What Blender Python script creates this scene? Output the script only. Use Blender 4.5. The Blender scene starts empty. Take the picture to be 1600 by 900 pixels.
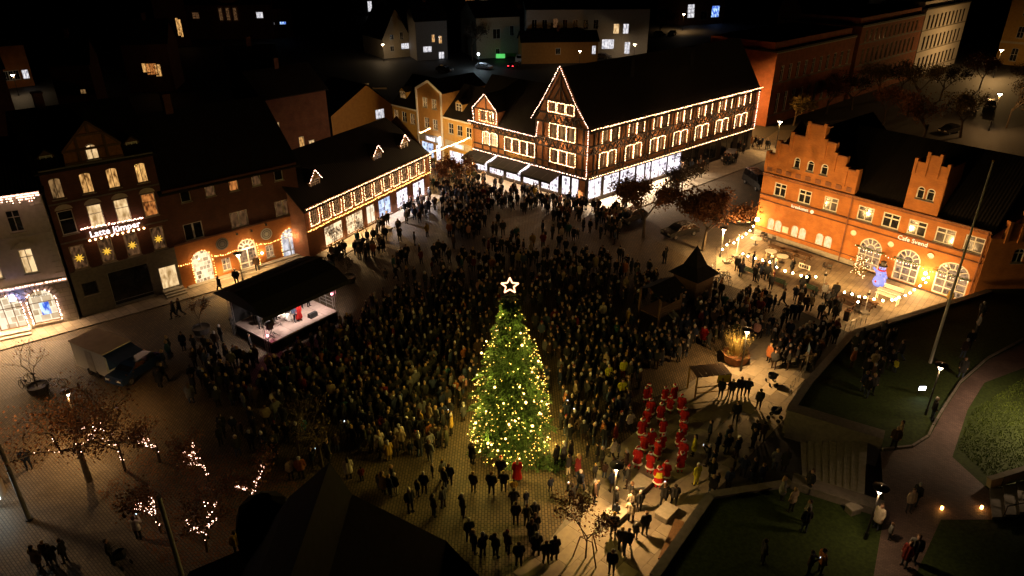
import bpy, bmesh, math, random
import numpy as np
from mathutils import Vector, Matrix, Euler

R = math.radians
random.seed(7)
rng = np.random.default_rng(7)
SC = bpy.context.scene
COL = SC.collection

# ------------------------------------------------------------------ camera, sky, moonlight, exposure
CAM_H, PITCH, FPX = 31.0, R(26.8), 1109.0        # metres, downward tilt, focal length in 1600-wide pixels
cam_d = bpy.data.cameras.new('camera')
cam_d.sensor_width = 36.0
cam_d.lens = FPX / 1600.0 * 36.0
cam_d.clip_start = 0.1
cam_d.clip_end = 3000.0
cam = bpy.data.objects.new('camera', cam_d)
cam.location = (0, 0, CAM_H)
cam.rotation_euler = (math.pi / 2 - PITCH, 0, 0)
COL.objects.link(cam)
SC.camera = cam

world = bpy.data.worlds.new('World')
SC.world = world
world.use_nodes = True
wn = world.node_tree
bg = wn.nodes['Background']
sky = wn.nodes.new('ShaderNodeTexSky')
sky.sky_type = 'NISHITA'
sky.sun_disc = False
sky.sun_elevation = R(-3.0)
sky.sun_rotation = R(200)
wn.links.new(sky.outputs[0], bg.inputs[0])
bg.inputs[1].default_value = 0.00012

sun_d = bpy.data.lights.new('moon', 'SUN')
sun_d.energy = 0.00004
sun_d.angle = R(0.5)
sun_d.color = (0.75, 0.85, 1.0)
sun = bpy.data.objects.new('moon', sun_d)
sun.rotation_euler = (R(50), 0, R(20))
COL.objects.link(sun)

SC.view_settings.view_transform = 'Standard'
SC.view_settings.look = 'None'
SC.view_settings.exposure = 1.8
SC.view_settings.gamma = 1.0
SC.view_settings.use_curve_mapping = False
SC.render.engine = 'CYCLES'
SC.cycles.use_denoising = True
try:
    SC.cycles.denoiser = 'OPENIMAGEDENOISE'
    SC.cycles.denoising_input_passes = 'RGB_ALBEDO_NORMAL'
except Exception:
    pass
SC.cycles.max_bounces = 4
SC.cycles.diffuse_bounces = 2
SC.cycles.glossy_bounces = 2
SC.cycles.transmission_bounces = 2
SC.cycles.transparent_max_bounces = 4
SC.cycles.sample_clamp_indirect = 1.5
SC.cycles.sample_clamp_direct = 0.0
SC.cycles.use_light_tree = True
SC.cycles.caustics_reflective = False
SC.cycles.caustics_refractive = False

# ------------------------------------------------------------------ surveying: photo position -> place on the ground
_c, _s = math.cos(PITCH), math.sin(PITCH)
def ray(px, py):
    r = (px - 800) / FPX; u = (450 - py) / FPX
    return r, _c + u * _s, u * _c - _s
def P(px, py, z=0.0):
    d = ray(px, py); t = (z - CAM_H) / d[2]
    return Vector((d[0] * t, d[1] * t, z))
def Zat(px, py, y):
    d = ray(px, py); return CAM_H + d[2] * y / d[1]

# ------------------------------------------------------------------ materials
MAT = {}
def _new(name):
    m = bpy.data.materials.new(name); m.use_nodes = True
    n = m.node_tree.nodes; return m, n, m.node_tree.links, n['Principled BSDF']
def pmat(name, c1, c2=None, scale=6.0, rough=0.75, bump=0.15, metal=0.0, detail=4.0, spec=0.3):
    """plain surface: two tones mixed by noise, with fine relief"""
    m, n, l, b = _new(name)
    c2 = c2 or tuple(x * 0.7 for x in c1)
    tc = n.new('ShaderNodeTexCoord')
    nz = n.new('ShaderNodeTexNoise'); nz.inputs['Scale'].default_value = scale; nz.inputs['Detail'].default_value = detail
    l.new(tc.outputs['Object'], nz.inputs['Vector'])
    rp = n.new('ShaderNodeValToRGB')
    rp.color_ramp.elements[0].position = 0.35; rp.color_ramp.elements[1].position = 0.65
    rp.color_ramp.elements[0].color = (*c1, 1); rp.color_ramp.elements[1].color = (*c2, 1)
    l.new(nz.outputs[0], rp.inputs[0]); l.new(rp.outputs[0], b.inputs['Base Color'])
    b.inputs['Roughness'].default_value = rough; b.inputs['Metallic'].default_value = metal
    b.inputs['Specular IOR Level'].default_value = spec
    if bump:
        bp = n.new('ShaderNodeBump'); bp.inputs['Strength'].default_value = bump; bp.inputs['Distance'].default_value = 0.02
        l.new(nz.outputs[0], bp.inputs['Height']); l.new(bp.outputs[0], b.inputs['Normal'])
    MAT[name] = m; return m
def wallcoord(n, l):
    tc = n.new('ShaderNodeTexCoord'); sp = n.new('ShaderNodeSeparateXYZ'); l.new(tc.outputs['Object'], sp.inputs[0])
    ad = n.new('ShaderNodeMath'); l.new(sp.outputs[0], ad.inputs[0]); l.new(sp.outputs[1], ad.inputs[1])
    cb = n.new('ShaderNodeCombineXYZ'); l.new(ad.outputs[0], cb.inputs[0]); l.new(sp.outputs[2], cb.inputs[1])
    return tc, cb
def brickmat(name, c1, c2, mortar, bw=0.24, bh=0.075, rough=0.85, ms=0.012):
    m, n, l, b = _new(name)
    tc, cb = wallcoord(n, l)
    bt = n.new('ShaderNodeTexBrick')
    bt.inputs['Scale'].default_value = 1.0; bt.inputs['Brick Width'].default_value = bw; bt.inputs['Row Height'].default_value = bh
    bt.inputs['Mortar Size'].default_value = ms; bt.inputs['Color1'].default_value = (*c1, 1); bt.inputs['Color2'].default_value = (*c2, 1)
    bt.inputs['Mortar'].default_value = (*mortar, 1)
    l.new(cb.outputs[0], bt.inputs['Vector'])
    nz = n.new('ShaderNodeTexNoise'); nz.inputs['Scale'].default_value = 0.9; nz.inputs['Detail'].default_value = 6
    l.new(tc.outputs['Object'], nz.inputs['Vector'])
    mx = n.new('ShaderNodeMix'); mx.data_type = 'RGBA'; mx.blend_type = 'MULTIPLY'; mx.inputs[0].default_value = 0.55
    rp = n.new('ShaderNodeValToRGB'); rp.color_ramp.elements[0].position = 0.3; rp.color_ramp.elements[1].position = 0.7
    rp.color_ramp.elements[0].color = (0.45, 0.42, 0.4, 1); rp.color_ramp.elements[1].color = (1.1, 1.05, 1.0, 1)
    l.new(nz.outputs[0], rp.inputs[0])
    l.new(bt.outputs['Color'], mx.inputs[6]); l.new(rp.outputs[0], mx.inputs[7]); l.new(mx.outputs[2], b.inputs['Base Color'])
    bp = n.new('ShaderNodeBump'); bp.inputs['Strength'].default_value = 0.5; bp.inputs['Distance'].default_value = 0.01; bp.invert = True
    l.new(bt.outputs['Fac'], bp.inputs['Height']); l.new(bp.outputs[0], b.inputs['Normal'])
    b.inputs['Roughness'].default_value = rough; b.inputs['Specular IOR Level'].default_value = 0.2
    MAT[name] = m; return m
def pavemat(name, c1, c2, mortar, bw, bh, rot=0.0, ms=0.02, rough=0.7, off=0.5):
    m, n, l, b = _new(name)
    tc = n.new('ShaderNodeTexCoord'); mp = n.new('ShaderNodeMapping'); mp.inputs['Rotation'].default_value = (0, 0, rot)
    l.new(tc.outputs['Object'], mp.inputs[0])
    nz0 = n.new('ShaderNodeTexNoise'); nz0.inputs['Scale'].default_value = 1.7; l.new(tc.outputs['Object'], nz0.inputs['Vector'])
    mxv = n.new('ShaderNodeMix'); mxv.data_type = 'VECTOR'; mxv.inputs[0].default_value = 0.05
    l.new(mp.outputs[0], mxv.inputs[4]); l.new(nz0.outputs['Color'], mxv.inputs[5])
    bt = n.new('ShaderNodeTexBrick'); bt.offset = off
    bt.inputs['Scale'].default_value = 1.0; bt.inputs['Brick Width'].default_value = bw; bt.inputs['Row Height'].default_value = bh
    bt.inputs['Mortar Size'].default_value = ms; bt.inputs['Mortar Smooth'].default_value = 0.4
    bt.inputs['Color1'].default_value = (*c1, 1); bt.inputs['Color2'].default_value = (*c2, 1); bt.inputs['Mortar'].default_value = (*mortar, 1)
    l.new(mxv.outputs[1], bt.inputs['Vector'])
    nz = n.new('ShaderNodeTexNoise'); nz.inputs['Scale'].default_value = 0.6; nz.inputs['Detail'].default_value = 7
    l.new(tc.outputs['Object'], nz.inputs['Vector'])
    rp = n.new('ShaderNodeValToRGB'); rp.color_ramp.elements[0].position = 0.3; rp.color_ramp.elements[1].position = 0.7
    rp.color_ramp.elements[0].color = (0.5, 0.48, 0.46, 1); rp.color_ramp.elements[1].color = (1.1, 1.08, 1.05, 1)
    l.new(nz.outputs[0], rp.inputs[0])
    mx = n.new('ShaderNodeMix'); mx.data_type = 'RGBA'; mx.blend_type = 'MULTIPLY'; mx.inputs[0].default_value = 0.8
    l.new(bt.outputs['Color'], mx.inputs[6]); l.new(rp.outputs[0], mx.inputs[7]); l.new(mx.outputs[2], b.inputs['Base Color'])
    bp = n.new('ShaderNodeBump'); bp.inputs['Strength'].default_value = 0.7; bp.inputs['Distance'].default_value = 0.02; bp.invert = True
    l.new(bt.outputs['Fac'], bp.inputs['Height']); l.new(bp.outputs[0], b.inputs['Normal'])
    rr = n.new('ShaderNodeMapRange'); rr.inputs[3].default_value = rough - 0.2; rr.inputs[4].default_value = rough + 0.15
    l.new(nz.outputs[0], rr.inputs[0]); l.new(rr.outputs[0], b.inputs['Roughness'])
    MAT[name] = m; return m
def roofmat(name, c1, c2):
    m, n, l, b = _new(name)
    tc = n.new('ShaderNodeTexCoord')
    wv = n.new('ShaderNodeTexWave'); wv.inputs['Scale'].default_value = 1.1; wv.inputs['Distortion'].default_value = 0.6; wv.bands_direction = 'X'
    l.new(tc.outputs['Object'], wv.inputs['Vector'])
    nz = n.new('ShaderNodeTexNoise'); nz.inputs['Scale'].default_value = 1.2; nz.inputs['Detail'].default_value = 6
    l.new(tc.outputs['Object'], nz.inputs['Vector'])
    mx = n.new('ShaderNodeMix'); mx.data_type = 'RGBA'; mx.inputs[6].default_value = (*c1, 1); mx.inputs[7].default_value = (*c2, 1)
    l.new(nz.outputs[0], mx.inputs[0]); l.new(mx.outputs[2], b.inputs['Base Color'])
    bp = n.new('ShaderNodeBump'); bp.inputs['Strength'].default_value = 0.6; bp.inputs['Distance'].default_value = 0.04
    l.new(wv.outputs['Fac'], bp.inputs['Height']); l.new(bp.outputs[0], b.inputs['Normal'])
    b.inputs['Roughness'].default_value = 0.8; b.inputs['Specular IOR Level'].default_value = 0.2
    MAT[name] = m; return m
def emat(name, col, strength, base=(0.8, 0.8, 0.8)):
    m, n, l, b = _new(name)
    b.inputs['Base Color'].default_value = (*base, 1)
    b.inputs['Emission Color'].default_value = (*col, 1); b.inputs['Emission Strength'].default_value = strength
    b.inputs['Roughness'].default_value = 0.4
    MAT[name] = m; return m
def litpane(name, cdark, cbright, strength, scale=2.2, lo=0.35, hi=0.62, kind='noise'):
    """window with a lit room behind: curtains, furniture and lamps show as an uneven pattern of light"""
    m, n, l, b = _new(name)
    tc = n.new('ShaderNodeTexCoord')
    oi = n.new('ShaderNodeObjectInfo'); ml = n.new('ShaderNodeMath'); ml.operation = 'MULTIPLY'; ml.inputs[1].default_value = 40.0
    l.new(oi.outputs['Random'], ml.inputs[0])
    ad = n.new('ShaderNodeVectorMath'); ad.operation = 'ADD'; l.new(tc.outputs['Object'], ad.inputs[0]); l.new(ml.outputs[0], ad.inputs[1])
    if kind == 'goods':
        sx_ = n.new('ShaderNodeSeparateXYZ'); l.new(ad.outputs[0], sx_.inputs[0]); am = n.new('ShaderNodeMath'); l.new(sx_.outputs[0], am.inputs[0]); l.new(sx_.outputs[1], am.inputs[1])
        cx_ = n.new('ShaderNodeCombineXYZ'); l.new(am.outputs[0], cx_.inputs[0]); l.new(sx_.outputs[2], cx_.inputs[1])
        tx = n.new('ShaderNodeTexBrick'); tx.inputs['Scale'].default_value = scale * .36; tx.inputs['Brick Width'].default_value = .34; tx.inputs['Row Height'].default_value = .42; tx.offset = .37; tx.squash = 1.6; tx.squash_frequency = 3
        tx.inputs['Mortar Size'].default_value = .03; tx.inputs['Color1'].default_value = (0, 0, 0, 1); tx.inputs['Color2'].default_value = (1, 1, 1, 1); tx.inputs['Mortar'].default_value = (1, 1, 1, 1); l.new(cx_.outputs[0], tx.inputs['Vector'])
        nz = n.new('ShaderNodeTexNoise'); nz.inputs['Scale'].default_value = 1.6; nz.inputs['Detail'].default_value = 3; l.new(ad.outputs[0], nz.inputs['Vector'])
        mm = n.new('ShaderNodeMix'); mm.data_type = 'FLOAT'; mm.inputs[0].default_value = .45; l.new(tx.outputs['Color'], mm.inputs[2]); l.new(nz.outputs[0], mm.inputs[3]); out = mm.outputs[0]
    else:
        tx = n.new('ShaderNodeTexNoise'); tx.inputs['Scale'].default_value = scale; tx.inputs['Detail'].default_value = 4; out = tx.outputs[0]
        mpp = n.new('ShaderNodeMapping'); mpp.inputs['Scale'].default_value = (1.7, 1.7, .7); l.new(ad.outputs[0], mpp.inputs[0]); l.new(mpp.outputs[0], tx.inputs['Vector'])
    rp = n.new('ShaderNodeValToRGB'); rp.color_ramp.elements[0].position = lo; rp.color_ramp.elements[1].position = hi
    rp.color_ramp.elements[0].color = (*cdark, 1); rp.color_ramp.elements[1].color = (*cbright, 1)
    l.new(out, rp.inputs[0]); l.new(rp.outputs[0], b.inputs['Emission Color'])
    b.inputs['Emission Strength'].default_value = strength * 0.24
    b.inputs['Base Color'].default_value = (0.02, 0.02, 0.02, 1); b.inputs['Roughness'].default_value = 0.12
    MAT[name] = m; return m

# stone, brick, roof, timber
brickmat('brick_dark', (0.16, 0.05, 0.03), (0.11, 0.035, 0.025), (0.12, 0.09, 0.07))
brickmat('brick_red', (0.30, 0.095, 0.045), (0.22, 0.07, 0.035), (0.2, 0.15, 0.11))
brickmat('brick_orange', (0.50, 0.17, 0.035), (0.40, 0.125, 0.03), (0.38, 0.2, 0.08))
brickmat('brick_modern', (0.36, 0.10, 0.045), (0.28, 0.08, 0.035), (0.2, 0.12, 0.08))
brickmat('ashlar_grey', (0.36, 0.33, 0.30), (0.31, 0.29, 0.26), (0.2, 0.18, 0.16), bw=0.9, bh=0.42, ms=0.02)
pmat('stucco_white', (0.52, 0.49, 0.46), (0.44, 0.41, 0.38), 3.0)
pmat('stucco_cream', (0.50, 0.44, 0.33), (0.42, 0.36, 0.26), 3.0)
pmat('stucco_yellow', (0.48, 0.29, 0.08), (0.40, 0.23, 0.06), 2.0)
pmat('stucco_ochre', (0.40, 0.21, 0.06), (0.33, 0.17, 0.05), 2.0)
pmat('stucco_grey', (0.30, 0.28, 0.26), (0.24, 0.22, 0.2), 3.0)
pmat('infill', (0.27, 0.115, 0.042), (0.19, 0.08, 0.03), 5.0)
pmat('timber_dark', (0.03, 0.02, 0.014), (0.018, 0.012, 0.01), 12.0)
pmat('timber_brown', (0.13, 0.07, 0.035), (0.08, 0.045, 0.02), 12.0)
pmat('timber_pale', (0.38, 0.25, 0.1), (0.30, 0.18, 0.07), 10.0)
roofmat('tile_black', (0.02, 0.017, 0.015), (0.011, 0.009, 0.009))
roofmat('tile_red', (0.12, 0.045, 0.03), (0.07, 0.03, 0.022))
pmat('slate', (0.018, 0.018, 0.02), (0.012, 0.012, 0.013), 4.0, rough=.95, spec=.1)
pmat('roof_felt', (0.03, 0.03, 0.03), (0.02, 0.02, 0.02), 2.0)
pmat('white_paint', (0.72, 0.70, 0.66), (0.62, 0.6, 0.56), 8.0, rough=0.5, bump=0.03)
pmat('grey_paint', (0.30, 0.30, 0.30), (0.24, 0.24, 0.24), 8.0, rough=0.5, bump=0.03)
pmat('dark_paint', (0.05, 0.045, 0.04), (0.035, 0.03, 0.03), 8.0, rough=0.5, bump=0.03)
pmat('green_paint', (0.05, 0.10, 0.07), (0.04, 0.08, 0.05), 8.0, rough=0.45, bump=0.03)
pmat('red_paint', (0.45, 0.04, 0.03), (0.35, 0.03, 0.025), 8.0, rough=0.45, bump=0.03)
pmat('stone', (0.34, 0.31, 0.27), (0.27, 0.25, 0.21), 4.0)
pmat('stone_dark', (0.18, 0.16, 0.14), (0.13, 0.12, 0.10), 4.0)
pmat('corten', (0.20, 0.085, 0.035), (0.13, 0.05, 0.025), 5.0)
pmat('steel', (0.35, 0.35, 0.35), (0.28, 0.28, 0.28), 9.0, rough=0.35, metal=0.8, bump=0.02)
pmat('steel_dark', (0.06, 0.06, 0.06), (0.045, 0.045, 0.045), 9.0, rough=0.45, metal=0.5, bump=0.02)
pmat('rubber', (0.02, 0.02, 0.02), (0.015, 0.015, 0.015), 9.0, rough=0.8)
pmat('black_cloth', (0.012, 0.012, 0.013), (0.008, 0.008, 0.009), 6.0, rough=0.9)
pmat('deck_ply', (0.28, 0.22, 0.19), (0.22, 0.17, 0.15), 3.0)
pmat('gold', (0.55, 0.36, 0.08), (0.45, 0.28, 0.06), 9.0, rough=0.35, metal=0.6, bump=0.0)
pmat('tarp_blue', (0.03, 0.06, 0.16), (0.02, 0.045, 0.12), 3.0)
pmat('tan_top', (0.68, 0.55, 0.39), (0.58, 0.45, 0.31), 1.5)
pmat('plastic_yellow', (0.6, 0.5, 0.03), (0.5, 0.42, 0.03), 6.0)
m = MAT['dark_glass'] = pmat('dark_glass', (0.012, 0.013, 0.015), (0.02, 0.02, 0.022), 1.5, rough=0.08, bump=0.0, spec=0.6)
# ground
pmat('asphalt', (0.05, 0.048, 0.045), (0.04, 0.038, 0.036), 3.0)
pavemat('cobble', (0.145, 0.105, 0.06), (0.09, 0.066, 0.04), (0.02, 0.015, 0.01), 0.30, 0.17, rot=R(90), ms=0.028)
pavemat('cobble_grey', (0.17, 0.14, 0.11), (0.12, 0.10, 0.08), (0.045, 0.04, 0.035), 0.26, 0.15, rot=R(40), ms=0.025)
pavemat('paving', (0.30, 0.26, 0.21), (0.23, 0.2, 0.16), (0.08, 0.07, 0.06), 0.6, 0.6, rot=R(43), ms=0.015)
pavemat('paving_pale', (0.36, 0.30, 0.22), (0.29, 0.24, 0.18), (0.11, 0.09, 0.07), 0.9, 0.45, rot=R(-50), ms=0.015)
pavemat('path_clinker', (0.16, 0.11, 0.10), (0.11, 0.075, 0.07), (0.06, 0.045, 0.04), 0.22, 0.11, rot=R(30), ms=0.012)
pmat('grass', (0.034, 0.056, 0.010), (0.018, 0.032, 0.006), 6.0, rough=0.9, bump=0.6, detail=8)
pmat('grass_blade_lit', (0.11, 0.17, 0.025), (0.07, 0.11, 0.015), 2.0, rough=0.8, bump=0)  # brighter than the lawn: lamp light put into the colour
pmat('riser_shade', (0.05, 0.035, 0.025), (0.035, 0.025, 0.02), 6.0)
# plants
pmat('needles', (0.06, 0.12, 0.03), (0.03, 0.068, 0.018), 1.6, rough=0.6, bump=0)
pmat('bark', (0.10, 0.075, 0.05), (0.06, 0.045, 0.03), 8.0, bump=0.5)
pmat('leaf_brown', (0.21, 0.085, 0.032), (0.13, 0.05, 0.02), 2.0, bump=0)
pmat('leaf_dark', (0.05, 0.032, 0.02), (0.03, 0.02, 0.013), 2.0, bump=0)
pmat('leaf_olive', (0.19, 0.14, 0.045), (0.12, 0.09, 0.03), 2.0, bump=0)
pmat('reed', (0.42, 0.32, 0.10), (0.30, 0.22, 0.07), 2.0, bump=0)
# light
emat('bulb_warm', (1.0, 0.50, 0.22), 4.0)
emat('bulb_pink', (1.0, 0.53, 0.36), 4.0)
emat('bulb_gold', (1.0, 0.46, 0.10), 3.0)
emat('bulb_tree', (1.0, 0.54, 0.14), 3.0)
emat('bulb_tree_small', (1.0, 0.50, 0.07), 1.5)
emat('globe', (1.0, 0.58, 0.22), 50.0)
emat('lamp_white', (1.0, 0.62, 0.28), 8.0)
emat('lamp_cold', (0.85, 0.9, 1.0), 4.0)
emat('star_glow', (1.0, 0.42, 0.22), 1.1)
emat('star_yellow', (1.0, 0.55, 0.03), .24)
emat('neon_white', (1.0, 0.80, 0.82), 1.0)
emat('sign_blue', (0.06, 0.10, 0.35), 0.12)
emat('sign_white', (0.8, 0.88, 1.0), .6)
emat('led_pink', (1.0, 0.25, 0.30), 5.0)
emat('led_blue', (0.15, 0.3, 1.0), .8)
emat('tail_red', (1.0, 0.02, 0.03), 3.0)
emat('snow_glow', (0.22, 0.30, 1.0), 0.24, base=(.10, .13, .4))
emat('sign_green', (0.1, 0.9, 0.15), .2)
emat('phone_screen', (0.7, 0.85, 1.0), .8)
emat('mat_letter', (0.9, 0.85, 0.75), 0.12)
litpane('pane_warm', (0.12, 0.045, 0.008), (1.0, 0.52, 0.16), 1.15)
litpane('pane_warm_dim', (0.03, 0.014, 0.005), (0.55, 0.30, 0.11), 0.6)
litpane('pane_brown', (0.012, 0.006, 0.003), (0.16, 0.075, 0.03), 0.9, scale=3.0)
litpane('pane_cream', (0.35, 0.20, 0.07), (1.0, 0.68, 0.34), 1.35, scale=1.6)
litpane('pane_orange', (0.10, 0.02, 0.005), (1.0, 0.35, 0.08), 0.8, scale=3.0)
litpane('pane_cool', (0.25, 0.25, 0.3), (0.95, 0.92, 0.95), 1.3)
litpane('shop_white', (0.05, 0.045, 0.07), (1.0, 0.90, 1.0), 2.3, scale=2.6, lo=0.2, hi=0.75, kind='goods')
litpane('shop_warm', (0.10, 0.05, 0.02), (1.0, 0.72, 0.42), 2.0, scale=2.8, lo=0.2, hi=0.8, kind='goods')
litpane('shop_cream', (0.40, 0.27, 0.14), (1.0, 0.82, 0.58), 1.5, scale=2.0, lo=0.2, hi=0.7, kind='goods')
litpane('shop_blue', (0.08, 0.10, 0.22), (0.62, 0.75, 1.0), 1.6, scale=2.4, lo=0.2, hi=0.75, kind='goods')
litpane('screen', (0.02, 0.08, 0.5), (0.5, 0.75, 1.0), 1.8, scale=1.4, lo=0.45, hi=0.6)
litpane('cafe_pane', (0.10, 0.055, 0.03), (0.85, 0.50, 0.26), 0.75, scale=3.2, lo=0.3, hi=0.7, kind='goods')

# ------------------------------------------------------------------ mesh helpers
class MB:
    def __init__(s): s.v = []; s.f = []; s.m = []
    def quad(s, a, b, c, d, mi=0):
        i = len(s.v); s.v += [tuple(a), tuple(b), tuple(c), tuple(d)]; s.f.append((i, i+1, i+2, i+3)); s.m.append(mi); return s
    def poly(s, pts, mi=0):
        i = len(s.v); s.v += [tuple(p) for p in pts]; s.f.append(tuple(range(i, i + len(pts)))); s.m.append(mi); return s
    def box(s, x0, y0, z0, x1, y1, z1, mi=0):
        i = len(s.v)
        s.v += [(x0,y0,z0),(x1,y0,z0),(x1,y1,z0),(x0,y1,z0),(x0,y0,z1),(x1,y0,z1),(x1,y1,z1),(x0,y1,z1)]
        for q in ((0,3,2,1),(4,5,6,7),(0,1,5,4),(1,2,6,5),(2,3,7,6),(3,0,4,7)):
            s.f.append(tuple(i + k for k in q)); s.m.append(mi)
        return s
    def beam(s, a, b, w, d, mi=0, up=(0, -1, 0)):
        """rectangular bar from a to b, w across, d along `up`"""
        a = Vector(a); b = Vector(b); t = (b - a).normalized(); u = Vector(up)
        x = t.cross(u)
        if x.length < 1e-4: x = t.cross(Vector((1, 0, 0)))
        x.normalize(); u = x.cross(t).normalized()
        i = len(s.v)
        for p in (a, b):
            for sx, su in ((-1,-1),(1,-1),(1,1),(-1,1)):
                s.v.append(tuple(p + x * (sx * w / 2) + u * (su * d / 2)))
        for q in ((0,1,2,3),(7,6,5,4),(0,4,5,1),(1,5,6,2),(2,6,7,3),(3,7,4,0)):
            s.f.append(tuple(i + k for k in q)); s.m.append(mi)
        return s
    def tube(s, a, b, r0, r1=None, n=6, mi=0, caps=True):
        r1 = r0 if r1 is None else r1
        a = Vector(a); b = Vector(b); t = (b - a)
        if t.length < 1e-6: return s
        t.normalize(); x = t.cross(Vector((0, 0, 1)))
        if x.length < 1e-3: x = Vector((1, 0, 0))
        x.normalize(); y = t.cross(x); i = len(s.v)
        for p, r in ((a, r0), (b, r1)):
            for k in range(n):
                an = 2 * math.pi * k / n; s.v.append(tuple(p + x * (r * math.cos(an)) + y * (r * math.sin(an))))
        for k in range(n):
            s.f.append((i + k, i + (k + 1) % n, i + n + (k + 1) % n, i + n + k)); s.m.append(mi)
        if caps:
            s.f.append(tuple(i + n - 1 - k for k in range(n))); s.m.append(mi)
            s.f.append(tuple(i + n + k for k in range(n))); s.m.append(mi)
        return s
    def lathe(s, prof, c=(0, 0, 0), n=12, mi=0):
        i = len(s.v)
        for r, z in prof:
            for k in range(n):
                an = 2 * math.pi * k / n; s.v.append((c[0] + r * math.cos(an), c[1] + r * math.sin(an), c[2] + z))
        for j in range(len(prof) - 1):
            for k in range(n):
                s.f.append((i + j*n + k, i + j*n + (k+1) % n, i + (j+1)*n + (k+1) % n, i + (j+1)*n + k)); s.m.append(mi)
        return s
    def octa(s, c, r, mi=0):
        i = len(s.v); x, y, z = c
        s.v += [(x+r,y,z),(x,y+r,z),(x-r,y,z),(x,y-r,z),(x,y,z+r),(x,y,z-r)]
        for q in ((0,1,4),(1,2,4),(2,3,4),(3,0,4),(1,0,5),(2,1,5),(3,2,5),(0,3,5)):
            s.f.append(tuple(i + k for k in q)); s.m.append(mi)
        return s
    def ball(s, c, r, n=8, mi=0):
        return s.lathe([(max(1e-4, r * math.sin(math.pi * k / 6)), -r * math.cos(math.pi * k / 6)) for k in range(7)], c, n, mi)
    def build(s, name, mats, parent=None, smooth=False, kind=None, label=None):
        me = bpy.data.meshes.new(name)
        me.from_pydata(s.v, [], s.f)
        if not isinstance(mats, (list, tuple)): mats = [mats]
        for m in mats: me.materials.append(MAT[m] if isinstance(m, str) else m)
        if len(mats) > 1: me.polygons.foreach_set('material_index', s.m)
        if smooth: me.polygons.foreach_set('use_smooth', [True] * len(me.polygons))
        me.update()
        o = bpy.data.objects.new(name, me); COL.objects.link(o)
        if parent is not None: o.parent = parent
        if kind: o['kind'] = kind
        if label: o['label'] = label
        return o
def tag(o, label, cat, group=None, kind=None):
    o['label'] = label
    if cat: o['category'] = cat
    if group: o['group'] = group
    if kind: o['kind'] = kind
    return o
def empty(name, loc, rz=0.0, label=None, cat=None, group=None):
    o = bpy.data.objects.new(name, None); o.empty_display_size = 0.3; COL.objects.link(o)
    o.location = loc; o.rotation_euler = (0, 0, rz)
    if label: tag(o, label, cat, group)
    return o
def copy_tree(o, parent=None, mats=None):
    c = o.copy(); COL.objects.link(c)
    if parent is not None: c.parent = parent
    for ch in o.children: copy_tree(ch, c)
    return c
def lamp(name, parent, loc, energy, color=(1, 0.75, 0.45), radius=0.12, typ='POINT', rot=None, spot=None, size=None):
    d = bpy.data.lights.new(name, typ); d.energy = energy; d.color = color
    if typ == 'AREA':
        d.shape = 'RECTANGLE'; d.size, d.size_y = size
    else: d.shadow_soft_size = radius
    if typ == 'SPOT': d.spot_size = spot; d.spot_blend = 0.5
    o = bpy.data.objects.new(name, d); COL.objects.link(o); o.location = loc
    if rot: o.rotation_euler = rot
    if parent is not None: o.parent = parent
    return o
def text(name, body, size, mat, parent, loc, rot, extrude=0.02, kind=None):
    cu = bpy.data.curves.new(name, 'FONT'); cu.body = body; cu.size = size; cu.extrude = extrude; cu.align_x = 'CENTER'; cu.align_y = 'CENTER'
    cu.resolution_u = 2
    t = bpy.data.objects.new(name, cu); COL.objects.link(t)
    dg = bpy.context.evaluated_depsgraph_get(); me = bpy.data.meshes.new_from_object(t.evaluated_get(dg))
    bpy.data.objects.remove(t); bpy.data.curves.remove(cu)
    me.materials.clear(); me.materials.append(MAT[mat])
    o = bpy.data.objects.new(name, me); COL.objects.link(o); o.parent = parent; o.location = loc; o.rotation_euler = rot
    return o
FACE_ROT = (math.pi / 2, 0, 0)       # lettering that stands upright on a facade

def bulbs(parent, pts, spacing=0.24, r=0.045, mat='bulb_warm', jit=0.03, name='light_string', sag=0.0, rnd=0.25, kind='stuff'):
    """string of small lamps along a polyline; one part, the lamps are too small to pick apart"""
    mb = MB()
    for a, b in zip(pts[:-1], pts[1:]):
        a = Vector(a); b = Vector(b); L = (b - a).length; n = max(1, int(L / (spacing * 1.25)))
        for k in range(n):
            t = (k + random.random() * 0.5) / n
            p = a.lerp(b, t); p.z -= sag * 4 * t * (1 - t)
            mb.octa((p.x + random.uniform(-jit, jit), p.y + random.uniform(-jit, jit), p.z + random.uniform(-jit, jit)), r * random.uniform(1 - rnd, 1 + rnd))
    return mb.build(name, mat, parent, kind=kind)

# ------------------------------------------------------------------ building helpers. Local frame of a facade: x along it, y inwards, z up
class Fac:
    def __init__(s, a, b, z):
        A = P(*a, z); B = P(*b, z); s.A = A; s.az = math.atan2(B.y - A.y, B.x - A.x)
        s.L = math.hypot(B.x - A.x, B.y - A.y); s.u = (math.cos(s.az), math.sin(s.az)); s.n = (-s.u[1], s.u[0])
    def uz(s, px, py, depth=0.0):
        d = ray(px, py); ox, oy = s.A.x + s.n[0] * depth, s.A.y + s.n[1] * depth
        k = (ox * s.n[0] + oy * s.n[1]) / (d[0] * s.n[0] + d[1] * s.n[1])
        return (d[0]*k - s.A.x) * s.u[0] + (d[1]*k - s.A.y) * s.u[1], CAM_H + d[2] * k
    def root(s, name, label, cat='building', group=None):
        return empty(name, (s.A.x, s.A.y, 0), s.az, label, cat, group)

def arc(x0, x1, z1, h, n=8):
    cx = (x0 + x1) / 2; a = (x1 - x0) / 2
    return [(cx - a * math.cos(math.pi * k / n), z1 - h + h * math.sin(math.pi * k / n)) for k in range(n + 1)]

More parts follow.
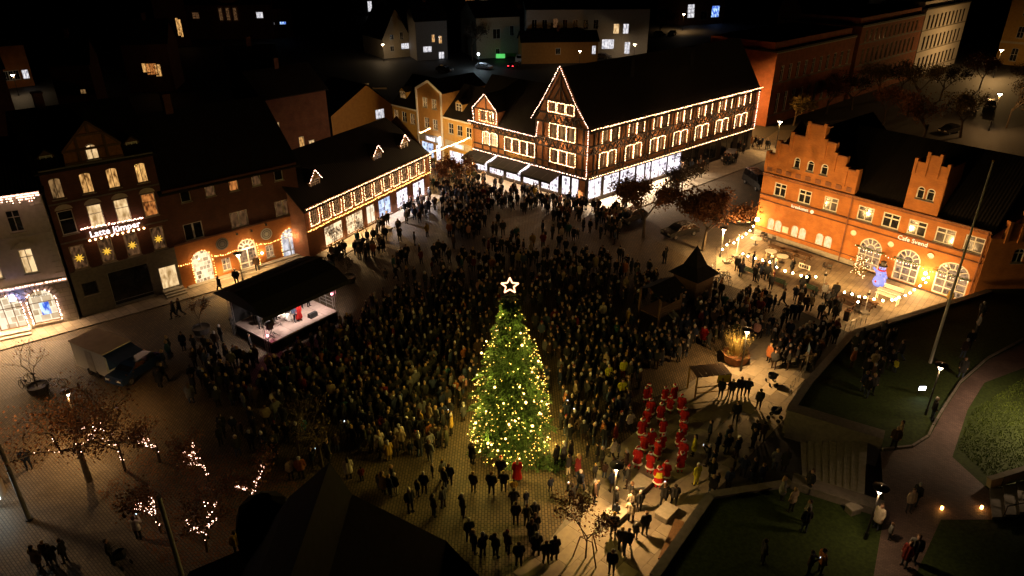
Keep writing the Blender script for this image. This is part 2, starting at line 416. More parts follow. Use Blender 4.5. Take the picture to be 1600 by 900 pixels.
def wall(root, x0, x1, z0, z1, ops, mat, name='wall', y=0.0, reveal=0.18, top=None, parent=None):
    """front wall with real openings. ops: (x0,x1,z0,z1,arch_height). top: extra polygon outline above z1"""
    mb = MB()
    xs = sorted({x0, x1, *[o[0] for o in ops], *[o[1] for o in ops]}); zs = sorted({z0, z1, *[o[2] for o in ops], *[o[3] for o in ops]})
    xs = [x for x in xs if x0 - 1e-6 <= x <= x1 + 1e-6]; zs = [z for z in zs if z0 - 1e-6 <= z <= z1 + 1e-6]
    for i in range(len(xs) - 1):
        for j in range(len(zs) - 1):
            cx = (xs[i] + xs[i+1]) / 2; cz = (zs[j] + zs[j+1]) / 2
            if any(o[0] < cx < o[1] and o[2] < cz < o[3] for o in ops): continue
            mb.quad((xs[i], y, zs[j]), (xs[i+1], y, zs[j]), (xs[i+1], y, zs[j+1]), (xs[i], y, zs[j+1]))
    for o in ops:
        a, b, c, d = o[:4]; ah = o[4] if len(o) > 4 else 0
        yr = y + reveal
        if ah:
            pts = arc(a, b, d, ah)
            n = len(pts) // 2
            mb.poly([(a, y, d)] + [(p[0], y, p[1]) for p in reversed(pts[:n+1])][0:] if False else [(p[0], y, p[1]) for p in pts[:n+1]] + [(a, y, d)])
            mb.poly([(p[0], y, p[1]) for p in pts[n:]] + [(b, y, d)])
            for p, q in zip(pts[:-1], pts[1:]):
                mb.quad((p[0], y, p[1]), (q[0], y, q[1]), (q[0], yr, q[1]), (p[0], yr, p[1]))
            d2 = d - ah
        else:
            mb.quad((a, y, d), (b, y, d), (b, yr, d), (a, yr, d)); d2 = d
        mb.quad((a, y, c), (a, y, d2), (a, yr, d2), (a, yr, c)); mb.quad((b, yr, c), (b, yr, d2), (b, y, d2), (b, y, c))
        mb.quad((a, yr, c), (b, yr, c), (b, y, c), (a, y, c))
    if top:
        for pl in top: mb.poly([(p[0], y, p[1]) for p in pl])
    return mb.build(name, mat, parent or root)

def window(root, x0, x1, z0, z1, pane='dark_glass', frame='white_paint', cols=2, rows=(0.68,), arch=0.0, y=0.0, depth=0.10,
           fw=0.07, mw=0.05, sill='stone', string=None, name='window', fan=False, spacing=0.2, r=0.045):
    """frame with glazing bars; its glass and sill are pieces of it"""
    fr = MB(); ya, yb = y + depth - 0.05, y + depth + 0.02
    zt = z1 - arch
    fr.box(x0, ya, z0, x0 + fw, yb, zt); fr.box(x1 - fw, ya, z0, x1, yb, zt); fr.box(x0 + fw, ya, z0, x1 - fw, yb, z0 + fw)
    if arch:
        pts = arc(x0 + fw/2, x1 - fw/2, z1 - fw/2, arch - fw/2)
        for p, q in zip(pts[:-1], pts[1:]): fr.beam((p[0], (ya+yb)/2, p[1]), (q[0], (ya+yb)/2, q[1]), fw, yb - ya)
        if fan:
            fr.box(x0 + fw, ya - 0.01, zt - fw, x1 - fw, yb, zt)
            cx = (x0 + x1) / 2; a = (x1 - x0) / 2
            for k in range(1, 6):
                an = math.pi * k / 6
                fr.beam((cx + 0.4*a*math.cos(an), (ya+yb)/2, zt + 0.4*arch*math.sin(an)), (cx + 0.95*a*math.cos(an), (ya+yb)/2, zt + 0.95*arch*math.sin(an)), mw, yb - ya)
            ip = [(cx - 0.4*a*math.cos(math.pi*k/6), zt + 0.4*arch*math.sin(math.pi*k/6)) for k in range(7)]
            for p, q in zip(ip[:-1], ip[1:]): fr.beam((p[0], (ya+yb)/2, p[1]), (q[0], (ya+yb)/2, q[1]), mw, yb - ya)
    else: fr.box(x0 + fw, ya, z1 - fw, x1 - fw, yb, z1)
    for k in range(1, cols):
        x = x0 + (x1 - x0) * k / cols; fr.box(x - mw/2, ya + 0.01, z0 + fw, x + mw/2, yb - 0.01, (zt if fan else z1) - fw)
    for t in rows:
        z = z0 + (zt - z0 if fan else z1 - z0) * t; fr.box(x0 + fw, ya + 0.015, z - mw/2, x1 - fw, yb - 0.005, z + mw/2)
    w = fr.build(name, frame, root)
    pm = MB(); yp = y + depth + 0.03
    if arch: pm.poly([(x0, yp, z0), (x1, yp, z0)] + [(p[0], yp, p[1]) for p in reversed(arc(x0, x1, z1, arch))])
    else: pm.quad((x0, yp, z0), (x1, yp, z0), (x1, yp, z1), (x0, yp, z1))
    pm.build('pane', pane, w)
    if sill: MB().box(x0 - 0.08, y - 0.07, z0 - 0.09, x1 + 0.08, y + depth - 0.055, z0 - 0.005).build('sill', sill, w)
    if string:
        e = 0.07
        if arch:
            a = [(p[0], y - 0.17, p[1]) for p in arc(x0 - e, x1 + e, z1 + e, arch + e)]
            pts = [(x0 - e, y - 0.17, z0)] + a + [(x1 + e, y - 0.17, z0)]
        else: pts = [(x0 - e, y - 0.17, z0 - e), (x0 - e, y - 0.17, z1 + e), (x1 + e, y - 0.17, z1 + e), (x1 + e, y - 0.17, z0 - e), (x0 - e, y - 0.17, z0 - e)]
        bulbs(w, pts, spacing, r, string)
    return w

def gable_roof(root, x0, x1, d, ze, zr, mat='tile_black', over=0.35, y0=0.0, hip=(0, 0), name='roof', ridge=None):
    """ridge parallel to the facade, with thickness"""
    ry = y0 + d / 2 if ridge is None else ridge
    sl = (zr - ze) / (ry - y0); mb = MB(); th = 0.14
    ef = ze - over * sl; a, b = x0 - over, x1 + over
    ra, rb = x0 - over + hip[0], x1 + over - hip[1]
    yb = y0 + d + over; eb = ze - over * (zr - ze) / (y0 + d - ry)
    for dz in (0, -th):
        mb.quad((a, y0 - over, ef + dz), (b, y0 - over, ef + dz), (rb, ry, zr + dz), (ra, ry, zr + dz))
        mb.quad((b, yb, eb + dz), (a, yb, eb + dz), (ra, ry, zr + dz), (rb, ry, zr + dz))
        if hip[0]: mb.poly([(a, yb, eb + dz), (a, y0 - over, ef + dz), (ra, ry, zr + dz)])
        if hip[1]: mb.poly([(b, y0 - over, ef + dz), (b, yb, eb + dz), (rb, ry, zr + dz)])
    mb.quad((a, y0 - over, ef - th), (b, y0 - over, ef - th), (b, y0 - over, ef), (a, y0 - over, ef))
    for x, rx in ((a, ra), (b, rb)):
        mb.quad((x, y0 - over, ef - th), (x, y0 - over, ef), (rx, ry, zr), (rx, ry, zr - th))
        mb.quad((x, yb, eb - th), (x, yb, eb), (rx, ry, zr), (rx, ry, zr - th))
    ro = mb.build(name, mat, root)
    return ro
def shell(root, x0, x1, d, z0, ze, zr, mat, y0=0.0, gables=True, name='side_wall', ridge=None):
    """side and back walls, gable triangles included"""
    mb = MB(); ry = y0 + d/2 if ridge is None else ridge
    for x in (x0, x1):
        if gables: mb.poly([(x, y0, z0), (x, y0 + d, z0), (x, y0 + d, ze), (x, ry, zr - 0.15), (x, y0, ze)])
        else: mb.quad((x, y0, z0), (x, y0 + d, z0), (x, y0 + d, ze), (x, y0, ze))
    mb.quad((x1, y0 + d, z0), (x0, y0 + d, z0), (x0, y0 + d, ze), (x1, y0 + d, ze))
    return mb.build(name, mat, root)
def chimney(roof, x, y, z0, z1, mat='brick_dark', w=0.7):
    mb = MB().box(x - w/2, y - w/2, z0, x + w/2, y + w/2, z1).box(x - w/2 - 0.06, y - w/2 - 0.06, z1, x + w/2 + 0.06, y + w/2 + 0.06, z1 + 0.15)
    return mb.build('chimney', mat, roof)
def dormer(root, x, w, z0, z1, zp, y, depth, wallm, roofm='tile_black', pane='dark_glass', cols=2, string=None, frame='white_paint', parent=None):
    """small gabled roof window standing on the roof slope; its own window, roof and lights are pieces of it"""
    mb = MB(); h = w / 2
    mb.poly([(x - h, y, z0), (x + h, y, z0), (x + h, y, z1), (x, y, zp), (x - h, y, z1)])
    for sx in (-h, h): mb.quad((x + sx, y, z0), (x + sx, y + depth, z0), (x + sx, y + depth, z1), (x + sx, y, z1))
    d = mb.build('dormer', wallm, parent or root)
    o = 0.18; rb = MB()
    for sx in (-1, 1):
        k = (zp - z1) / h
        rb.quad((x + sx*(h + o), y - o, z1 - o*k + 0.05), (x, y - o, zp + 0.05), (x, y + depth, zp + 0.05), (x + sx*(h + o), y + depth, z1 - o*k + 0.05))
        rb.quad((x + sx*(h + o), y - o, z1 - o*k - 0.06), (x, y - o, zp - 0.06), (x, y - o, zp + 0.05), (x + sx*(h + o), y - o, z1 - o*k + 0.05))
    rb.build('dormer_roof', roofm, d)
    fr = MB(); a, b, zb, zt = x - h + 0.14, x + h - 0.14, z0 + 0.2, z1 - 0.02
    ya = y - 0.06
    fr.box(a, ya, zb, a + 0.07, y, zt).box(b - 0.07, ya, zb, b, y, zt).box(a + 0.07, ya, zb, b - 0.07, y, zb + 0.07).box(a + 0.07, ya, zt - 0.07, b - 0.07, y, zt)
    for k in range(1, cols): fr.box(a + (b-a)*k/cols - 0.03, ya + 0.01, zb + 0.07, a + (b-a)*k/cols + 0.03, y, zt - 0.07)
    fr.box(a + 0.07, ya + 0.015, zb + (zt-zb)*0.65 - 0.025, b - 0.07, y, zb + (zt-zb)*0.65 + 0.025)
    fr.build('dormer_window', frame, d)
    MB().quad((a, y - 0.02, zb), (b, y - 0.02, zb), (b, y - 0.02, zt), (a, y - 0.02, zt)).build('dormer_pane', pane, d)
    if string:
        k = (zp - z1) / h
        bulbs(d, [(x - h - o, y - o - 0.05, z1 - o*k + 0.02), (x, y - o - 0.05, zp + 0.05), (x + h + o, y - o - 0.05, z1 - o*k + 0.02)], 0.16, 0.05, string)
    return d

# ================================================================== GROUND
def sheet(name, pts, z, mat, kind='structure', parent=None):
    return MB().poly([(p[0], p[1], z) for p in pts]).build(name, mat, parent, kind=kind)
sheet('ground', [(-700, -120), (700, -120), (700, 1400), (-700, 1400)], 0.0, 'asphalt')
sheet('plaza', [(-46, 18), (-46, 51), (-38.3, 55.3), (-31.7, 61), (-22, 70), (-10.5, 90), (-16, 112), (-5, 99), (9.4, 84.7), (20, 78), (26, 62), (24, 50), (12, 33), (6, 24), (0, 16)], 0.004, 'cobble')
sheet('street', [(9.6, 84.6), (38, 110.4), (46, 122), (60, 122), (27.5, 75.2), (20, 66)], 0.006, 'cobble_grey')
# pavement in front of the row of houses, one kerb step high
def strip(name, a, b, w0, w1, z0, z1, mat):
    """raised slab along a facade line from a to b, from w0 to w1 metres in front of it"""
    a = Vector((a[0], a[1], 0)); b = Vector((b[0], b[1], 0)); t = (b - a).normalized(); n = Vector((t.y, -t.x, 0))
    c = [a + n*w0, b + n*w0, b + n*w1, a + n*w1]; mb = MB()
    mb.poly([(p.x, p.y, z1) for p in reversed(c)])
    for p, q in zip(c, c[1:] + c[:1]): mb.quad((p.x, p.y, z0), (q.x, q.y, z0), (q.x, q.y, z1), (p.x, p.y, z1))
    return mb.build(name, mat, kind='structure')
strip('pavement', (-47, 50.3), (-22.2, 69.9), 0.0, 3.4, 0.0, 0.10, 'paving')
strip('pavement', (-20.9, 69.0), (-10.6, 88.6), 0.0, 2.6, 0.0, 0.10, 'paving')
strip('pavement', (9.6, 84.6), (37.6, 110.0), 0.05, 5.0, 0.0, 0.10, 'paving')
strip('kerb', (-49.5, 48.8), (-24.6, 66.4), 0.3, 0.65, 0.0, 0.12, 'stone')
sheet('terrace', [P(1120, 388)[:2], P(1165, 362)[:2], (27.3, 75.2), (41.8, 58.0), P(1440, 500)[:2], P(1345, 528)[:2], P(1215, 470)[:2], P(1118, 440)[:2]], 0.012, 'paving_pale')
sheet('footpath', [P(-60, 690)[:2], P(60, 735)[:2], P(95, 690)[:2], P(420, 850)[:2], P(300, 1000)[:2], P(-80, 1000)[:2]], 0.008, 'cobble_grey')
sheet('footpath', [P(-40, 545)[:2], P(110, 530)[:2], P(120, 585)[:2], P(-40, 640)[:2]], 0.010, 'cobble_grey')

# big granite slabs right of the tree: each slab is a piece of the pavement
slab_pts = [P(*q) for q in ((880, 815), (945, 725), (1075, 600), (1190, 520), (1262, 560), (1232, 650), (1105, 772), (1020, 905), (900, 960), (815, 905))]
slab_poly = [(p.x, p.y) for p in slab_pts]
def proj(v):
    z = v.z - CAM_H; f = v.y * _c - z * _s; u = v.y * _s + z * _c
    return 800 + FPX * v.x / f, 450 - FPX * u / f
def inside(pt, poly):
    x, y = pt; r = False; j = len(poly) - 1
    for i in range(len(poly)):
        xi, yi = poly[i]; xj, yj = poly[j]
        if (yi > y) != (yj > y) and x < (xj - xi) * (y - yi) / (yj - yi) + xi: r = not r
        j = i
    return r
pav = sheet('slab_pavement', slab_poly, 0.007, 'stone_dark')
pmat('slab_a', (0.27, 0.235, 0.18), (0.22, 0.19, 0.15), 2.5); pmat('slab_b', (0.21, 0.18, 0.14), (0.17, 0.145, 0.115), 2.5); pmat('slab_c', (0.36, 0.31, 0.24), (0.30, 0.26, 0.2), 2.5)
sm = {}
for k, mname in enumerate(('slab_a', 'slab_b', 'slab_c')):
    o = MB().box(-0.77, -0.485, 0.0, 0.77, 0.485, 0.018).build('slab', mname, pav); sm[k] = o.data; bpy.data.objects.remove(o)
th = R(47); ux, uy = math.cos(th), math.sin(th); nsl = 0
for i in range(-30, 40):
    for j in range(-60, 40):
        lx = i * 1.56 + (0.78 if j % 2 else 0); ly = j * 0.99
        x = 8 + lx * ux - ly * uy; y = 38 + lx * uy + ly * ux
        if inside((x, y), slab_poly) and nsl < 298:
            nsl += 1
            o = bpy.data.objects.new('slab', sm[random.choices((0, 1, 2), (5, 4, 1))[0]]); COL.objects.link(o); o.parent = pav
            o.location = (x, y, 0.0075 + random.uniform(0, 0.004)); o.rotation_euler = (0, 0, th)

# raised lawn with its retaining wall, steps and path
LZ = 1.6
lawn_edge = [(43.4, 57.2), (31.7, 51.7), (27.6, 49.7), (21.5, 42.8), (19.3, 39.9)]
W1a, W1b = P(1233, 648, LZ), P(1378, 692, LZ)       # wall above the steps
W2a, W2b = P(1236, 757, LZ), P(1378, 802, LZ)       # wall below the steps
lawn = [*lawn_edge, (W1a.x, W1a.y), (W1b.x, W1b.y), (W2b.x, W2b.y), (W2a.x, W2a.y), (11.5, 31.3), (7.2, 25.5), (5.5, 14), (80, 14), (80, 62), (43.4, 60)]
mb = MB().poly([(x, y, LZ) for x, y in reversed(lawn)])
lw = mb.build('lawn', 'grass', kind='structure')
def stone_wall(name, pts, z0, z1, w, label, mat='stone_dark', cap=True):
    rt = empty(name, (pts[0][0], pts[0][1], 0), 0, label, 'wall'); mb = MB(); mc = MB()
    for a, b in zip(pts[:-1], pts[1:]):
        a = Vector((a[0] - pts[0][0], a[1] - pts[0][1], (z0 + z1) / 2)); b = Vector((b[0] - pts[0][0], b[1] - pts[0][1], (z0 + z1) / 2))
        mb.beam(a, b, w, z1 - z0, up=(0, 0, 1))
        if cap:
            up = Vector((0, 0, (z1 - z0) / 2 + 0.05)); mc.beam(a + up, b + up, w + 0.12, 0.1, up=(0, 0, 1))
    mb.build('wall_body', mat, rt)
    if cap: mc.build('coping', 'stone_dark', rt)
    return rt
stone_wall('retaining_wall', [(43.3, 57.3), *lawn_edge[1:], (W1a.x, W1a.y)], 0.0, LZ + 0.15, 0.4, 'dark stone retaining wall between the cafe terrace and the raised lawn')
stone_wall('stair_wall', [(W1a.x, W1a.y), (W1b.x, W1b.y)], 0.0, LZ + 0.55, 0.9, 'broad stone parapet beside the upper edge of the wide steps')
stone_wall('stair_wall', [(W2a.x, W2a.y), (W2b.x, W2b.y)], 0.0, LZ + 0.45, 0.8, 'broad stone parapet beside the lower edge of the wide steps')
stone_wall('retaining_wall', [(W2a.x, W2a.y), (11.5, 31.3), (7.2, 25.5), (5.5, 14)], 0.0, LZ + 0.12, 0.4, 'dark retaining wall along the slab pavement at the bottom of the photo')
def steps(name, a0, a1, b0, b1, z0, z1, n, label, mat='stone'):
    """flight between the foot edge a0-a1 and the head edge b0-b1; every step is a piece of it"""
    rt = empty(name, (0, 0, 0), 0, label, 'steps')
    a0, a1, b0, b1 = [Vector((v[0], v[1], 0)) for v in (a0, a1, b0, b1)]
    for k in range(n):
        t0, t1 = k / n, 1.0; z = z0 + (z1 - z0) * (k + 1) / n; zl = z0 + (z1 - z0) * k / n
        p, q, r_, s_ = a0.lerp(b0, t0), a1.lerp(b1, t0), a1.lerp(b1, (k + 1) / n), a0.lerp(b0, (k + 1) / n)
        mb = MB(); mb.quad((p.x, p.y, z), (q.x, q.y, z), (r_.x, r_.y, z), (s_.x, s_.y, z))
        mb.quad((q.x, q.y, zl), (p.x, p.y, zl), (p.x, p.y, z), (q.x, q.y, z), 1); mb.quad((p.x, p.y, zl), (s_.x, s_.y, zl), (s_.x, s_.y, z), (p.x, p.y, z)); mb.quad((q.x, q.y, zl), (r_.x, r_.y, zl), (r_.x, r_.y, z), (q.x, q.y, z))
        t = (q - p).normalized(); nn = Vector((t.y, -t.x, 0)) * 0.03
        if (r_ - q).dot(nn) > 0: nn = -nn
        mb.v = [(v[0] + (nn.x if v[2] > zl + 1e-4 and i < 2 else 0), v[1] + (nn.y if v[2] > zl + 1e-4 and i < 2 else 0), v[2]) for i, v in enumerate(mb.v)]
        mb.build('step', [mat, 'riser_shade'], rt)  # risers coloured darker, shade put into the tone so the steps show
    return rt
dv = (W1b - W1a).normalized(); wv = (W2a - W1a).normalized()
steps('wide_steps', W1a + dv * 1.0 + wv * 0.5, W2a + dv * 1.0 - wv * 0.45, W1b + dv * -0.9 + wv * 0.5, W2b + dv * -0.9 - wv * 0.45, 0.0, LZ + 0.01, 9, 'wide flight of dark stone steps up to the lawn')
sheet('footpath', [p[:2] for p in (P(1376, 706, LZ), P(1425, 700, LZ), P(1452, 684, LZ), P(1476, 640, LZ), P(1502, 600, LZ), P(1545, 562, LZ), P(1640, 515, LZ), P(1640, 560, LZ), P(1538, 598, LZ), P(1512, 640, LZ), P(1488, 714, LZ), P(1545, 766, LZ), P(1548, 812, LZ), P(1470, 812, LZ), P(1430, 900, LZ), P(1365, 900, LZ), P(1382, 800, LZ))], LZ + 0.006, 'path_clinker')
ed = MB(); ep = [P(*q, LZ) for q in ((1378, 703), (1425, 698), (1450, 682), (1458, 665), (1474, 638), (1500, 598), (1543, 560), (1600, 530))]
for a, b in zip(ep[:-1], ep[1:]):
    L = (b - a).length; n = max(1, int(L / 0.8))
    for k in range(n): ed.beam(a.lerp(b, k / n) + Vector((0, 0, 0.06)), a.lerp(b, (k + 0.94) / n) + Vector((0, 0, 0.06)), 0.14, 0.12, up=(0, 0, 1))
ed.build('kerb', 'stone_dark', kind='structure')
s0, s1, s2, s3 = P(1545, 768, LZ), P(1549, 812, LZ), P(1680, 752, LZ), P(1690, 812, LZ)
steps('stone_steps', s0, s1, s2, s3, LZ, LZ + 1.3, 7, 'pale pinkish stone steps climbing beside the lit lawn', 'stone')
rl = empty('stair_cheek_wall', s0, 0, 'low pale wall on the far side of the pale stone steps', 'wall')
MB().beam((0.1, 0.35, 0.35), tuple(s2 - s0 + Vector((0, 0.35, 1.6))), 0.35, 0.7, up=(0, 0, 1)).build('wall_body', 'stone', rl)
for nm, a, b, lb in (('handrail', s0, s2, 'thin steel handrail on the far side of the pale steps'), ('handrail', s1, s3, 'thin steel handrail on the near side of the pale steps')):
    mb = MB(); z0 = LZ; a = a.lerp(b, 0.12)
    for t in (0, 0.33, 0.66, 1.0): p = a.lerp(b, t); mb.tube((p.x, p.y, z0 + 1.2*t), (p.x, p.y, z0 + 1.3*t + 1.0), 0.025)
    mb.tube((a.x, a.y, z0 + 1.0), (b.x, b.y, z0 + 2.3), 0.03); tag(mb.build(nm, 'steel_dark'), lb, 'handrail')
# grass on the lit part of the lawn; lamp light is painted into the blades
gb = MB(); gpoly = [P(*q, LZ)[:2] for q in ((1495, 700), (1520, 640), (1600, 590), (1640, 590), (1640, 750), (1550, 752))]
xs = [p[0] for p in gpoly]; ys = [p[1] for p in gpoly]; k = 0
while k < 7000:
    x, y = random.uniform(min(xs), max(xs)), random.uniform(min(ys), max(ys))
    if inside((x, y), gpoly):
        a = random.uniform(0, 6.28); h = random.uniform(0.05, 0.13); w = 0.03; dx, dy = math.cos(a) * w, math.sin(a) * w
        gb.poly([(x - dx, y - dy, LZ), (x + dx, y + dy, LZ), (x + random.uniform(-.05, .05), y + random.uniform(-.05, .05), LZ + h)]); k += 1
tag(gb.build('grass', 'grass_blade_lit'), 'short grass on the lamp-lit lawn, blades coloured brighter for the light', None, kind='stuff')

# ================================================================== BUILDINGS
# ---- A: pale stucco house, far left
fa = Fac((0, 526), (125, 500), 0)
A = fa.root('stucco_house', 'pale stucco house with icicle lights and two arched shop windows, leftmost in the row', 'building')
opsA = []
for c in (-6.3, -3.8, -1.3, 1.2, 3.7):
    opsA += [(c - .5, c + .5, 8.9, 10.75, 0), (c - .5, c + .5, 5.15, 7.35, 0), (c - 1.0, c + 1.0, 0.45, 3.55, 0.95)]
wall(A, -8, 6, 4.15, 12.1, [o for o in opsA if o[2] > 4], 'stucco_white')
wall(A, -8, 6, 0, 4.15, [o for o in opsA if o[2] < 4], 'ashlar_grey', name='shop_wall', y=-0.02)
for i, c in enumerate((-6.3, -3.8, -1.3, 1.2, 3.7)):
    window(A, c - .5, c + .5, 8.9, 10.75, 'dark_glass', frame='stucco_white')
    w = window(A, c - .5, c + .5, 5.15, 7.35, 'pane_cream', frame='white_paint')
    MB().poly([(c - .85, -0.12, 7.55), (c + .85, -0.12, 7.55), (c, -0.12, 8.1)]).poly([(c - .85, -0.12, 7.55), (c, -0.12, 8.1), (c, 0, 8.1), (c - .85, 0, 7.55)]).poly([(c + .85, -0.12, 7.55), (c, -0.12, 8.1), (c, 0, 8.1), (c + .85, 0, 7.55)]).box(c - .9, -0.14, 7.45, c + .9, 0, 7.55).build('pediment', 'stucco_white', w)
    s = window(A, c - 1, c + 1, 0.45, 3.55, 'shop_cream' if i != 4 else 'shop_cream', frame='timber_brown', cols=3 if i % 2 else 1, rows=(0.62,), arch=0.95, string='bulb_pink', y=-0.02, spacing=0.17, r=0.06)
    for q in range(-5, 6):
        an = math.pi / 2 + q * 0.26
        s2_ = MB().beam((c + 1.12 * math.cos(an), -0.05, 2.6 + 1.07 * math.sin(an)), (c + 1.5 * math.cos(an), -0.05, 2.6 + 1.4 * math.sin(an)), 0.22, 0.08); s2_.build('voussoir', 'stucco_white', s)
ml = MB().tube((-5.0, 0, 7.6), (-5.0, -2.2, 7.9), .04).build('assumed_lamp_bracket', 'steel_dark', A); MB().box(-5.25, -2.6, 7.75, -4.75, -2.1, 7.85).build('assumed_lamp_head', 'lamp_white', ml); lamp('assumed_bracket_light', A, (-5.0, -2.4, 7.7), 1500, (1, .60, .26), .1, 'SPOT', None, R(145))  # assumed lamp out of view, added to light the ground and trailer roof
scr = MB().box(3.45, -0.06, 1.2, 4.15, -0.02, 2.35).build('poster_screen', 'screen', A)
text('shop_letters', 'PARUM', 0.32, 'dark_paint', A, (3.7, 0.06, 3.0), FACE_ROT)
for z, h, d in ((4.0, 0.28, 0.22), (11.75, 0.4, 0.4), (8.35, 0.12, 0.08)): MB().box(-8, -d, z, 6, 0, z + h).build('cornice', 'stucco_white', A)
for k in range(14): MB().box(5.3 + (0.18 if k % 2 else 0), -0.05, 4.4 + k * 0.51, 6.0, 0.0, 4.83 + k * 0.51).build('quoin', 'stucco_white', A)
bulbs(A, [(-8, -0.3, 4.2), (6, -0.3, 4.2)], 0.13, 0.055, 'bulb_pink')
ic = MB()
for k in range(150):
    x = -8 + 14 * k / 150
    for j in range(random.choice((1, 2, 3, 4))): ic.octa((x + random.uniform(-.03, .03), -0.45, 12.05 - j * 0.2), 0.04)
ic.build('icicle_lights', 'bulb_pink', A, kind='stuff')
shell(A, -8, 6, 10, 0, 12.1, 15.5, 'stucco_grey'); gable_roof(A, -8, 6, 10, 12.15, 15.6)
for c in (-3.8, -1.3, 1.2, 3.7): lamp('shop_light', A, (c, -.5, 2.4), 2.6 * 130, (1, .60, .28), .05, 'SPOT', (R(-24), 0, 0), R(125))
MB().box(1.6, -0.35, 3.1, 2.0, -0.25, 3.7).build('wall_sign', 'led_blue', A)
lamp('sign_light', A, (1.9, -0.5, 3.4), 14, (0.3, 0.4, 1.0), 0.1)
MB().box(-7.5, -1.2, 0.1, 2.4, -0.02, 0.25).box(-7.5, -0.8, 0.25, 2.4, -0.03, 0.42).build('doorstep', 'stone', A)

# ---- B: tall dark brick house with a timbered gable
fb = Fac((130, 497), (287, 452), 0)
B = fb.root('gabled_brick_house', 'tall dark red brick house with four star-lit windows and a bulb sign', 'building')
xs3 = (0.45, 2.7, 4.75, 7.05)
ops = [(x, x + .95, 11.0, 12.8, .2) for x in xs3] + [(x, x + 1.15, 7.85, 9.95, 0) for x in (0.42, 2.63, 4.75, 7.0)] + [(x, x + 1.15, 4.55, 6.75, 0) for x in (0.5, 2.7, 4.8, 7.05)] + [(0.6, 1.8, 2.0, 3.2, 0), (2.75, 6.2, 0.25, 3.6, 0), (6.95, 8.55, 0.5, 2.75, 0)]
wall(B, 0, 8.74, 4.3, 13.6, [o for o in ops if o[2] > 4], 'brick_dark')
wall(B, 0, 8.74, 0, 4.3, [o for o in ops if o[2] < 4], 'stone_dark', name='shop_wall', y=-0.03)
for x, p in zip(xs3, ('pane_warm_dim', 'pane_warm', 'pane_warm', 'pane_warm')): window(B, x, x + .95, 11.0, 12.8, p, frame='timber_brown', arch=.2, rows=())
for x, p in zip((0.42, 2.63, 4.75, 7.0), ('dark_glass', 'pane_cream', 'pane_cream', 'pane_orange')):
    w = window(B, x, x + 1.15, 7.85, 9.95, p, cols=1, rows=(0.62,))
    MB().poly([(x - .1, -0.05, 10.05)] + [(q[0], -0.05, q[1]) for q in arc(x - .1, x + 1.25, 10.5, .45)][1:-1] + [(x + 1.25, -0.05, 10.05)]).build('blind_arch', 'stucco_cream', w)
def star5(mb, c, r, y, pts=8, r2=0.42, d=0.06, mi=0):
    n = pts * 2
    out = [(c[0] + (r if k % 2 == 0 else r * r2) * math.cos(2*math.pi*k/n + math.pi/2), c[1] + (r if k % 2 == 0 else r * r2) * math.sin(2*math.pi*k/n + math.pi/2)) for k in range(n)]
    for k in range(n):
        a, b = out[k], out[(k + 1) % n]; mb.poly([(c[0], y - d, c[1]), (a[0], y, a[1]), (b[0], y, b[1])])
for x in (0.5, 2.7, 4.8, 7.05):
    w = window(B, x, x + 1.15, 4.55, 6.75, 'pane_brown', cols=1, rows=(), frame='stucco_cream')
    s = MB(); star5(s, (x + .57, 5.55), 0.42, 0.05); s.build('paper_star', 'star_yellow', w)
window(B, 0.6, 1.8, 2.0, 3.2, cols=1, rows=(), y=-.03, frame='dark_paint')
window(B, 2.75, 6.2, 0.25, 3.6, cols=1, rows=(0.12,), y=-.03, frame='grey_paint', name='shop_window')
window(B, 6.95, 8.55, 0.5, 2.75, 'pane_cream', cols=1, rows=(), y=-.03, depth=.16, name='lit_doorway', sill=None)
st = MB()
for k in range(3): st.box(6.85, -1.3 + k * .35, 0.1, 8.7, -0.035, 0.24 + k * 0.13)
st.build('doorstep', 'stone', B)
gt = [[(2.0, 13.6), (6.5, 13.6), (6.4, 14.8), (5.3, 16.0), (4.3, 16.95), (3.2, 16.0), (2.1, 14.8)]]
MB().poly([(p[0], -0.06, p[1]) for p in gt[0]]).build('gable', 'infill', B)
gb_ = [((2.1, 14.8), (4.3, 16.95)), ((6.4, 14.8), (4.3, 16.95)), ((2.0, 14.75), (6.5, 14.75)), ((2.0, 13.7), (6.5, 13.7)), ((3.2, 13.7), (3.2, 16.0)), ((5.3, 13.7), (5.3, 16.0)), ((3.2, 15.9), (5.3, 15.9)), ((4.25, 15.9), (4.25, 16.9))]
for a, b in gb_: MB().beam((a[0], -0.1, a[1]), (b[0], -0.1, b[1]), 0.2, 0.12).build('timber', 'timber_brown', B)
window(B, 3.68, 4.65, 13.8, 15.1, 'pane_cream', arch=.45, rows=(), y=-.2, frame='timber_brown')
for z, h, d in ((4.25, .2, .15), (7.1, .12, .08), (10.55, .12, .06), (13.35, .25, .25)): MB().box(0, -d, z, 8.74, 0, z + h).build('cornice', 'stone_dark', B)
shell(B, 0, 8.74, 11, 0, 13.6, 17.4, 'brick_dark'); rfB = gable_roof(B, 0, 8.74, 11, 13.65, 17.5)
gr = MB()
for sx, x in ((-1, 1.75), (1, 6.7)): gr.quad((x, -.2, 14.7), (4.3, -.2, 17.1), (4.3, 5, 17.1), (x, 5, 14.7))
gr.build('gable_roof', 'tile_black', B)
chimney(rfB, 2.2, 5.5, 16.5, 18.6)
for x in (0.95, 7.5): dormer(B, x, 1.2, 13.9, 14.5, 15.0, 0.9, 2.5, 'timber_brown')
sg = MB().box(2.0, -0.35, 7.0, 6.6, -0.28, 7.15).box(2.0, -0.34, 7.15, 6.6, -0.30, 7.75).build('sign_board', 'timber_brown', B)
text('sign_letters', 'Latte Jümper', 0.78, 'neon_white', sg, (4.3, -0.40, 7.52), FACE_ROT, 0.02)
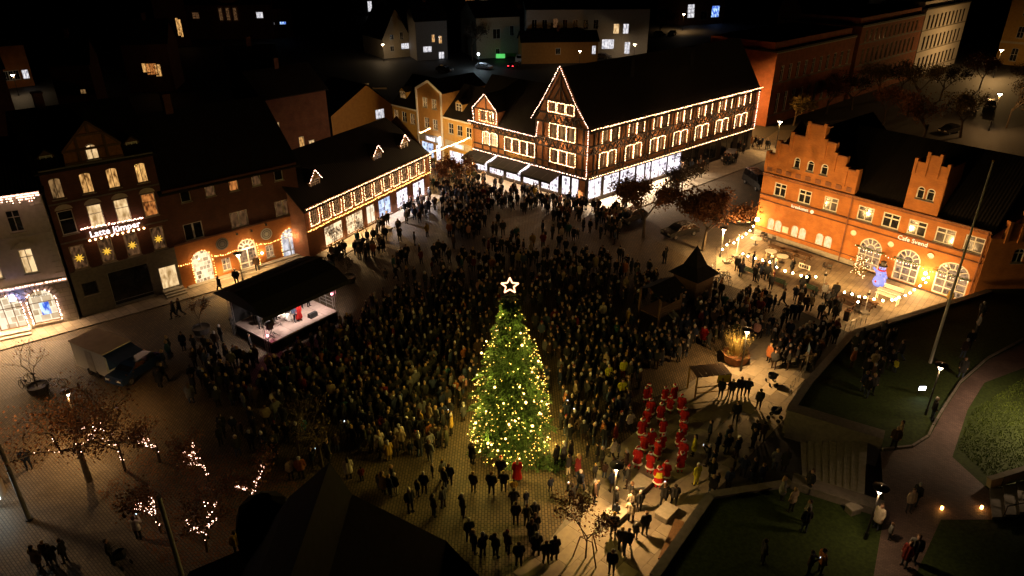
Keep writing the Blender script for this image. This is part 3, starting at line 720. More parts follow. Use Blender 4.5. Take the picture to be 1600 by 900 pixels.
bulbs(B, [(1.7, -0.4, 8.2), (6.75, -0.4, 8.0)], 0.08, 0.05, 'bulb_pink', jit=0.07)
sb = MB()
for k in range(11): sb.ball((2.15 + k * .44, -0.45, 7.05), 0.09, 6)
sb.build('sign_bulbs', 'bulb_warm', sg, kind='stuff')

# ---- C: brick house with three arched doors
fc = Fac((287, 452), (480, 393), 0)
C_ = fc.root('arched_brick_house', 'long brick house with three arched doors, spotlit round emblems and light garland', 'building')
xa = (1.55, 3.85, 6.15, 8.45, 10.8); xb = ((1.2, 2.95), (5.68, 7.45), (10.35, 12.15))
ops = [(x, x + .92, 8.4, 9.65, 0) for x in xa] + [(a, b, 4.65, 6.3, 0) for a, b in xb] + [(1.25, 3.15, 0.1, 3.4, .95), (4.05, 4.9, .6, 1.9, 0), (5.8, 7.72, .1, 3.3, .95), (8.65, 9.5, .55, 1.95, 0), (10.42, 12.36, .1, 3.15, .95)]
wall(C_, 0, 13.2, 4.5, 9.9, [o for o in ops if o[2] > 4], 'brick_dark')
wall(C_, 0, 13.2, 0, 4.5, [o for o in ops if o[2] < 4], 'brick_orange', name='shop_wall', y=-.03)
for x, p in zip(xa, ('dark_glass', 'pane_brown', 'pane_orange', 'pane_brown', 'dark_glass')): window(C_, x, x + .92, 8.4, 9.65, p, cols=1, rows=())
for a, b in xb: window(C_, a, b, 4.65, 6.3, 'pane_brown' if a > 5 else 'dark_glass', cols=2, rows=(), mw=.16)
window(C_, 1.25, 3.15, .1, 3.4, 'shop_warm', cols=1, rows=(), arch=.95, y=-.03, string='bulb_gold', sill=None, name='shop_window')
window(C_, 5.8, 7.72, .1, 3.3, 'cafe_pane', cols=2, rows=(.3, .95), arch=.95, fan=True, y=-.03, string='bulb_gold', sill=None, name='arched_door', fw=.14, mw=.12)
window(C_, 10.42, 12.36, .1, 3.15, 'pane_cool', cols=2, rows=(.3,), arch=.95, fan=True, y=-.03, string='bulb_gold', sill=None, name='arched_door', frame='grey_paint', mw=.1)
for a, b in ((4.05, 4.9), (8.65, 9.5)): window(C_, a, b, .6, 1.95, 'cafe_pane', cols=2, rows=(.5,), y=-.03)
for (x, z, mt) in ((4.42, 3.48, 'stone_dark'), (8.99, 3.24, 'white_paint')):
    e = MB()
    for r0, r1, yy in ((.62, .52, -.10), (.40, .34, -.09)):
        for k in range(24):
            a0, a1 = 2*math.pi*k/24, 2*math.pi*(k+1)/24
            e.quad((x+r0*math.cos(a0), yy, z+r0*math.sin(a0)), (x+r0*math.cos(a1), yy, z+r0*math.sin(a1)), (x+r1*math.cos(a1), yy, z+r1*math.sin(a1)), (x+r1*math.cos(a0), yy, z+r1*math.sin(a0)))
    star5(e, (x, z), .3, -.09, 12, .6, .02)
    em = e.build('round_emblem', mt, C_)
    MB().poly([(x + .64*math.cos(2*math.pi*k/24), -.05, z + .64*math.sin(2*math.pi*k/24)) for k in range(24)]).build('emblem_disc', 'dark_paint' if mt != 'white_paint' else 'grey_paint', em)
for x, z in ((5.9, 3.95), (7.4, 3.88), (8.99, 4.1)):
    f = MB().tube((x, -.03, z + .3), (x, -.45, z + .35), .025).tube((x, -.45, z + .36), (x, -.4, z + .2), .09, .13).build('spotlight', 'steel_dark', C_)
    lamp('spot_beam', C_, (x, -.42, z + .22), 26, (1, .70, .42), .06, 'SPOT', (R(20), 0, 0), R(120))
sn = MB().ball((8.15, -.18, 1.4), .12).build('wall_lantern', 'lamp_white', C_); lamp('lantern_light', C_, (8.15, -.35, 1.4), 18, (1, .6, .28), .1)
bulbs(C_, [(0, -.12, 2.5), (1.2, -.12, 2.45)], .14, .05, 'bulb_gold'); bulbs(C_, [(3.2, -.12, 2.5), (4.5, -.12, 2.3), (5.75, -.12, 2.45)], .14, .05, 'bulb_gold')
bulbs(C_, [(7.77, -.12, 2.4), (9.2, -.12, 2.15), (10.37, -.12, 2.3)], .14, .05, 'bulb_gold'); bulbs(C_, [(12.4, -.12, 2.3), (13.2, -.12, 2.5)], .14, .05, 'bulb_gold')
for z, h, d in ((4.45, .18, .1), (9.65, .3, .25)): MB().box(0, -d, z, 13.2, 0, z + h).build('cornice', 'brick_dark', C_)
shell(C_, 0, 13.2, 12, 0, 9.9, 15.5, 'brick_dark'); rfC = gable_roof(C_, 0, 13.2, 12, 9.95, 15.6); chimney(rfC, 4, 6, 14.6, 17)
MB().box(.4, -.6, 0.1, 12.9, -.035, .22).build('doorstep', 'stone', C_)
for x in (2.2, 6.8, 11.4): lamp('doorway_light', C_, (x, -.5, 2.3), 36, (1, .62, .28), .05)

# ---- D: low shop house with a steep roof and three lit dormers
fd = Fac((488, 357), (669.5, 268.5), 3.1)
D_ = fd.root('low_shop_house', 'low brick shop house with steep black roof, three dormers and outlined windows', 'building')
ops = [(-.2 + 1.797 * k, 1.0 + 1.797 * k, 3.5, 5.38, 0) for k in range(12)]
shopx = [(1.7, 4.7, 'shop_warm'), (5.3, 8.3, 'shop_warm'), (8.9, 10.5, 'shop_cream'), (11.2, 13.6, 'shop_blue'), (14.8, 17.2, 'shop_white'), (18.3, 20.9, 'shop_white')]
so = [(a, b, .35, 2.55, 0) for a, b, _ in shopx]
wall(D_, -.9, 22.0, 3.1, 5.6, ops, 'brick_red'); wall(D_, -.9, 22.0, 0, 3.1, so, 'brick_red', name='shop_wall', y=-.02)
for o in ops: window(D_, *o[:4], 'pane_brown', cols=2, rows=(.5,), string='bulb_warm', spacing=.125, r=.042)
for a, b, p in shopx: window(D_, a, b, .35, 2.55, p, cols=2, rows=(), y=-.02, name='shop_window', frame='timber_brown')
MB().box(-.9, -.16, 2.95, 22, -.025, 3.1).build('cornice', 'timber_pale', D_); MB().box(-.9, -.22, 5.42, 22, 0, 5.6).build('gutter', 'timber_brown', D_)
bulbs(D_, [(-.9, -.3, 3.12), (22.1, -.3, 3.12)], .13, .055, 'bulb_gold', jit=.06); bulbs(D_, [(-.9, -.4, 5.5), (22.2, -.4, 5.5)], .16, .05, 'bulb_warm'); bulbs(D_, [(22.1, -.2, 5.4), (22.15, -.2, 3.1)], .2, .05, 'bulb_warm')
shell(D_, -.9, 22, 9, 0, 5.6, 10.0, 'brick_red', gables=True); gable_roof(D_, -.9, 22, 9, 5.65, 10.1, hip=(0, 2.6))
for a, b, p in shopx: lamp('shop_light', D_, ((a + b) / 2, -.35, 2.45), 2.6 * 45 * (b - a), (1, .62, .26) if p in ('shop_warm', 'shop_cream') else (.95, .85, .85), .05, 'SPOT', (R(-24), 0, 0), R(125))
for x in (2.6, 13.4, 18.8): dormer(D_, x, 1.7, 6.5, 7.55, 8.5, 1.3, 2.6, 'timber_pale', pane='pane_brown', string='bulb_pink')

# ---- E: three narrow street houses
fe = Fac((612.5, 162.9), (736.6, 192.7), 7.0)
E1 = fe.root('yellow_house', 'yellow house with white cornice and dormer, left neighbour of the tall white-edged gable', 'building')
E2 = fe.root('white_edged_gable_house', 'tall ochre gable house edged in white with a blue shop sign', 'building')
E3 = fe.root('yellow_corner_house', 'yellow house with one dormer beside the half-timbered corner building', 'building')
def ehouse(rt, x0, x1, wx, dorm):
    ops = [(x, x + 1.1, 4.75, 6.3, 0) for x in wx]
    wall(rt, x0, x1, 3.9, 7.0, ops, 'stucco_yellow')
    for o in ops: window(rt, *o[:4], random.choice(('pane_brown', 'dark_glass', 'pane_warm_dim')), cols=2, rows=(.5,))
    MB().box(x0, -.2, 6.85, x1, 0, 7.05).build('cornice', 'white_paint', rt)
    shell(rt, x0, x1, 9, 0, 7, 10.9, 'stucco_ochre'); gable_roof(rt, x0, x1, 9, 7.05, 11.0, over=.1)
    dormer(rt, dorm, 1.5, 7.5, 9.05, 9.6, 1.1, 2.2, 'stucco_yellow', pane='pane_warm_dim')
ehouse(E1, 0, 5.95, (.3, 2.25, 4.2), 1.45); wall(E1, 0, 5.95, 0, 3.9, [(1, 5, .3, 2.6, 0)], 'stucco_yellow', name='shop_wall'); window(E1, 1, 5, .3, 2.6, 'shop_white', cols=2, rows=(), name='shop_window')
ehouse(E3, 11.65, 17.6, (12.75, 14.6, 16.45), 14.0)
wall(E3, 11.65, 17.6, 0, 3.9, [(12.75, 15.8, .3, 2.3, 0), (16.4, 17.3, .1, 2.2, 0)], 'stucco_yellow', name='shop_wall')
window(E3, 12.75, 15.8, .3, 2.3, 'shop_white', cols=3, rows=(), name='shop_window'); window(E3, 16.4, 17.3, .1, 2.2, 'dark_glass', cols=1, rows=(), sill=None, name='door')
MB().box(12.0, -.08, 2.75, 17.5, -.01, 3.75).build('fascia', 'stucco_cream', E3)
gp = [(5.95, 10.15), (11.65, 10.15), (8.75, 11.6)]
ops = [(7.37, 8.47, 7.75, 9.2, 0), (9.38, 10.48, 7.75, 9.2, 0), (7.53, 8.63, 4.75, 6.3, 0), (9.42, 10.52, 4.75, 6.3, 0), (6.6, 9.3, .3, 2.6, 0), (9.8, 10.9, .1, 2.6, 0)]
wall(E2, 5.95, 11.65, 0, 10.15, ops, 'stucco_ochre', y=-.05, top=[[(5.95, 10.15), (11.65, 10.15), (8.8, 11.6)]])
for o in ops[:4]: window(E2, *o[:4], random.choice(('pane_brown', 'pane_warm_dim', 'pane_brown')), cols=2, rows=(.5,), y=-.05)
window(E2, 6.6, 9.3, .3, 2.6, 'shop_blue', cols=2, rows=(), y=-.05, name='shop_window'); window(E2, 9.8, 10.9, .1, 2.6, 'shop_white', cols=1, rows=(), y=-.05, sill=None, name='door')
for a, b in (((6.1, 0), (6.1, 10.2)), ((11.5, 0), (11.5, 10.2)), ((6.0, 10.2), (8.8, 11.62)), ((11.6, 10.2), (8.8, 11.62))): MB().beam((a[0], -.1, a[1]), (b[0], -.1, b[1]), .32, .12).build('gable_trim', 'white_paint', E2)
mbq = MB(); mbq.quad((5.95, -.05, 10.2), (8.8, -.05, 11.7), (8.8, 9, 11.7), (5.95, 9, 10.2)).quad((11.65, -.05, 10.2), (8.8, -.05, 11.7), (8.8, 9, 11.7), (11.65, 9, 10.2)); mbq.build('roof', 'tile_black', E2)
shell(E2, 5.96, 11.64, 9, 0, 10.1, 10.3, 'stucco_ochre', gables=False)
MB().box(6.3, -.14, 2.85, 11.3, -.06, 3.8).build('fascia', 'stucco_grey', E2)
for rt, x, y in ((E2, 8.85, -.2), (E3, 15.0, -.15)):
    s = MB().box(x - 1.0, y - .06, 2.95, x + 1.0, y, 3.6).build('shop_sign', 'sign_blue', rt); text('sign_letters', 'Thiele', .58, 'sign_white', s, (x, y - .09, 3.28), FACE_ROT)
MB().box(11.05, -.5, 2.6, 11.2, -.11, 4.0).build('projecting_sign', 'sign_white', E2)
lamp('fascia_light', E2, (10.6, -.8, 3.5), 20, (.8, .88, 1), .2)
fe0 = Fac((520, 210), (612, 190), 2.0)
E0 = fe0.root('dim_gable_house', 'dim brownish gable house whose wall with one pale window rises behind the black roof', 'building')
w0, zz = fe0.uz(594, 178); zt = fe0.uz(612, 163)[1]; xp, zp = fe0.uz(572, 133); xr = fe0.uz(613, 180)[0]
opx = [(w0 - .9, w0 + .9, zz - .8, zz + .8, 0)]
wall(E0, 0, xr, 0, zt, opx, 'stucco_ochre', top=[[(0, zt), (xr, zt), (xp, zp)]]); window(E0, *opx[0][:4], 'pane_cool', cols=3, rows=())
rr = MB(); rr.quad((-.3, -.2, zt - .1), (xp, -.2, zp + .1), (xp, 10, zp + .1), (-.3, 10, zt - .1)).quad((xr + .3, -.2, zt - .1), (xp, -.2, zp + .1), (xp, 10, zp + .1), (xr + .3, 10, zt - .1)); rr.build('roof', 'tile_black', E0)
for q0, q1 in (((553, 133), (576, 131)), ((582, 138), (604, 138))):
    a = fe0.uz(*q0, 3); b = fe0.uz(*q1, 3); MB().beam((a[0], 3, a[1]), (b[0], 3, b[1]), .25, .2).build('dormer_trim', 'white_paint', E0)

# ---- F: half-timbered corner building
ff = Fac((743, 232), (918, 279), 3.4); fl = Fac((918, 279), (1175, 200), 3.4)
F_ = fl.root('half_timbered_building', 'large half-timbered corner building outlined in fairy lights with gold-lettered sign', 'building')
FT = empty('front_frame', (ff.A.x, ff.A.y, 0), ff.az)
opsF = [(1.7, 2.9, 4.45, 6.2, .2), (3.1, 4.35, 4.45, 6.2, .2)] + [(x, x + 1.12, 4.4, 6.1, 0) for x in (5.9, 7.3, 8.67, 10.03)] + [(x, x + 1.2, 4.5, 6.1, 0) for x in (14.0, 15.38, 16.76)] + [(x, x + 1.2, 7.6, 9.3, 0) for x in (13.8, 15.2, 16.6)] + [(x, x + 1.12, 10.85, 11.95, 0) for x in (13.5, 14.95, 16.4)]
CX = 19.87
gl = [(11.3, 9.5), (CX, 9.5), (17.9, 12.15), (12.7, 12.15)]
wall(FT, -1.2, 11.3, 3.4, 7.35, opsF[:6], 'infill', reveal=.16); wall(FT, 11.3, CX, 3.4, 9.5, opsF[6:12], 'infill', y=-.12)
gm = MB(); gops = opsF[12:]
wall(FT, 12.7, 17.9, 10.2, 12.15, gops, 'infill', y=-.12, name='gable', top=[[(11.3, 9.5), (CX, 9.5), (19.35, 10.2), (11.85, 10.2)], [(11.85, 10.2), (12.7, 10.2), (12.7, 12.15)], [(17.9, 10.2), (19.35, 10.2), (17.9, 12.15)], [(12.7, 12.15), (17.9, 12.15), (15.3, 16.3)]])
fpan = ('pane_brown', 'pane_brown', 'pane_brown', 'pane_warm_dim')
for i, o in enumerate(opsF): window(FT, *o[:4], 'pane_cream' if i < 2 else random.choice(fpan), cols=2, rows=(.6,), arch=o[4], y=-.12 if i >= 6 else 0, frame='timber_brown' if i > 1 else 'white_paint', string='bulb_warm', sill=None, spacing=.11, r=.05)
def timber(rt, a, b, w=.2, y=-.03): MB().beam((a[0], y - .05, a[1]), (b[0], y - .05, b[1]), w, .1).build('timber', 'timber_dark', rt)
for z in (3.55, 4.3, 6.35, 7.2): timber(FT, (-1.2, z), (11.3, z))
for z in (3.55, 4.35, 6.3, 7.35, 9.4, 10.55, 12.15): timber(FT, (11.3 + max(0, (z - 9.5) * .5), z), (CX - max(0, (z - 9.5) * .7), z), y=-.15)
for x in (-1.1, 1.5, 3.0, 4.5, 5.75, 7.15, 8.55, 9.9, 11.2): timber(FT, (x, 3.6), (x, 7.2))
for x in (11.45, 12.6, 13.7, 15.1, 16.5, 18.1, 19.1): timber(FT, (x, 3.6), (x, 9.4), y=-.15)
for x in (13.3, 14.8, 16.25, 17.7): timber(FT, (x, 9.5), (x, 12.1), y=-.15)
for k in range(12): x = -1 + k * 1.02; timber(FT, (x, 6.45), (x + .5, 7.1), .13); timber(FT, (x + .5, 7.1), (x + 1.0, 6.45), .13)
for k in range(8):
    x = 11.7 + k * 1.0
    for z0, z1 in ((6.4, 7.25), (9.5, 10.4)):
        if z0 > 9 and (x < 12.2 or x > 18.2): continue
        timber(FT, (x, z0), (x + .5, z1), .13, -.15); timber(FT, (x + .5, z1), (x + 1.0, z0), .13, -.15)
for a, b in (((13.2, 12.2), (15.3, 15.6)), ((17.4, 12.2), (15.3, 15.6)), ((15.3, 12.2), (15.3, 16)), ((14.2, 12.3), (15.2, 13.9)), ((16.4, 12.3), (15.4, 13.9))): timber(FT, a, b, .15, -.15)
bge = [(10.8, 9.55), (12.65, 12.2), (15.25, 16.45), (17.9, 12.2), (20.05, 9.6)]
bulbs(FT, [(x, -.45, z) for x, z in bge], .2, .052, 'bulb_pink'); bulbs(FT, [(11.9, -.35, 9.3), (11.6, -.35, 7.3), (11.3, -.35, 7.2), (-1.2, -.35, 7.3)], .17, .055, 'bulb_pink')
bulbs(FT, [(-.3, -.35, 3.4), (CX + .1, -.35, 3.4)], .2, .055, 'bulb_pink'); bulbs(FT, [(CX, -.3, 3.4), (CX, -.3, 9.5)], .18, .055, 'bulb_pink')
# ground floor shops of the front, under dark awnings
shf = [(-.6, 2.2), (2.6, 5.4), (5.8, 8.6), (9.0, 11.8), (12.2, 15.2), (15.7, 17.1), (17.3, 19.5)]
wall(FT, -1.2, CX, 0, 3.4, [(a, b, .4, 2.95, 0) for a, b in shf], 'timber_dark', name='shop_wall', y=.02)
for a, b in shf: window(FT, a, b, .4, 2.95, 'shop_white', cols=2, rows=(), y=.02, name='shop_window', frame='dark_paint', sill=None)
for a, b in shf: lamp('shop_light', FT, ((a + b) / 2, -.4, 2.3), 3.6 * 55 * (b - a), (1, .72, .46), .05, 'SPOT', (R(-24), 0, 0), R(125))
for a, b in ((-.6, 4.1), (4.6, 10.2), (10.7, 15.8)):
    aw = MB(); aw.quad((a, -.15, 3.2), (b, -.15, 3.2), (b, -2.3, 2.55), (a, -2.3, 2.55)); aw.quad((a, -.15, 3.16), (a, -2.3, 2.51), (b, -2.3, 2.51), (b, -.15, 3.16)); aw.quad((a, -2.3, 2.25), (b, -2.3, 2.25), (b, -2.3, 2.55), (a, -2.3, 2.55))
    q = aw.build('awning', 'black_cloth', FT); n = int((b - a) / 1.4)
    for k in range(n + 1): x = a + (b - a) * k / n; MB().tube((x, -.15, 3.17), (x, -2.3, 2.53), .03).build('awning_rib', 'steel_dark', q)
for x in (4.35, 10.45): MB().beam((x, -.2, 3.25), (x, -2.2, 2.7), .16, .1, up=(0, 0, 1)).build('tube_light', 'neon_white', FT)
for x, z in ((2.5, 5.5), (7.5, 5.5), (12.6, 6.8), (16, 6.9), (19, 6.8), (15.3, 10.2), (2.3, 8.6)): lamp('string_glow', FT, (x, -1.1, z), 40, (1, .55, .26), .03)
text('sign_letters', 'Siggards Gaard', .72, 'gold', FT, (8.6, -.14, 3.95), FACE_ROT, .03)
lamp('sign_light', FT, (8.6, -.9, 4.4), 12, (1, .7, .35), .2)
dm = MB(); dm.poly([(.1, -.05, 7.35), (4.45, -.05, 7.35), (4.45, -.05, 9.3), (2.3, -.05, 11.25), (.1, -.05, 9.3)]); dm.quad((.1, -.05, 7.35), (.1, 3, 7.35), (.1, 3, 9.3), (.1, -.05, 9.3)).quad((4.45, -.05, 7.35), (4.45, 3, 7.35), (4.45, 3, 9.3), (4.45, -.05, 9.3))
dmo = dm.build('dormer', 'infill', FT)
MB().quad((-.1, -.3, 9.2), (2.3, -.3, 11.4), (2.3, 4, 11.4), (-.1, 4, 9.2)).quad((4.65, -.3, 9.2), (2.3, -.3, 11.4), (2.3, 4, 11.4), (4.65, 4, 9.2)).build('dormer_roof', 'tile_black', dmo)
for x in (1.3, 2.75): window(FT, x, x + 1.2, 7.75, 9.05, 'pane_brown', y=-.2, string='bulb_warm', sill=None, frame='timber_brown')
for a, b in (((.1, 9.25), (2.3, 11.2)), ((4.45, 9.25), (2.3, 11.2)), ((.1, 9.2), (4.45, 9.2)), ((2.3, 9.2), (2.3, 11.2))): timber(FT, a, b, .15, -.06)
bulbs(FT, [(.2, -.4, 7.45), (-.05, -.4, 9.25), (2.3, -.4, 11.35), (4.6, -.4, 9.25), (4.5, -.4, 7.45)], .17, .055, 'bulb_pink')
gable_roof(FT, -1.2, 12.5, 10, 7.4, 12.8, over=.3, name='roof')
shell(FT, -1.2, 12.0, 10, 0, 7.4, 12.6, 'infill')
def reframe(tmp, root):
    rel = root.matrix_world.inverted() @ tmp.matrix_world
    for ch in list(tmp.children): ch.parent = root; ch.matrix_parent_inverse = Matrix(); ch.matrix_basis = rel @ ch.matrix_basis
    bpy.data.objects.remove(tmp)
bpy.context.view_layer.update(); reframe(FT, F_)
# long side along the street
FLX = 37.9
opl = []
for k in range(7):
    for x0, z0, z1 in ((2.25 + 5.05 * k, 7.45, 9.35), (1.9 + 5.05 * k, 4.3, 6.2)):
        opl += [(x0, x0 + 1.38, z0, z1, .12), (x0 + 1.62, x0 + 3.0, z0, z1, .12)]
wall(F_, 0, FLX, 3.4, 9.5, opl, 'infill')
for o in opl: window(F_, *o[:4], random.choice(fpan), cols=2, rows=(.6,), arch=.12, frame='timber_brown', string='bulb_warm', sill=None, spacing=.11, r=.05)
for z in (3.55, 4.2, 6.4, 7.3, 9.42): timber(F_, (.1, z), (FLX, z))
for k in range(8):
    x = .9 + 5.05 * k
    for xx in (x, x + .75, x + 4.35):
        if 0 < xx < FLX: timber(F_, (xx, 3.6), (xx, 9.35))
for k in range(37):
    x = .4 + k; timber(F_, (x, 6.5), (x + .5, 7.2), .12); timber(F_, (x + .5, 7.2), (x + 1, 6.5), .12)
shl = [(.3, 2.8, 1), (3.2, 6.2, 1), (6.4, 9.5, 1), (9.7, 11.5, 1), (11.6, 12.8, 1), (12.9, 16.4, 1), (16.5, 19.6, 1), (20.5, 24, 0), (25, 28.5, 0), (29.5, 33, 0), (34, 37, 0)]
wall(F_, 0, FLX, 0, 3.4, [(a, b, .45, 3.05, 0) for a, b, _ in shl], 'timber_dark', name='shop_wall', y=.02)
for a, b, l_ in shl: window(F_, a, b, .45, 3.05, 'shop_white' if l_ else 'dark_glass', cols=2 if b - a > 2 else 1, rows=(), y=.02, name='shop_window', frame='dark_paint', sill=None)
for a, b, l_ in shl:
    if l_: lamp('shop_light', F_, ((a + b) / 2, -.4, 2.6), 4.6 * 60 * (b - a), (1, .74, .46), .05, 'SPOT', (R(-24), 0, 0), R(125))
for k in range(10): lamp('string_glow', F_, (2 + k * 3.7, -1.1, 6.6), 42, (1, .55, .24), .03)
bulbs(F_, [(0, -.3, 3.4), (FLX, -.3, 3.4)], .2, .055, 'bulb_warm'); bulbs(F_, [(-.2, -.45, 9.5), (FLX + .6, -.45, 9.6)], .2, .055, 'bulb_warm'); bulbs(F_, [(FLX, -.2, 9.4), (FLX, -.2, 3.4)], .17, .055, 'bulb_pink')
rf = gable_roof(F_, -.0, FLX, 9.2, 9.6, 16.3, over=.3)
for x in (11, 24): chimney(rf, x, 3.4, 13.5, 16.3, 'slate', .8)
for px_, py_ in ((1129, 117), (1149, 113)):
    x, z = fl.uz(px_, py_, 2.4); t = (16.3 - 9.6) / 4.6; yy = 2.4; zr = 9.6 + t * yy
    MB().poly([(x - .28, yy - .05, zr - .5), (x + .28, yy - .05, zr - .5), (x + .28, yy + .55, zr + .42), (x - .28, yy + .55, zr + .42)]).build('skylight', 'pane_cream', rf)
shell(F_, .02, FLX, 9.2, 0, 9.5, 16.1, 'infill')

# ---- H: orange brick cafe with stepped gables
fh = Fac((1211.6, 284), (1510.7, 365.3), 6.45)
H_ = fh.root('stepped_gable_cafe', 'floodlit orange brick cafe with stepped gables and three arched doors', 'building')
x1w = [(0.0, 1.42), (2.87, 4.32), (5.75, 7.25), (9.35, 10.95), (11.85, 13.5), (14.3, 15.98), (16.8, 18.5), (19.3, 20.95)]
o1 = [(a, b, 4.95, 6.42, 0) for a, b in x1w]
o0 = [(-.1, .68, 1.0, 2.28, .35), (.78, 1.6, 1.0, 2.28, .35), (2.82, 3.6, 1.0, 2.28, .35), (3.72, 4.52, 1.0, 2.28, .35), (5.7, 6.5, 1.0, 2.28, .35), (6.62, 7.45, 1.0, 2.28, .35)]
od = [(10.3, 12.6, .05, 3.45, 1.15), (14.0, 16.3, .05, 3.45, 1.15), (17.8, 20.65, .05, 3.5, 1.2)]
og = [(1.7, 2.42, 8.45, 9.62, .36), (3.2, 3.98, 8.45, 9.62, .36), (4.72, 5.5, 8.45, 9.62, .36)]
steps_ = [(-1.55, -.5, 9.3), (-.5, .9, 10.65), (.9, 2.5, 11.85), (2.5, 4.55, 13.3), (4.55, 5.85, 11.85), (5.85, 7.2, 10.75), (7.2, 8.7, 9.6)]
wall(H_, -1.55, 21.2, 0, 7.25, o1 + o0 + od, 'brick_orange', reveal=.2)
wall(H_, .9, 5.85, 7.25, 9.7, og, 'brick_orange', name='stepped_gable', top=[[(.9, 9.7), (5.85, 9.7), (5.85, 11.85), (4.55, 11.85), (4.55, 13.3), (2.5, 13.3), (2.5, 11.85), (.9, 11.85)], [(-1.55, 7.25), (.9, 7.25), (.9, 10.65), (-.5, 10.65), (-.5, 9.3), (-1.55, 9.3)], [(5.85, 7.25), (8.7, 7.25), (8.7, 9.6), (7.2, 9.6), (7.2, 10.75), (5.85, 10.75)]])
sg = MB()
for a, b, z in steps_: sg.box(a, .24, 7.25, b, .6, z - .01)
sg.build('gable_core', 'brick_orange', H_)
for a, b, z in steps_:
    MB().box(a, -.14, z - 1.7, a + .34, .5, z + .28).build('pilaster', 'brick_orange', H_)
    MB().box(a + .3, -.06, z - .02, b + (.34 if z > 13 else 0), .52, z + .1).build('coping', 'brick_red', H_)
MB().box(8.36, -.14, 7.4, 8.7, .5, 9.85).build('pilaster', 'brick_orange', H_); MB().box(4.25, -.14, 11.6, 4.55, .5, 13.6).build('pilaster', 'brick_orange', H_)
for k in range(9): x = -1.2 + k * 1.12; MB().box(x, -.05, 7.45, x + .6, -.005, 7.9).build('blind_niche', 'brick_red', H_)
dgs = [(13.45, 14.45, 11.9), (14.45, 15.7, 12.7), (15.7, 16.55, 11.95)]
odg = [(14.28, 14.98, 8.5, 9.7, .33), (15.15, 15.88, 8.5, 9.7, .33)]
wall(H_, 13.45, 16.55, 7.25, 11.9, odg, 'brick_orange', name='stepped_dormer', y=-.02, top=[[(14.45, 11.9), (15.7, 11.9), (15.7, 12.7), (14.45, 12.7)]])
MB().box(13.45, .24, 7.25, 16.55, 3.4, 11.85).box(14.45, .24, 11.85, 15.7, .6, 12.65).build('dormer_core', 'brick_orange', H_)
for x, z in ((13.45, 12.2), (14.4, 12.95), (15.45, 12.95), (16.28, 12.2)): MB().box(x, -.12, 10.7, x + .27, .45, z).build('pilaster', 'brick_orange', H_)
for i, o in enumerate(o1): window(H_, *o[:4], ('dark_glass', 'dark_glass', 'pane_brown', 'dark_glass', 'dark_glass', 'dark_glass', 'pane_brown', 'pane_brown')[i], cols=2, rows=(.66,), fw=.11, mw=.11, sill='stone_dark')
litpane('pane_glow', (.8, .5, .2), (1.0, .74, .40), 1.5, scale=3.5)
for o in o0: window(H_, *o[:4], 'pane_glow', cols=1, rows=(), arch=.35, frame='white_paint', fw=.05, sill=None)
for o in og + odg: window(H_, *o[:4], 'dark_glass', cols=1, rows=(.7,), arch=o[4], fw=.1, y=-.02 if o[0] > 14 else 0, sill='stone_dark')
for i, o in enumerate(od): window(H_, *o[:4], 'cafe_pane', cols=3, rows=(.33, .66), arch=o[4], fan=True, fw=.13, mw=.08, sill=None, name='arched_door')
for z, h, d, mt in ((4.7, .14, .14, 'brick_dark'), (4.08, .1, .08, 'brick_dark'), (7.1, .12, .16, 'brick_red'), (6.85, .1, .06, 'brick_red'), (.0, .5, .08, 'stone'), (.9, .08, .05, 'brick_dark')):
    if z < 1: MB().box(-1.55, -d, z, 10.2, -.003, z + h).build('plinth' if z == 0 else 'string_course', mt, H_)
    else: MB().box(-1.55, -d, z, 21.2, -.003, z + h).build('string_course', mt, H_)
for k in range(60): x = -1.4 + k * .375; MB().box(x, -.1, 6.98, x + .16, -.004, 7.09).build('dentil', 'brick_orange', H_)
for x, z in ((9.47, 3.45), (13.24, 3.44), (16.97, 3.45)): MB().lathe([(.001, -.06), (.25, -.05), (.3, 0), (.3, .03)], (0, 0, 0), 16).build('round_wall_plaque', 'white_paint', H_).matrix_basis = Matrix.Translation((x, -.06, z)) @ Matrix.Rotation(R(90), 4, 'X')
text('sign_letters', 'Cafe Svend', .62, 'mat_letter', H_, (15.1, -.1, 4.38), FACE_ROT, .03)
text('sign_letters', 'kreskunst', .50, 'mat_letter', H_, (3.35, -.1, 4.38), FACE_ROT, .03)
MB().lathe([(.001, 0), (.2, 0), (.2, .05), (.001, .05)], (0, 0, 0), 12).build('sign_roundel', 'mat_letter', H_).matrix_basis = Matrix.Translation((4.75, -.05, 4.35)) @ Matrix.Rotation(R(90), 4, 'X')
for x in (8.63, 21.0): MB().tube((x, -.14, .1), (x, -.14, 7.1), .06).build('downpipe', 'brick_red', H_)
MB().box(1.8, -.06, 1.15, 2.5, -.01, 1.85).build('notice_board', 'white_paint', H_)
shell(H_, -1.55, 21.2, 12, 0, 7.25, 12.2, 'brick_orange', y0=.2)
rfH = gable_roof(H_, 5, 21.2, 12, 7.4, 12.6, over=.15, y0=.3)
cr = MB()
for sx, x in ((-1, -1.5), (1, 8.65)): cr.quad((x, .5, 8.3), (3.5, .5, 12.9), (3.5, 12, 12.9), (x, 12, 8.3))
cr.build('gable_roof', 'tile_black', H_)
bulbs(H_, [(10.0, -.25, 2.3), (11.4, -.35, 2.15), (13.0, -.25, 2.3), (13.9, -.3, 2.1), (16.4, -.3, 2.25), (17.6, -.3, 2.1), (20.8, -.25, 2.2)], .22, .04, 'bulb_warm', sag=.1)
wr = MB()
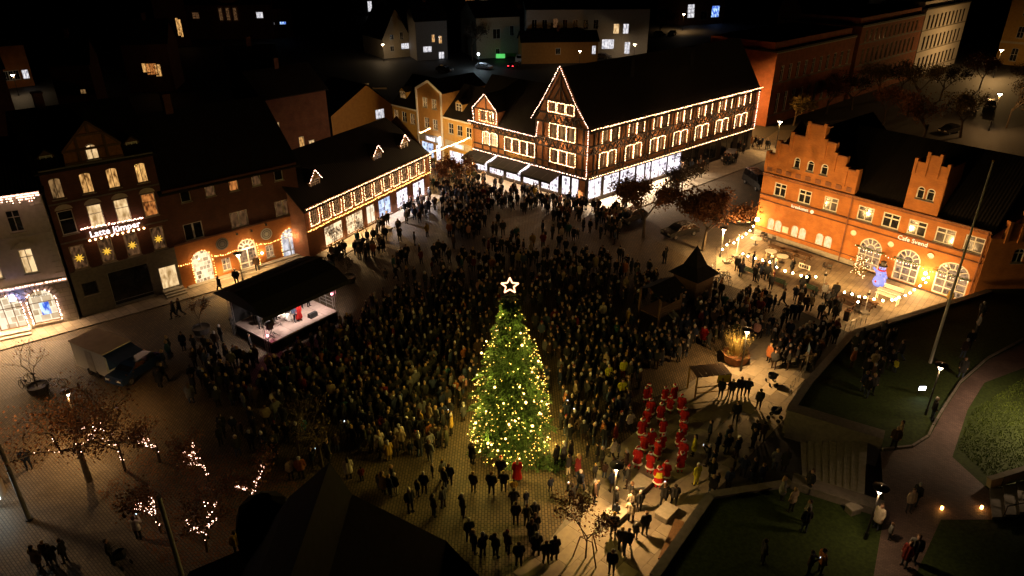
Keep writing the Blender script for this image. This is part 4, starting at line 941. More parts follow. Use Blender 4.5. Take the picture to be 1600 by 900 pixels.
for a, b in (((10.0, 2.35), (13.0, 2.35)), ((13.9, 2.35), (16.4, 2.35)), ((17.6, 2.35), (20.8, 2.35))):
    for k in range(40): t = k / 39; wr.octa((a[0] + (b[0]-a[0])*t, -.22 + random.uniform(-.05, .05), 2.32 + random.uniform(-.06, .06)), random.uniform(.05, .1))
wr.build('fir_garland', 'needles', H_, kind='stuff')
wl = MB().box(-1.45, -.35, 1.55, -1.15, -.02, 1.9).build('wall_lantern', 'lamp_white', H_); lamp('lantern_light', H_, (-1.3, -1.1, 1.8), 230, (1, .55, .20), .05)
l2 = MB().ball((17.05, -.3, 1.75), .16).ball((17.0, -.3, 1.15), .14).build('wall_lantern', 'lamp_white', H_); lamp('lantern_light', H_, (17.05, -1.1, 1.6), 190, (1, .55, .20), .05)
# side wing of the cafe, turned to the lawn
hw = H_.matrix_basis
WG = empty('cafe_side_wing', (0, 0, 0), 0, 'unlit side wing with small stepped gable at the far right of the cafe', 'building')
WG.location = (fh.A.x + 21.3 * fh.u[0], fh.A.y + 21.3 * fh.u[1], 0); WG.rotation_euler = (0, 0, fh.az + R(52))
wall(WG, 0, 9, 0, 6.6, [(2.5, 3.5, 4.2, 5.6, .3), (5.5, 6.5, 4.2, 5.6, .3)], 'brick_orange', top=[[(1.2, 6.6), (7.8, 6.6), (7.8, 8), (6.6, 8), (6.6, 9.3), (5.4, 9.3), (5.4, 10.6), (3.6, 10.6), (3.6, 9.3), (2.4, 9.3), (2.4, 8), (1.2, 8)]])
for x in (2.5, 5.5): window(WG, x, x + 1, 4.2, 5.6, arch=.3)
for x, z in ((1.2, 8.2), (2.4, 9.5), (3.6, 10.8), (5.4, 10.8), (6.6, 9.5), (7.5, 8.2)): MB().box(x, -.12, 6.2, x + .28, .4, z).build('pilaster', 'brick_orange', WG)
shell(WG, 0, 9, 8, 0, 6.6, 10.2, 'brick_orange', gables=False); MB().quad((0, .1, 6.7), (4.5, .1, 10.4), (4.5, 8, 10.4), (0, 8, 6.7)).quad((9, .1, 6.7), (4.5, .1, 10.4), (4.5, 8, 10.4), (9, 8, 6.7)).build('roof', 'tile_black', WG)

# ---- G: brick blocks along the street at the upper right
fg = Fac((1196, 198), (1480, 103), 0)
G1 = fg.root('red_brick_block', 'long red brick block with tall paired windows and a glowing orange end wall', 'building')
def tallblock(rt, x0, x1, h, wallm, rows, pitch, ww, pane, frame, d=14, lit=()):
    ops = []
    for z0, z1 in rows:
        n = int((x1 - x0 - 2) / pitch)
        for k in range(n): x = x0 + 2.2 + k * pitch; ops.append((x, x + ww, z0, z1, 0))
    wall(rt, x0, x1, 0, h, ops, wallm)
    for i, o in enumerate(ops): window(rt, *o[:4], 'pane_warm_dim' if i in lit else pane, cols=2, rows=(.7,), frame=frame)
    shell(rt, x0, x1, d, 0, h, h, wallm, gables=False)
    MB().box(x0 - .1, -.1, h - .02, x1 + .1, d + .1, h + .25).build('roof', 'roof_felt', rt); MB().box(x0 + .6, .8, h + .25, x1 - .6, d - .6, h + 1.5).build('roof_storey', wallm, rt)
    for z0, z1 in rows: MB().box(x0, -.07, z0 - .35, x1, -.003, z0 - .15).build('string_course', 'stone_dark', rt)
    MB().box(x0 - .05, -.16, h - .2, x1, 0, h - .03).build('cornice', 'stone', rt)
tallblock(G1, 0, 31, 12.5, 'brick_modern', ((2.0, 5.4), (7.5, 10.1)), 2.9, 1.15, 'dark_glass', 'white_paint')
fg2 = Fac((1372, 145), (1478, 106), 0)
def g_at(px): return fg.uz(px, 120)[0]
G2 = fg.root('far_red_brick_block', 'second red brick block with rows of narrow windows behind the street trees', 'building')
tallblock(G2, 33, 66, 14.0, 'brick_modern', ((1.6, 4.8), (6.6, 9.6), (10.9, 13.2)), 2.4, 1.0, 'dark_glass', 'stucco_cream')
G3 = fg.root('pale_office_row', 'pale grey plastered row with three floors of dark windows at the end of the street', 'building')
tallblock(G3, 66.5, 96, 15.0, 'stucco_white', ((1.5, 4.3), (6.0, 9.0), (10.6, 13.6)), 2.6, 1.2, 'dark_glass', 'dark_paint')
fy = Fac((1560, 100), (1640, 108), 0)
G4 = fy.root('bright_yellow_house', 'bright yellow plastered house with white windows at the upper right corner', 'building')
ops = [(x, x + 1.5, z0, z1, .3) for x in (2, 7, 12) for z0, z1 in ((1, 4.2), (6.6, 9.4), (11.8, 14.6))]
wall(G4, -1, 18, 0, 17, ops, 'stucco_yellow')
for o in ops: window(G4, *o[:4], 'dark_glass', cols=2, rows=(.5,), arch=.3)
MB().box(-1, -.2, 5.2, 18, -.003, 5.7).build('cornice', 'stucco_cream', G4); shell(G4, -1, 18, 12, 0, 17, 22, 'stucco_yellow'); gable_roof(G4, -1, 18, 12, 17, 22)

# ---- houses in the dark town behind
LITPX = [(756, 108), (802, 106), (700, 95), (690, 108), (830, 95), (943, 90), (600, 80), (640, 80), (362, 40), (362, 20), (325, 43), (398, 35), (740, 70), (1040, 50), (880, 60), (980, 60), (860, 110)]
def lit_house(name, label, pa, pb, z, depth, wallm, ze, zr, wins, roofm='tile_black', cat='house', gable=False, x_pad=(0, 0)):
    """facade through two surveyed points at height z; wins: (px,py,width,height,pane)"""
    f = Fac(pa, pb, z); rt = f.root(name, label, cat); x0, x1 = -x_pad[0], f.L + x_pad[1]
    ops = []
    for (px, py, w, h, pn) in wins:
        LITPX.append((px, py)); u, zz = f.uz(px, py); ops.append((u - w/2, u + w/2, max(.1, zz - h/2), zz + h/2, 0, pn))
        x0 = min(x0, u - w/2 - .5); x1 = max(x1, u + w/2 + .5)
    ze = max([ze] + [o[3] + .2 for o in ops]) if not gable else ze
    tp = [[(x0, ze), (x1, ze), ((x0 + x1) / 2, zr)]] if gable else None
    if gable:
        lo = [o for o in ops if o[3] < ze]; wall(rt, x0, x1, 0, ze, [o[:5] for o in lo], wallm, top=tp)
    else: wall(rt, x0, x1, 0, ze, [o[:5] for o in ops], wallm)
    for o in ops: window(rt, *o[:4], o[5], cols=2 if o[1] - o[0] > .9 else 1, rows=(), y=-.14 if gable and o[3] >= ze else 0, fw=.1)
    if gable:
        mb = MB(); xm = (x0 + x1) / 2
        mb.quad((x0 - .3, -.3, ze - .2), (xm, -.3, zr + .1), (xm, depth, zr + .1), (x0 - .3, depth, ze - .2)).quad((x1 + .3, -.3, ze - .2), (xm, -.3, zr + .1), (xm, depth, zr + .1), (x1 + .3, depth, ze - .2)); mb.build('roof', roofm, rt)
        shell(rt, x0, x1, depth, 0, ze, ze, wallm, gables=False)
    else:
        shell(rt, x0, x1, depth, 0, ze, max(zr, ze + 2), wallm); r_ = gable_roof(rt, x0, x1, depth, ze + .05, max(zr, ze + 2) + .1, roofm); chimney(r_, (x0 + x1) / 2, depth / 2, max(zr, ze + 2) - .6, max(zr, ze + 2) + 1.2)
    return f, rt
lit_house('white_gable_house', 'white house with pointed gable and one bright window in the dark town', (600, 92), (642, 88), 0, 14, 'stucco_cream', 5.0, 12.5, [(612, 58, 1.2, 1.4, 'dark_glass'), (627, 56, 1, 2, 'dark_glass'), (633, 72, 2.4, 1.6, 'pane_cool'), (613, 76, 1.2, 1.5, 'dark_glass')], gable=True)
lit_house('dim_town_house', 'dim plastered house with pink-lit ground floor windows behind the white gable', (652, 95), (700, 92), 0, 12, 'stucco_grey', 10, 14, [(668, 77, 2.4, 1.6, 'pane_cool'), (677, 60, 1, 2, 'pane_warm'), (688, 62, 1, 2, 'pane_warm'), (690, 88, 1.6, 2.4, 'pane_cool')])
lit_house('beige_flats', 'beige block of flats with a wall lamp behind the bare tree', (745, 92), (812, 88), 0, 14, 'stucco_cream', 10.5, 14, [(776, 53, 2.2, 2.6, 'dark_glass'), (800, 48, 1.2, 2.6, 'dark_glass'), (778, 82, 1.2, 2.0, 'dark_glass')])
f_, wf = lit_house('long_white_flats', 'long white flat block with two lit end windows above the car park', (822, 92), (1010, 90), 0, 14, 'stucco_white', 12.5, 14.5, [(963, 45, 1.6, 2.6, 'pane_cream'), (978, 45, 1.6, 2.6, 'pane_cool'), (950, 69, 3.4, 2.6, 'pane_cool'), (980, 75, 1.6, 3.2, 'pane_cool'), (868, 36, 1.4, 2.4, 'pane_brown')] + [(835 + 16 * k, 38, 1.4, 2.4, 'dark_glass') for k in (0, 1, 3, 4, 5, 6)])
lit_house('yellow_annex', 'low brownish annex in front of the long white flats', (815, 100), (932, 98), 0, 8, 'stucco_ochre', 5.5, 7, [(872, 80, 1.3, 1.6, 'dark_glass'), (928, 78, 1.1, 2.2, 'pane_cool')])
lit_house('far_corner_house', 'far brick house with two bright stacked signs by a street lamp', (1060, 40), (1130, 36), 0, 14, 'brick_red', 11, 15, [(1080, 13.5, 3, 3, 'pane_cool'), (1080, 21, 3, 3, 'pane_cool'), (1118, 18, 3.5, 4, 'screen'), (1100, 24, 3, 3, 'dark_glass')])
lit_house('floodlit_brick_house', 'brick house with white windows lit by a wall lamp at the far left', (-20, 142), (52, 134), 0, 12, 'brick_orange', 9, 13, [(10, 119, 1.2, 2, 'dark_glass'), (18, 118, 1.2, 2, 'dark_glass'), (26, 117, 1.2, 2, 'dark_glass'), (40, 116, 1.3, 2, 'pane_cool')])
lit_house('slim_window_house', 'unlit town house showing two slim tall yellow windows', (255, 75), (300, 72), 0, 12, 'brick_dark', 14, 18, [(278, 42, .8, 5, 'pane_warm'), (282.5, 44, .8, 5, 'pane_warm'), (250, 42, .8, 4, 'dark_glass')])
lit_house('glowing_stairwell_house', 'unlit town house with two bright orange windows high in its wall', (205, 145), (275, 142), 0, 11, 'brick_dark', 10, 14, [(228, 106, 1.6, 2, 'pane_warm'), (237, 108, 2.2, 2.4, 'pane_orange'), (247, 110, 1.3, 2.6, 'pane_warm')])
lit_house('back_house', 'dark house behind the arched brick house with two small lit windows', (380, 235), (452, 228), 0, 9, 'brick_dark', 12.5, 15, [(406, 170, .9, 1.4, 'pane_cream'), (430, 174, .9, 1.4, 'pane_cream')])
lit_house('courtyard_house', 'brown courtyard house with three warm windows between the brick house and the low shop house', (428, 262), (520, 240), 0, 9, 'brick_dark', 10, 13, [(437, 208, .35, 3.2, 'pane_cream'), (472, 224, .9, 2, 'pane_warm'), (488, 229, 1.0, 2, 'pane_cream')])
lit_house('attic_window_house', 'dark far house with one tiny lit window above the timbered gable', (100, 190), (160, 186), 0, 9, 'brick_dark', 10, 14, [(130, 143, 1, .9, 'pane_warm_dim')])
lit_house('left_attic_house', 'dark house behind the stucco house with one slim lit window', (-20, 250), (45, 240), 0, 9, 'brick_dark', 13, 16, [(18, 187, .7, 1.6, 'pane_cream')])
lit_house('pair_window_house', 'dark far house with a pair of bluish lit windows', (405, 60), (460, 58), 0, 10, 'brick_dark', 9, 13, [(423, 37, 2.4, .9, 'pane_cool'), (442, 36, 2.0, .9, 'screen')])
lit_house('grey_dormer_house', 'violet-grey gable with bright panes cut by the top edge', (570, 25), (605, 22), 0, 10, 'stucco_white', 9, 14, [(578, 10, 2, 4, 'pane_cool'), (598, 10, 2, 4, 'dark_glass')])
lit_house('market_hall', 'pinkish lit hall front at the top edge of the photo', (722, 12), (812, 6), 0, 10, 'stucco_cream', 8, 12, [(735, 4, 5, 3, 'pane_orange'), (760, 2, 6, 3, 'pane_cream'), (790, 1, 6, 3, 'pane_orange')])
# church with a domed gable, far behind
ch = empty('domed_church', P(362, 62), R(4), 'dim far church with a domed front and three white windows', 'church')
mb = MB(); mb.lathe([(8, 0), (8, 10), (7.4, 12.5), (5.5, 15), (3, 16.6), (2.6, 17), (2.6, 22), (1.6, 24.5), (.05, 29)], (0, 9, 0), 20); mb.build('dome', 'brick_red', ch, smooth=True)
for dx in (-2.2, 0, 2.2): window(ch, dx - .7, dx + .7, 5.5, 9.5, 'pane_brown', y=.5, sill=None, fw=.25)
for dx in (-10, 9.5): window(ch, dx - 1.2, dx + 1.2, 6, 8.2, 'pane_cool' if dx > 0 else 'pane_brown', y=1, fw=.25, sill=None)
wall(ch, -14, 13, 0, 10.5, [(-10 - 1.2, -10 + 1.2, 6, 8.2, 0), (9.5 - 1.2, 9.5 + 1.2, 6, 8.2, 0)], 'brick_dark', y=1); shell(ch, -14, 13, 10, 0, 10.5, 14, 'brick_dark', y0=1.0); gable_roof(ch, -14, 13, 10, 10.5, 14.2, y0=1.0)
# unlit roofs filling the town behind the rows
dark_spots = [(-52, 78, 35, 16, 12, 15), (-40, 86, 38, 18, 11, 14), (-28, 98, 42, 18, 10, 13), (-58, 104, 30, 20, 12, 15), (-38, 122, 35, 22, 12, 14), (-20, 128, -40, 18, 10, 13), (-75, 128, 25, 20, 11, 14), (-62, 152, 30, 24, 12, 14), (-36, 160, -35, 20, 10, 12), (-90, 165, 20, 24, 12, 15), (-12, 165, -5, 20, 8, 11), (-60, 190, 10, 24, 10, 13), (-110, 215, 15, 26, 12, 15), (-75, 235, 10, 26, 11, 14), (-30, 250, 5, 30, 10, 13), (20, 260, 0, 34, 11, 15), (70, 235, -5, 30, 10, 13), (60, 160, 43, 26, 9, 12), (100, 230, 20, 30, 12, 16), (-60, 70, 35, 16, 11, 14)]
adj = ['low', 'broad', 'steep', 'small', 'long', 'tall', 'narrow']
for i, (x, y, az, L, ze, zr) in enumerate(dark_spots):
    ca, sa_ = math.cos(R(az)), math.sin(R(az)); cor = [proj(Vector((x + a * ca - b * sa_, y + a * sa_ + b * ca, z))) for a in (-L/2 - .5, L/2 + .5) for b in (0, 10) for z in (0, zr + .2)]
    bx0, bx1, by0 = min(q[0] for q in cor), max(q[0] for q in cor), min(q[1] for q in cor)
    if any(bx0 < q[0] < bx1 and by0 < q[1] < max(k[1] for k in cor) for q in LITPX): continue
    rt = empty('town_house', (x, y, 0), R(az), 'unlit town house, a black roof among the dark roofs of the town', 'house', 'unlit houses of the dark town')
    wall(rt, -L/2, L/2, 0, ze - 2, [], 'brick_dark'); shell(rt, -L/2, L/2, 10, 0, ze - 2, zr, 'brick_dark'); r_ = gable_roof(rt, -L/2, L/2, 10, ze - 1.95, zr + .1); chimney(r_, L * .2, 5, zr - .6, zr + 1.3)

# ---- the black church roof below the camera
J = empty('foreground_church', (0, 0, 0), 0, 'black silhouetted church roof with pointed end at the bottom edge', 'church')
pk = P(515, 722, 18); e = lambda px, py, z: P(px, py, z)
rg = Vector((pk.x - .6, pk.y - 3.4, 18)); q1, q2, q3 = e(550, 772, 15.6), e(697, 845, 10.5), e(752, 903, 10.5)
l1, l2_, l3 = e(452, 776, 15.6), e(398, 850, 11.5), e(296, 893, 10.5)
mb = MB()
def tri(*p): mb.poly([tuple(v) for v in p])
back = Vector((0, -9, 0))
for a, b in ((pk, q1), (q1, q2), (q2, q3), (l1, pk), (l2_, l1), (l3, l2_)):
    mb.quad(a, b, b + back, a + back)
    mb.quad(Vector((a.x, a.y, 0)) if False else a, b, Vector((b.x, b.y - .02, 0)), Vector((a.x, a.y - .02, 0)))
mb.build('roof', 'slate', J)
tr = MB(); tc_ = e(412, 800, 13.2); tr.lathe([(1.0, -13.2), (1.0, -.3), (.8, .25), (.35, .55), (.02, .6)], tuple(tc_), 10); tr.build('stair_turret', 'slate', J)

# ================================================================== STREET LAMPS, POLES
LAMPW = {'lamp_cone': (500, (1, .54, .17)), 'lamp_cone_soft': (620, (1, .56, .18)), 'lamp_cone_white': (330, (1, .50, .15)), 'lamp_cone_weak': (50, (1, .60, .28)), 'lamp_cone_far': (480, (1, .48, .13)), 'lamp_cone_house': (95, (1, .66, .32)), 'lamp_cone_wall': (1700, (1, .46, .11)), 'lamp_cone_yard': (1900, (1, .55, .18)), 'lamp_cone_pink': (620, (1, .64, .36))}
def street_lamp(base, h, label, mat='lamp_cone', pole='steel_dark', r=.32, group='cone street lamps'):
    rt = empty('street_lamp', base, 0, label, 'street lamp', group)
    MB().tube((0, 0, 0), (0, 0, .5), .09, .09, 8).tube((0, 0, .5), (0, 0, h), .06, .045, 8).build('pole', pole, rt)
    MB().lathe([(.05, 0), (r * .55, .24), (r, .42)], (0, 0, h), 14).build('diffuser', mat, rt)
    MB().lathe([(r + .08, .40), (r + .10, .44), (r * .5, .52), (.01, .55)], (0, 0, h), 14).build('lamp_cap', 'steel_dark', rt)
    w_, c_ = LAMPW[mat]; an = math.atan2(-base[1], -base[0]); lamp('lamp_light', rt, (.14 * math.cos(an), .14 * math.sin(an), h - .02), w_, c_, .07, *(('POINT',) if mat in ('lamp_cone_far', 'lamp_cone_house', 'lamp_cone_wall', 'lamp_cone_yard') else ('SPOT', None, R(150))))
    return rt
for nm_, k_ in (('lamp_cone', 14), ('lamp_cone_soft', 9), ('lamp_cone_white', 6), ('lamp_cone_weak', 4), ('lamp_cone_far', 14), ('lamp_cone_wall', 14), ('lamp_cone_house', 10), ('lamp_cone_yard', 14), ('lamp_cone_pink', 9)): emat(nm_, (1.0, .72, .46), k_)
b = P(957, 806); street_lamp(b, Zat(961, 736, b.y), 'cone street lamp standing right of the Christmas tree on the slab pavement')
b = P(1157, 580); street_lamp(b, Zat(1164, 522, b.y), 'cone street lamp in front of the planter with tall grasses')
b = P(1125, 402); street_lamp(b, Zat(1130, 362, b.y), 'cone street lamp at the corner of the cafe terrace', 'lamp_cone_soft', 'grey_paint')
b = P(380, 441); street_lamp(b, Zat(371, 402, b.y), 'cone street lamp before the arched brick house behind the stage', 'lamp_cone_soft')
b = P(1446, 648, LZ); street_lamp(b, 3.6, 'street lamp with a dark round cap on the lawn by the flagpole', 'lamp_cone_weak')
b = P(1352, 842, LZ); street_lamp(b, 3.2, 'street lamp at the head of the wide steps beside the person in a pale coat', 'lamp_cone_weak')
b = P(128, 684); street_lamp(b, 3.4, 'street lamp half hidden by brown trees at the left of the photo', 'lamp_cone_white')
b = P(1578, 440, LZ); street_lamp(b, Zat(1590, 392, b.y) - LZ, 'slim street lamp by the dark side wing of the cafe', 'lamp_cone_weak')
for i, (px, py, h, lb, mt) in enumerate(((1212, 232, 4, 'added lamp at the foot of the orange end wall', 'lamp_cone_soft'), (1425, 118, 6, 'street lamp among the trees before the far red brick block', 'lamp_cone_far'), (1552, 122, 6, 'street lamp before the bright yellow house', 'lamp_cone_yard'), (1545, 205, 6, 'street lamp over the parking cars behind the cafe', 'lamp_cone_far'), (1066, 48, 5, 'far street lamp beside the two stacked bright signs', 'lamp_cone'), (768, 86, 4, 'lamp by the beige flats at the car park', 'lamp_cone_house'), (905, 108, 4, 'lamp in front of the low annex of the white flats', 'lamp_cone_house'), (990, 96, 4, 'lamp at the lit end of the long white flats', 'lamp_cone_house'), (30, 150, 4, 'lamp at the floodlit brick house far left', 'lamp_cone_house'), (600, 96, 4, 'lamp at the foot of the white gable house', 'lamp_cone_house'))):  # the first entry is an added lamp for the end wall
    street_lamp(P(px, py), h, lb, mt, r=.5)
street_lamp(P(1632, 676, LZ), 4.2, 'assumed unseen street lamp just outside the right edge that lights the bright green lawn', 'lamp_cone_pink')  # assumed lamp, unseen beyond the edge, put in to light the lawn
street_lamp((fg.A.x - 6 * fg.u[0] + 3 * fg.n[0], fg.A.y - 6 * fg.u[1] + 3 * fg.n[1], 0), 5, 'added unseen lamp in the lane that brightens the orange end wall', 'lamp_cone_wall')  # added out of view behind the roof to brighten the brick end wall
# flagpole
fb_ = P(1453, 567, LZ); fp = empty('flagpole', fb_, 0, 'tall white flagpole without a flag on the lawn', 'flagpole')
ht = Zat(1541, 253, fb_.y) - LZ
MB().tube((0, 0, 0), (0, 0, ht * .5), .11, .085, 10).tube((0, 0, ht * .5), (0, 0, ht), .085, .04, 10).build('pole', 'white_paint', fp); MB().ball((0, 0, ht + .06), .08).build('finial', 'gold', fp); MB().tube((.12, 0, 1.0), (.06, 0, ht - .2), .008, .008, 4).build('halyard', 'white_paint', fp)
# two thick pale posts at the lower left
for (bx, by, tx, ty, lb) in ((46, 812, 2, 688, 'thick grey post left of the group of four people at the lower left'), (292, 925, 243, 778, 'thick grey post rising from the bottom edge into the fairy-lit tree')):
    b = P(bx, by); h = Zat(tx, ty, b.y); rt = empty('lighting_mast', b, 0, lb, 'post', 'grey posts'); MB().tube((0, 0, 0), (0, 0, h), .13, .10, 10).build('pole', 'grey_paint', rt); MB().tube((0, 0, 0), (0, 0, .12), .22, .22, 10).build('base_plate', 'steel_dark', rt)
    if bx < 100:
        MB().tube((0, 0, h), (0, 0, 8.6), .10, .07, 10).tube((0, 0, 8.5), (-.9, .4, 8.7), .05).build('assumed_mast_arm', 'grey_paint', rt); MB().box(-1.3, .25, 8.62, -.7, .55, 8.75).build('assumed_lamp_head', 'lamp_white', rt); lamp('assumed_mast_light', rt, (-1.0, .4, 8.55), 260, (1, .56, .22), .1, 'SPOT', None, R(140))  # assumed mast top and lamp, out of view, added to light the lower left
fd_ = P(1437, 618, LZ); rt = empty('flood_lamp', fd_, 0, 'small bright white flood lamp low on the lawn under the street lamp', 'lamp')
MB().tube((-.25, 0, 0), (0, 0, .5), .02).tube((.25, 0, 0), (0, 0, .5), .02).tube((0, .3, 0), (0, 0, .5), .02).build('tripod', 'steel_dark', rt)
MB().box(-.28, -.05, .45, .28, .05, .85).build('housing', 'steel_dark', rt); MB().quad((-.24, -.055, .49), (.24, -.055, .49), (.24, -.055, .81), (-.24, -.055, .81)).build('lamp_face', 'lamp_cold', rt)

# ================================================================== CHRISTMAS TREE
ct = P(797, 700); CTH = 11.6
T = empty('christmas_tree', ct, 0, 'tall Christmas tree hung with hundreds of golden lights in the middle of the square', 'christmas tree')
MB().tube((0, 0, 0), (0, 0, CTH * .6), .2, .12, 8).tube((0, 0, CTH * .6), (0, 0, CTH), .12, .02, 8).build('trunk', 'bark', T)
def ct_r(z):
    zs = (0, 1.0, 2.2, 4.2, 6.0, 7.6, 9.0, 10.2, 11.2, 11.7); rs = (2.1, 2.45, 2.5, 2.2, 1.85, 1.45, 1.05, .62, .28, .05)
    return float(np.interp(z, zs, rs))
cr = MB(); rnd = random.Random(3)
def blade(mb, p, d, L, w, mi=0):
    d = d.normalized(); s_ = d.cross(Vector((rnd.uniform(-1, 1), rnd.uniform(-1, 1), rnd.uniform(.4, 1)))).normalized() * w
    q = p + d * L; mb.poly([p - s_ * .5, p + d * L * .5 - s_, q, p + d * L * .5 + s_])
z = .75; tips = []; tier = 0
while z < CTH - .15:
    rad = ct_r(z) * (1.12, 1.0, .74, .52)[tier % 4]; n = max(5, int(7 + rad * 6)); ph = rnd.uniform(0, 6.28)
    for k in range(n):
        an = ph + 2 * math.pi * k / n + rnd.uniform(-.18, .18); L = rad * rnd.uniform(.68, 1.08); dirv = Vector((math.cos(an), math.sin(an), 0))
        base = Vector((0, 0, z + .42 * rad)); tip = dirv * L + Vector((0, 0, z - .16 * L)); tips.append(tip)
        m_ = max(7, int(L * 12)); side = dirv.cross(Vector((0, 0, 1)))
        for j in range(m_):
            t = .22 + .78 * (j + rnd.random()) / m_; p = base.lerp(tip, t); p.z += .10 * math.sin(t * 3) - .05
            fan = (1.15 - t) * .5 + .14
            for sgn in (-1, 1):
                for _ in range(2):
                    d = dirv * rnd.uniform(.5, 1.0) + side * sgn * rnd.uniform(.3, 1.1) + Vector((0, 0, rnd.uniform(-.55, .05)))
                    blade(cr, p + side * sgn * rnd.uniform(0, fan * .7), d, rnd.uniform(.22, .42), rnd.uniform(.022, .045))
            blade(cr, p, dirv + Vector((0, 0, rnd.uniform(-.3, .5))), rnd.uniform(.22, .36), .032)
    tier += 1; z += .30 if z < 9 else .2
cr.build('crown', 'needles', T)
bl = MB(); bs = MB()
for k in range(720):
    zz = rnd.uniform(.35, 1) if k % 9 == 0 else CTH * (1 - math.sqrt(rnd.random())) * .98 + .3
    zz = min(zz, CTH - .3); an = rnd.uniform(0, 6.28); rr_ = ct_r(zz) * rnd.uniform(.62, 1.08) + .18
    c = (rr_ * math.cos(an), rr_ * math.sin(an), zz)
    if k % 8 == 0: bl.ball(c, rnd.uniform(.045, .09), 6)
    else: bs.octa(c, rnd.uniform(.025, .05))
for s_ in range(3):                                  # strings hanging down the boughs
    an = s_ * .53 + .2; z0 = rnd.uniform(7, 10.5)
    for k in range(26):
        zz = z0 - k * .28; an += rnd.uniform(-.06, .06)
        if zz < .5: break
        rr_ = ct_r(zz) * 1.02 + .27; bs.octa((rr_ * math.cos(an), rr_ * math.sin(an), zz + rnd.uniform(-.05, .05)), rnd.uniform(.025, .042))
for k in range(34):                                  # the glow of the bulbs themselves
    zz = .6 + 10.2 * (k + .5) / 34; an = k * 2.399; rr_ = ct_r(zz) * 1.05 + .42
    lamp('bulb_glow', T, (rr_ * math.cos(an), rr_ * math.sin(an), zz), 11 + 9 * ct_r(zz), (1, .69, .13), .03)
bl.build('large_bulbs', 'bulb_tree', T, kind='stuff'); bs.build('small_bulbs', 'bulb_tree_small', T, kind='stuff')
sm_ = MB(); R5 = .54; cz = CTH + .55
o5 = [(R5 * (1 if k % 2 == 0 else .45) * math.cos(math.pi * k / 5 + math.pi / 2), R5 * (1 if k % 2 == 0 else .45) * math.sin(math.pi * k / 5 + math.pi / 2)) for k in range(10)]
for k in range(10): a, b = o5[k], o5[(k + 1) % 10]; sm_.tube((a[0], 0, cz + a[1]), (b[0], 0, cz + b[1]), .045, .045, 6)
sm_.build('star', 'star_glow', T)
sl = empty('cut_fir_branches', ct + Vector((2.6, -1.6, 0)), 0, 'pile of dark cut fir branches at the foot of the Christmas tree', 'branches'); fbm = MB()
for k in range(420):
    p = Vector((rnd.gauss(0, .7), rnd.gauss(0, .45), abs(rnd.gauss(0, .12)))); blade(fbm, p, Vector((rnd.uniform(-1, 1), rnd.uniform(-1, 1), rnd.uniform(0, .4))), .5, .05)
fbm.build('foliage', 'needles', sl)

# ================================================================== LEAFY TREES AND PLANTS
def leaf_tree(loc, h, rad, label, leaf='leaf_brown', nleaf=1400, lights=None, seed=0, trunk_r=.12, stem=.35, name='deciduous_tree', group=None, guard=False, size=.16, nlights=110):
    rn = random.Random(seed); rt = empty(name, loc, rn.uniform(0, 6), label, 'tree', group)
    tb = MB(); segs = []
    def grow(p, d, L, r, lev):
        q = p + d * L; tb.tube(p, q, r, r * .7, 6 if lev < 2 else 4, caps=False); segs.append((p, q, lev))
        if lev >= 4: return
        for _ in range(3 if lev < 3 else 2):
            a = rn.uniform(0, 6.28); nd = (d + Vector((math.cos(a), math.sin(a), rn.uniform(-.1, .5))) * rn.uniform(.45, .95)).normalized()
            grow(q - d * rn.uniform(0, L * .3), nd, L * rn.uniform(.62, .85), r * .58, lev + 1)
    grow(Vector((0, 0, 0)), Vector((rn.uniform(-.05, .05), rn.uniform(-.05, .05), 1)).normalized(), h * stem, trunk_r, 0)
    zmax = sorted(s[1].z for s in segs)[int(len(segs) * .96)]; rmax = sorted(math.hypot(s[1].x, s[1].y) for s in segs)[int(len(segs) * .85)]; sx = rad / rmax; sz = h / zmax
    tb.v = [(x * sx, y * sx, z * sz) for x, y, z in tb.v]
    tb.build('trunk', 'bark', rt)
    if leaf:
        lb = MB(); ends = [s for s in segs if s[2] >= 2]
        for _ in range(nleaf):
            s = rn.choice(ends); t = rn.random(); p = s[0].lerp(s[1], t); g_ = .06 + .09 * rad; p = Vector((p.x * sx + rn.gauss(0, g_), p.y * sx + rn.gauss(0, g_), p.z * sz + rn.gauss(0, g_)))
            u = Vector((rn.uniform(-1, 1), rn.uniform(-1, 1), rn.uniform(-1, 1))).normalized(); v = u.cross(Vector((rn.uniform(-1, 1), rn.uniform(-1, 1), rn.uniform(-1, 1)))).normalized(); w = size * rn.uniform(.6, 1.3)
            lb.poly([p - u * w * .6, p + v * w * .35, p + u * w * .6, p - v * w * .35])
        lb.build('crown', leaf, rt)
    if lights:
        gl_ = MB(); low = [s for s in segs if s[2] <= 2]
        for _ in range(nlights):
            s = rn.choice(low); p = s[0].lerp(s[1], rn.random()); gl_.octa((p.x * sx + rn.uniform(-.09, .09), p.y * sx + rn.uniform(-.09, .09), max(.6, p.z * sz) + rn.uniform(-.05, .05)), rn.uniform(.018, .034))
        gl_.build('light_string', lights, rt, kind='stuff')
    if guard:
        for sx_, sy_ in ((-.6, -.6), (.6, -.6), (0, .7)): MB().tube((sx_, sy_, 0), (sx_ * .5, sy_ * .5, 1.6), .04).build('tree_stake', 'timber_brown', rt)
        MB().tube((-.3, -.3, 1.55), (.3, -.3, 1.55), .03).tube((.3, -.3, 1.55), (0, .35, 1.55), .03).tube((0, .35, 1.55), (-.3, -.3, 1.55), .03).build('stake_ring', 'timber_brown', rt)
    return rt
leaf_tree(P(1005, 372), 6.4, 3.6, 'dark leafy tree in front of the bright shop windows of the half-timbered building', 'leaf_brown', 6500, seed=1, size=.24)
leaf_tree(P(1098, 392), 7.0, 3.8, 'brown leafy tree above the parked car near the cafe corner', 'leaf_brown', 7500, seed=2, size=.24)
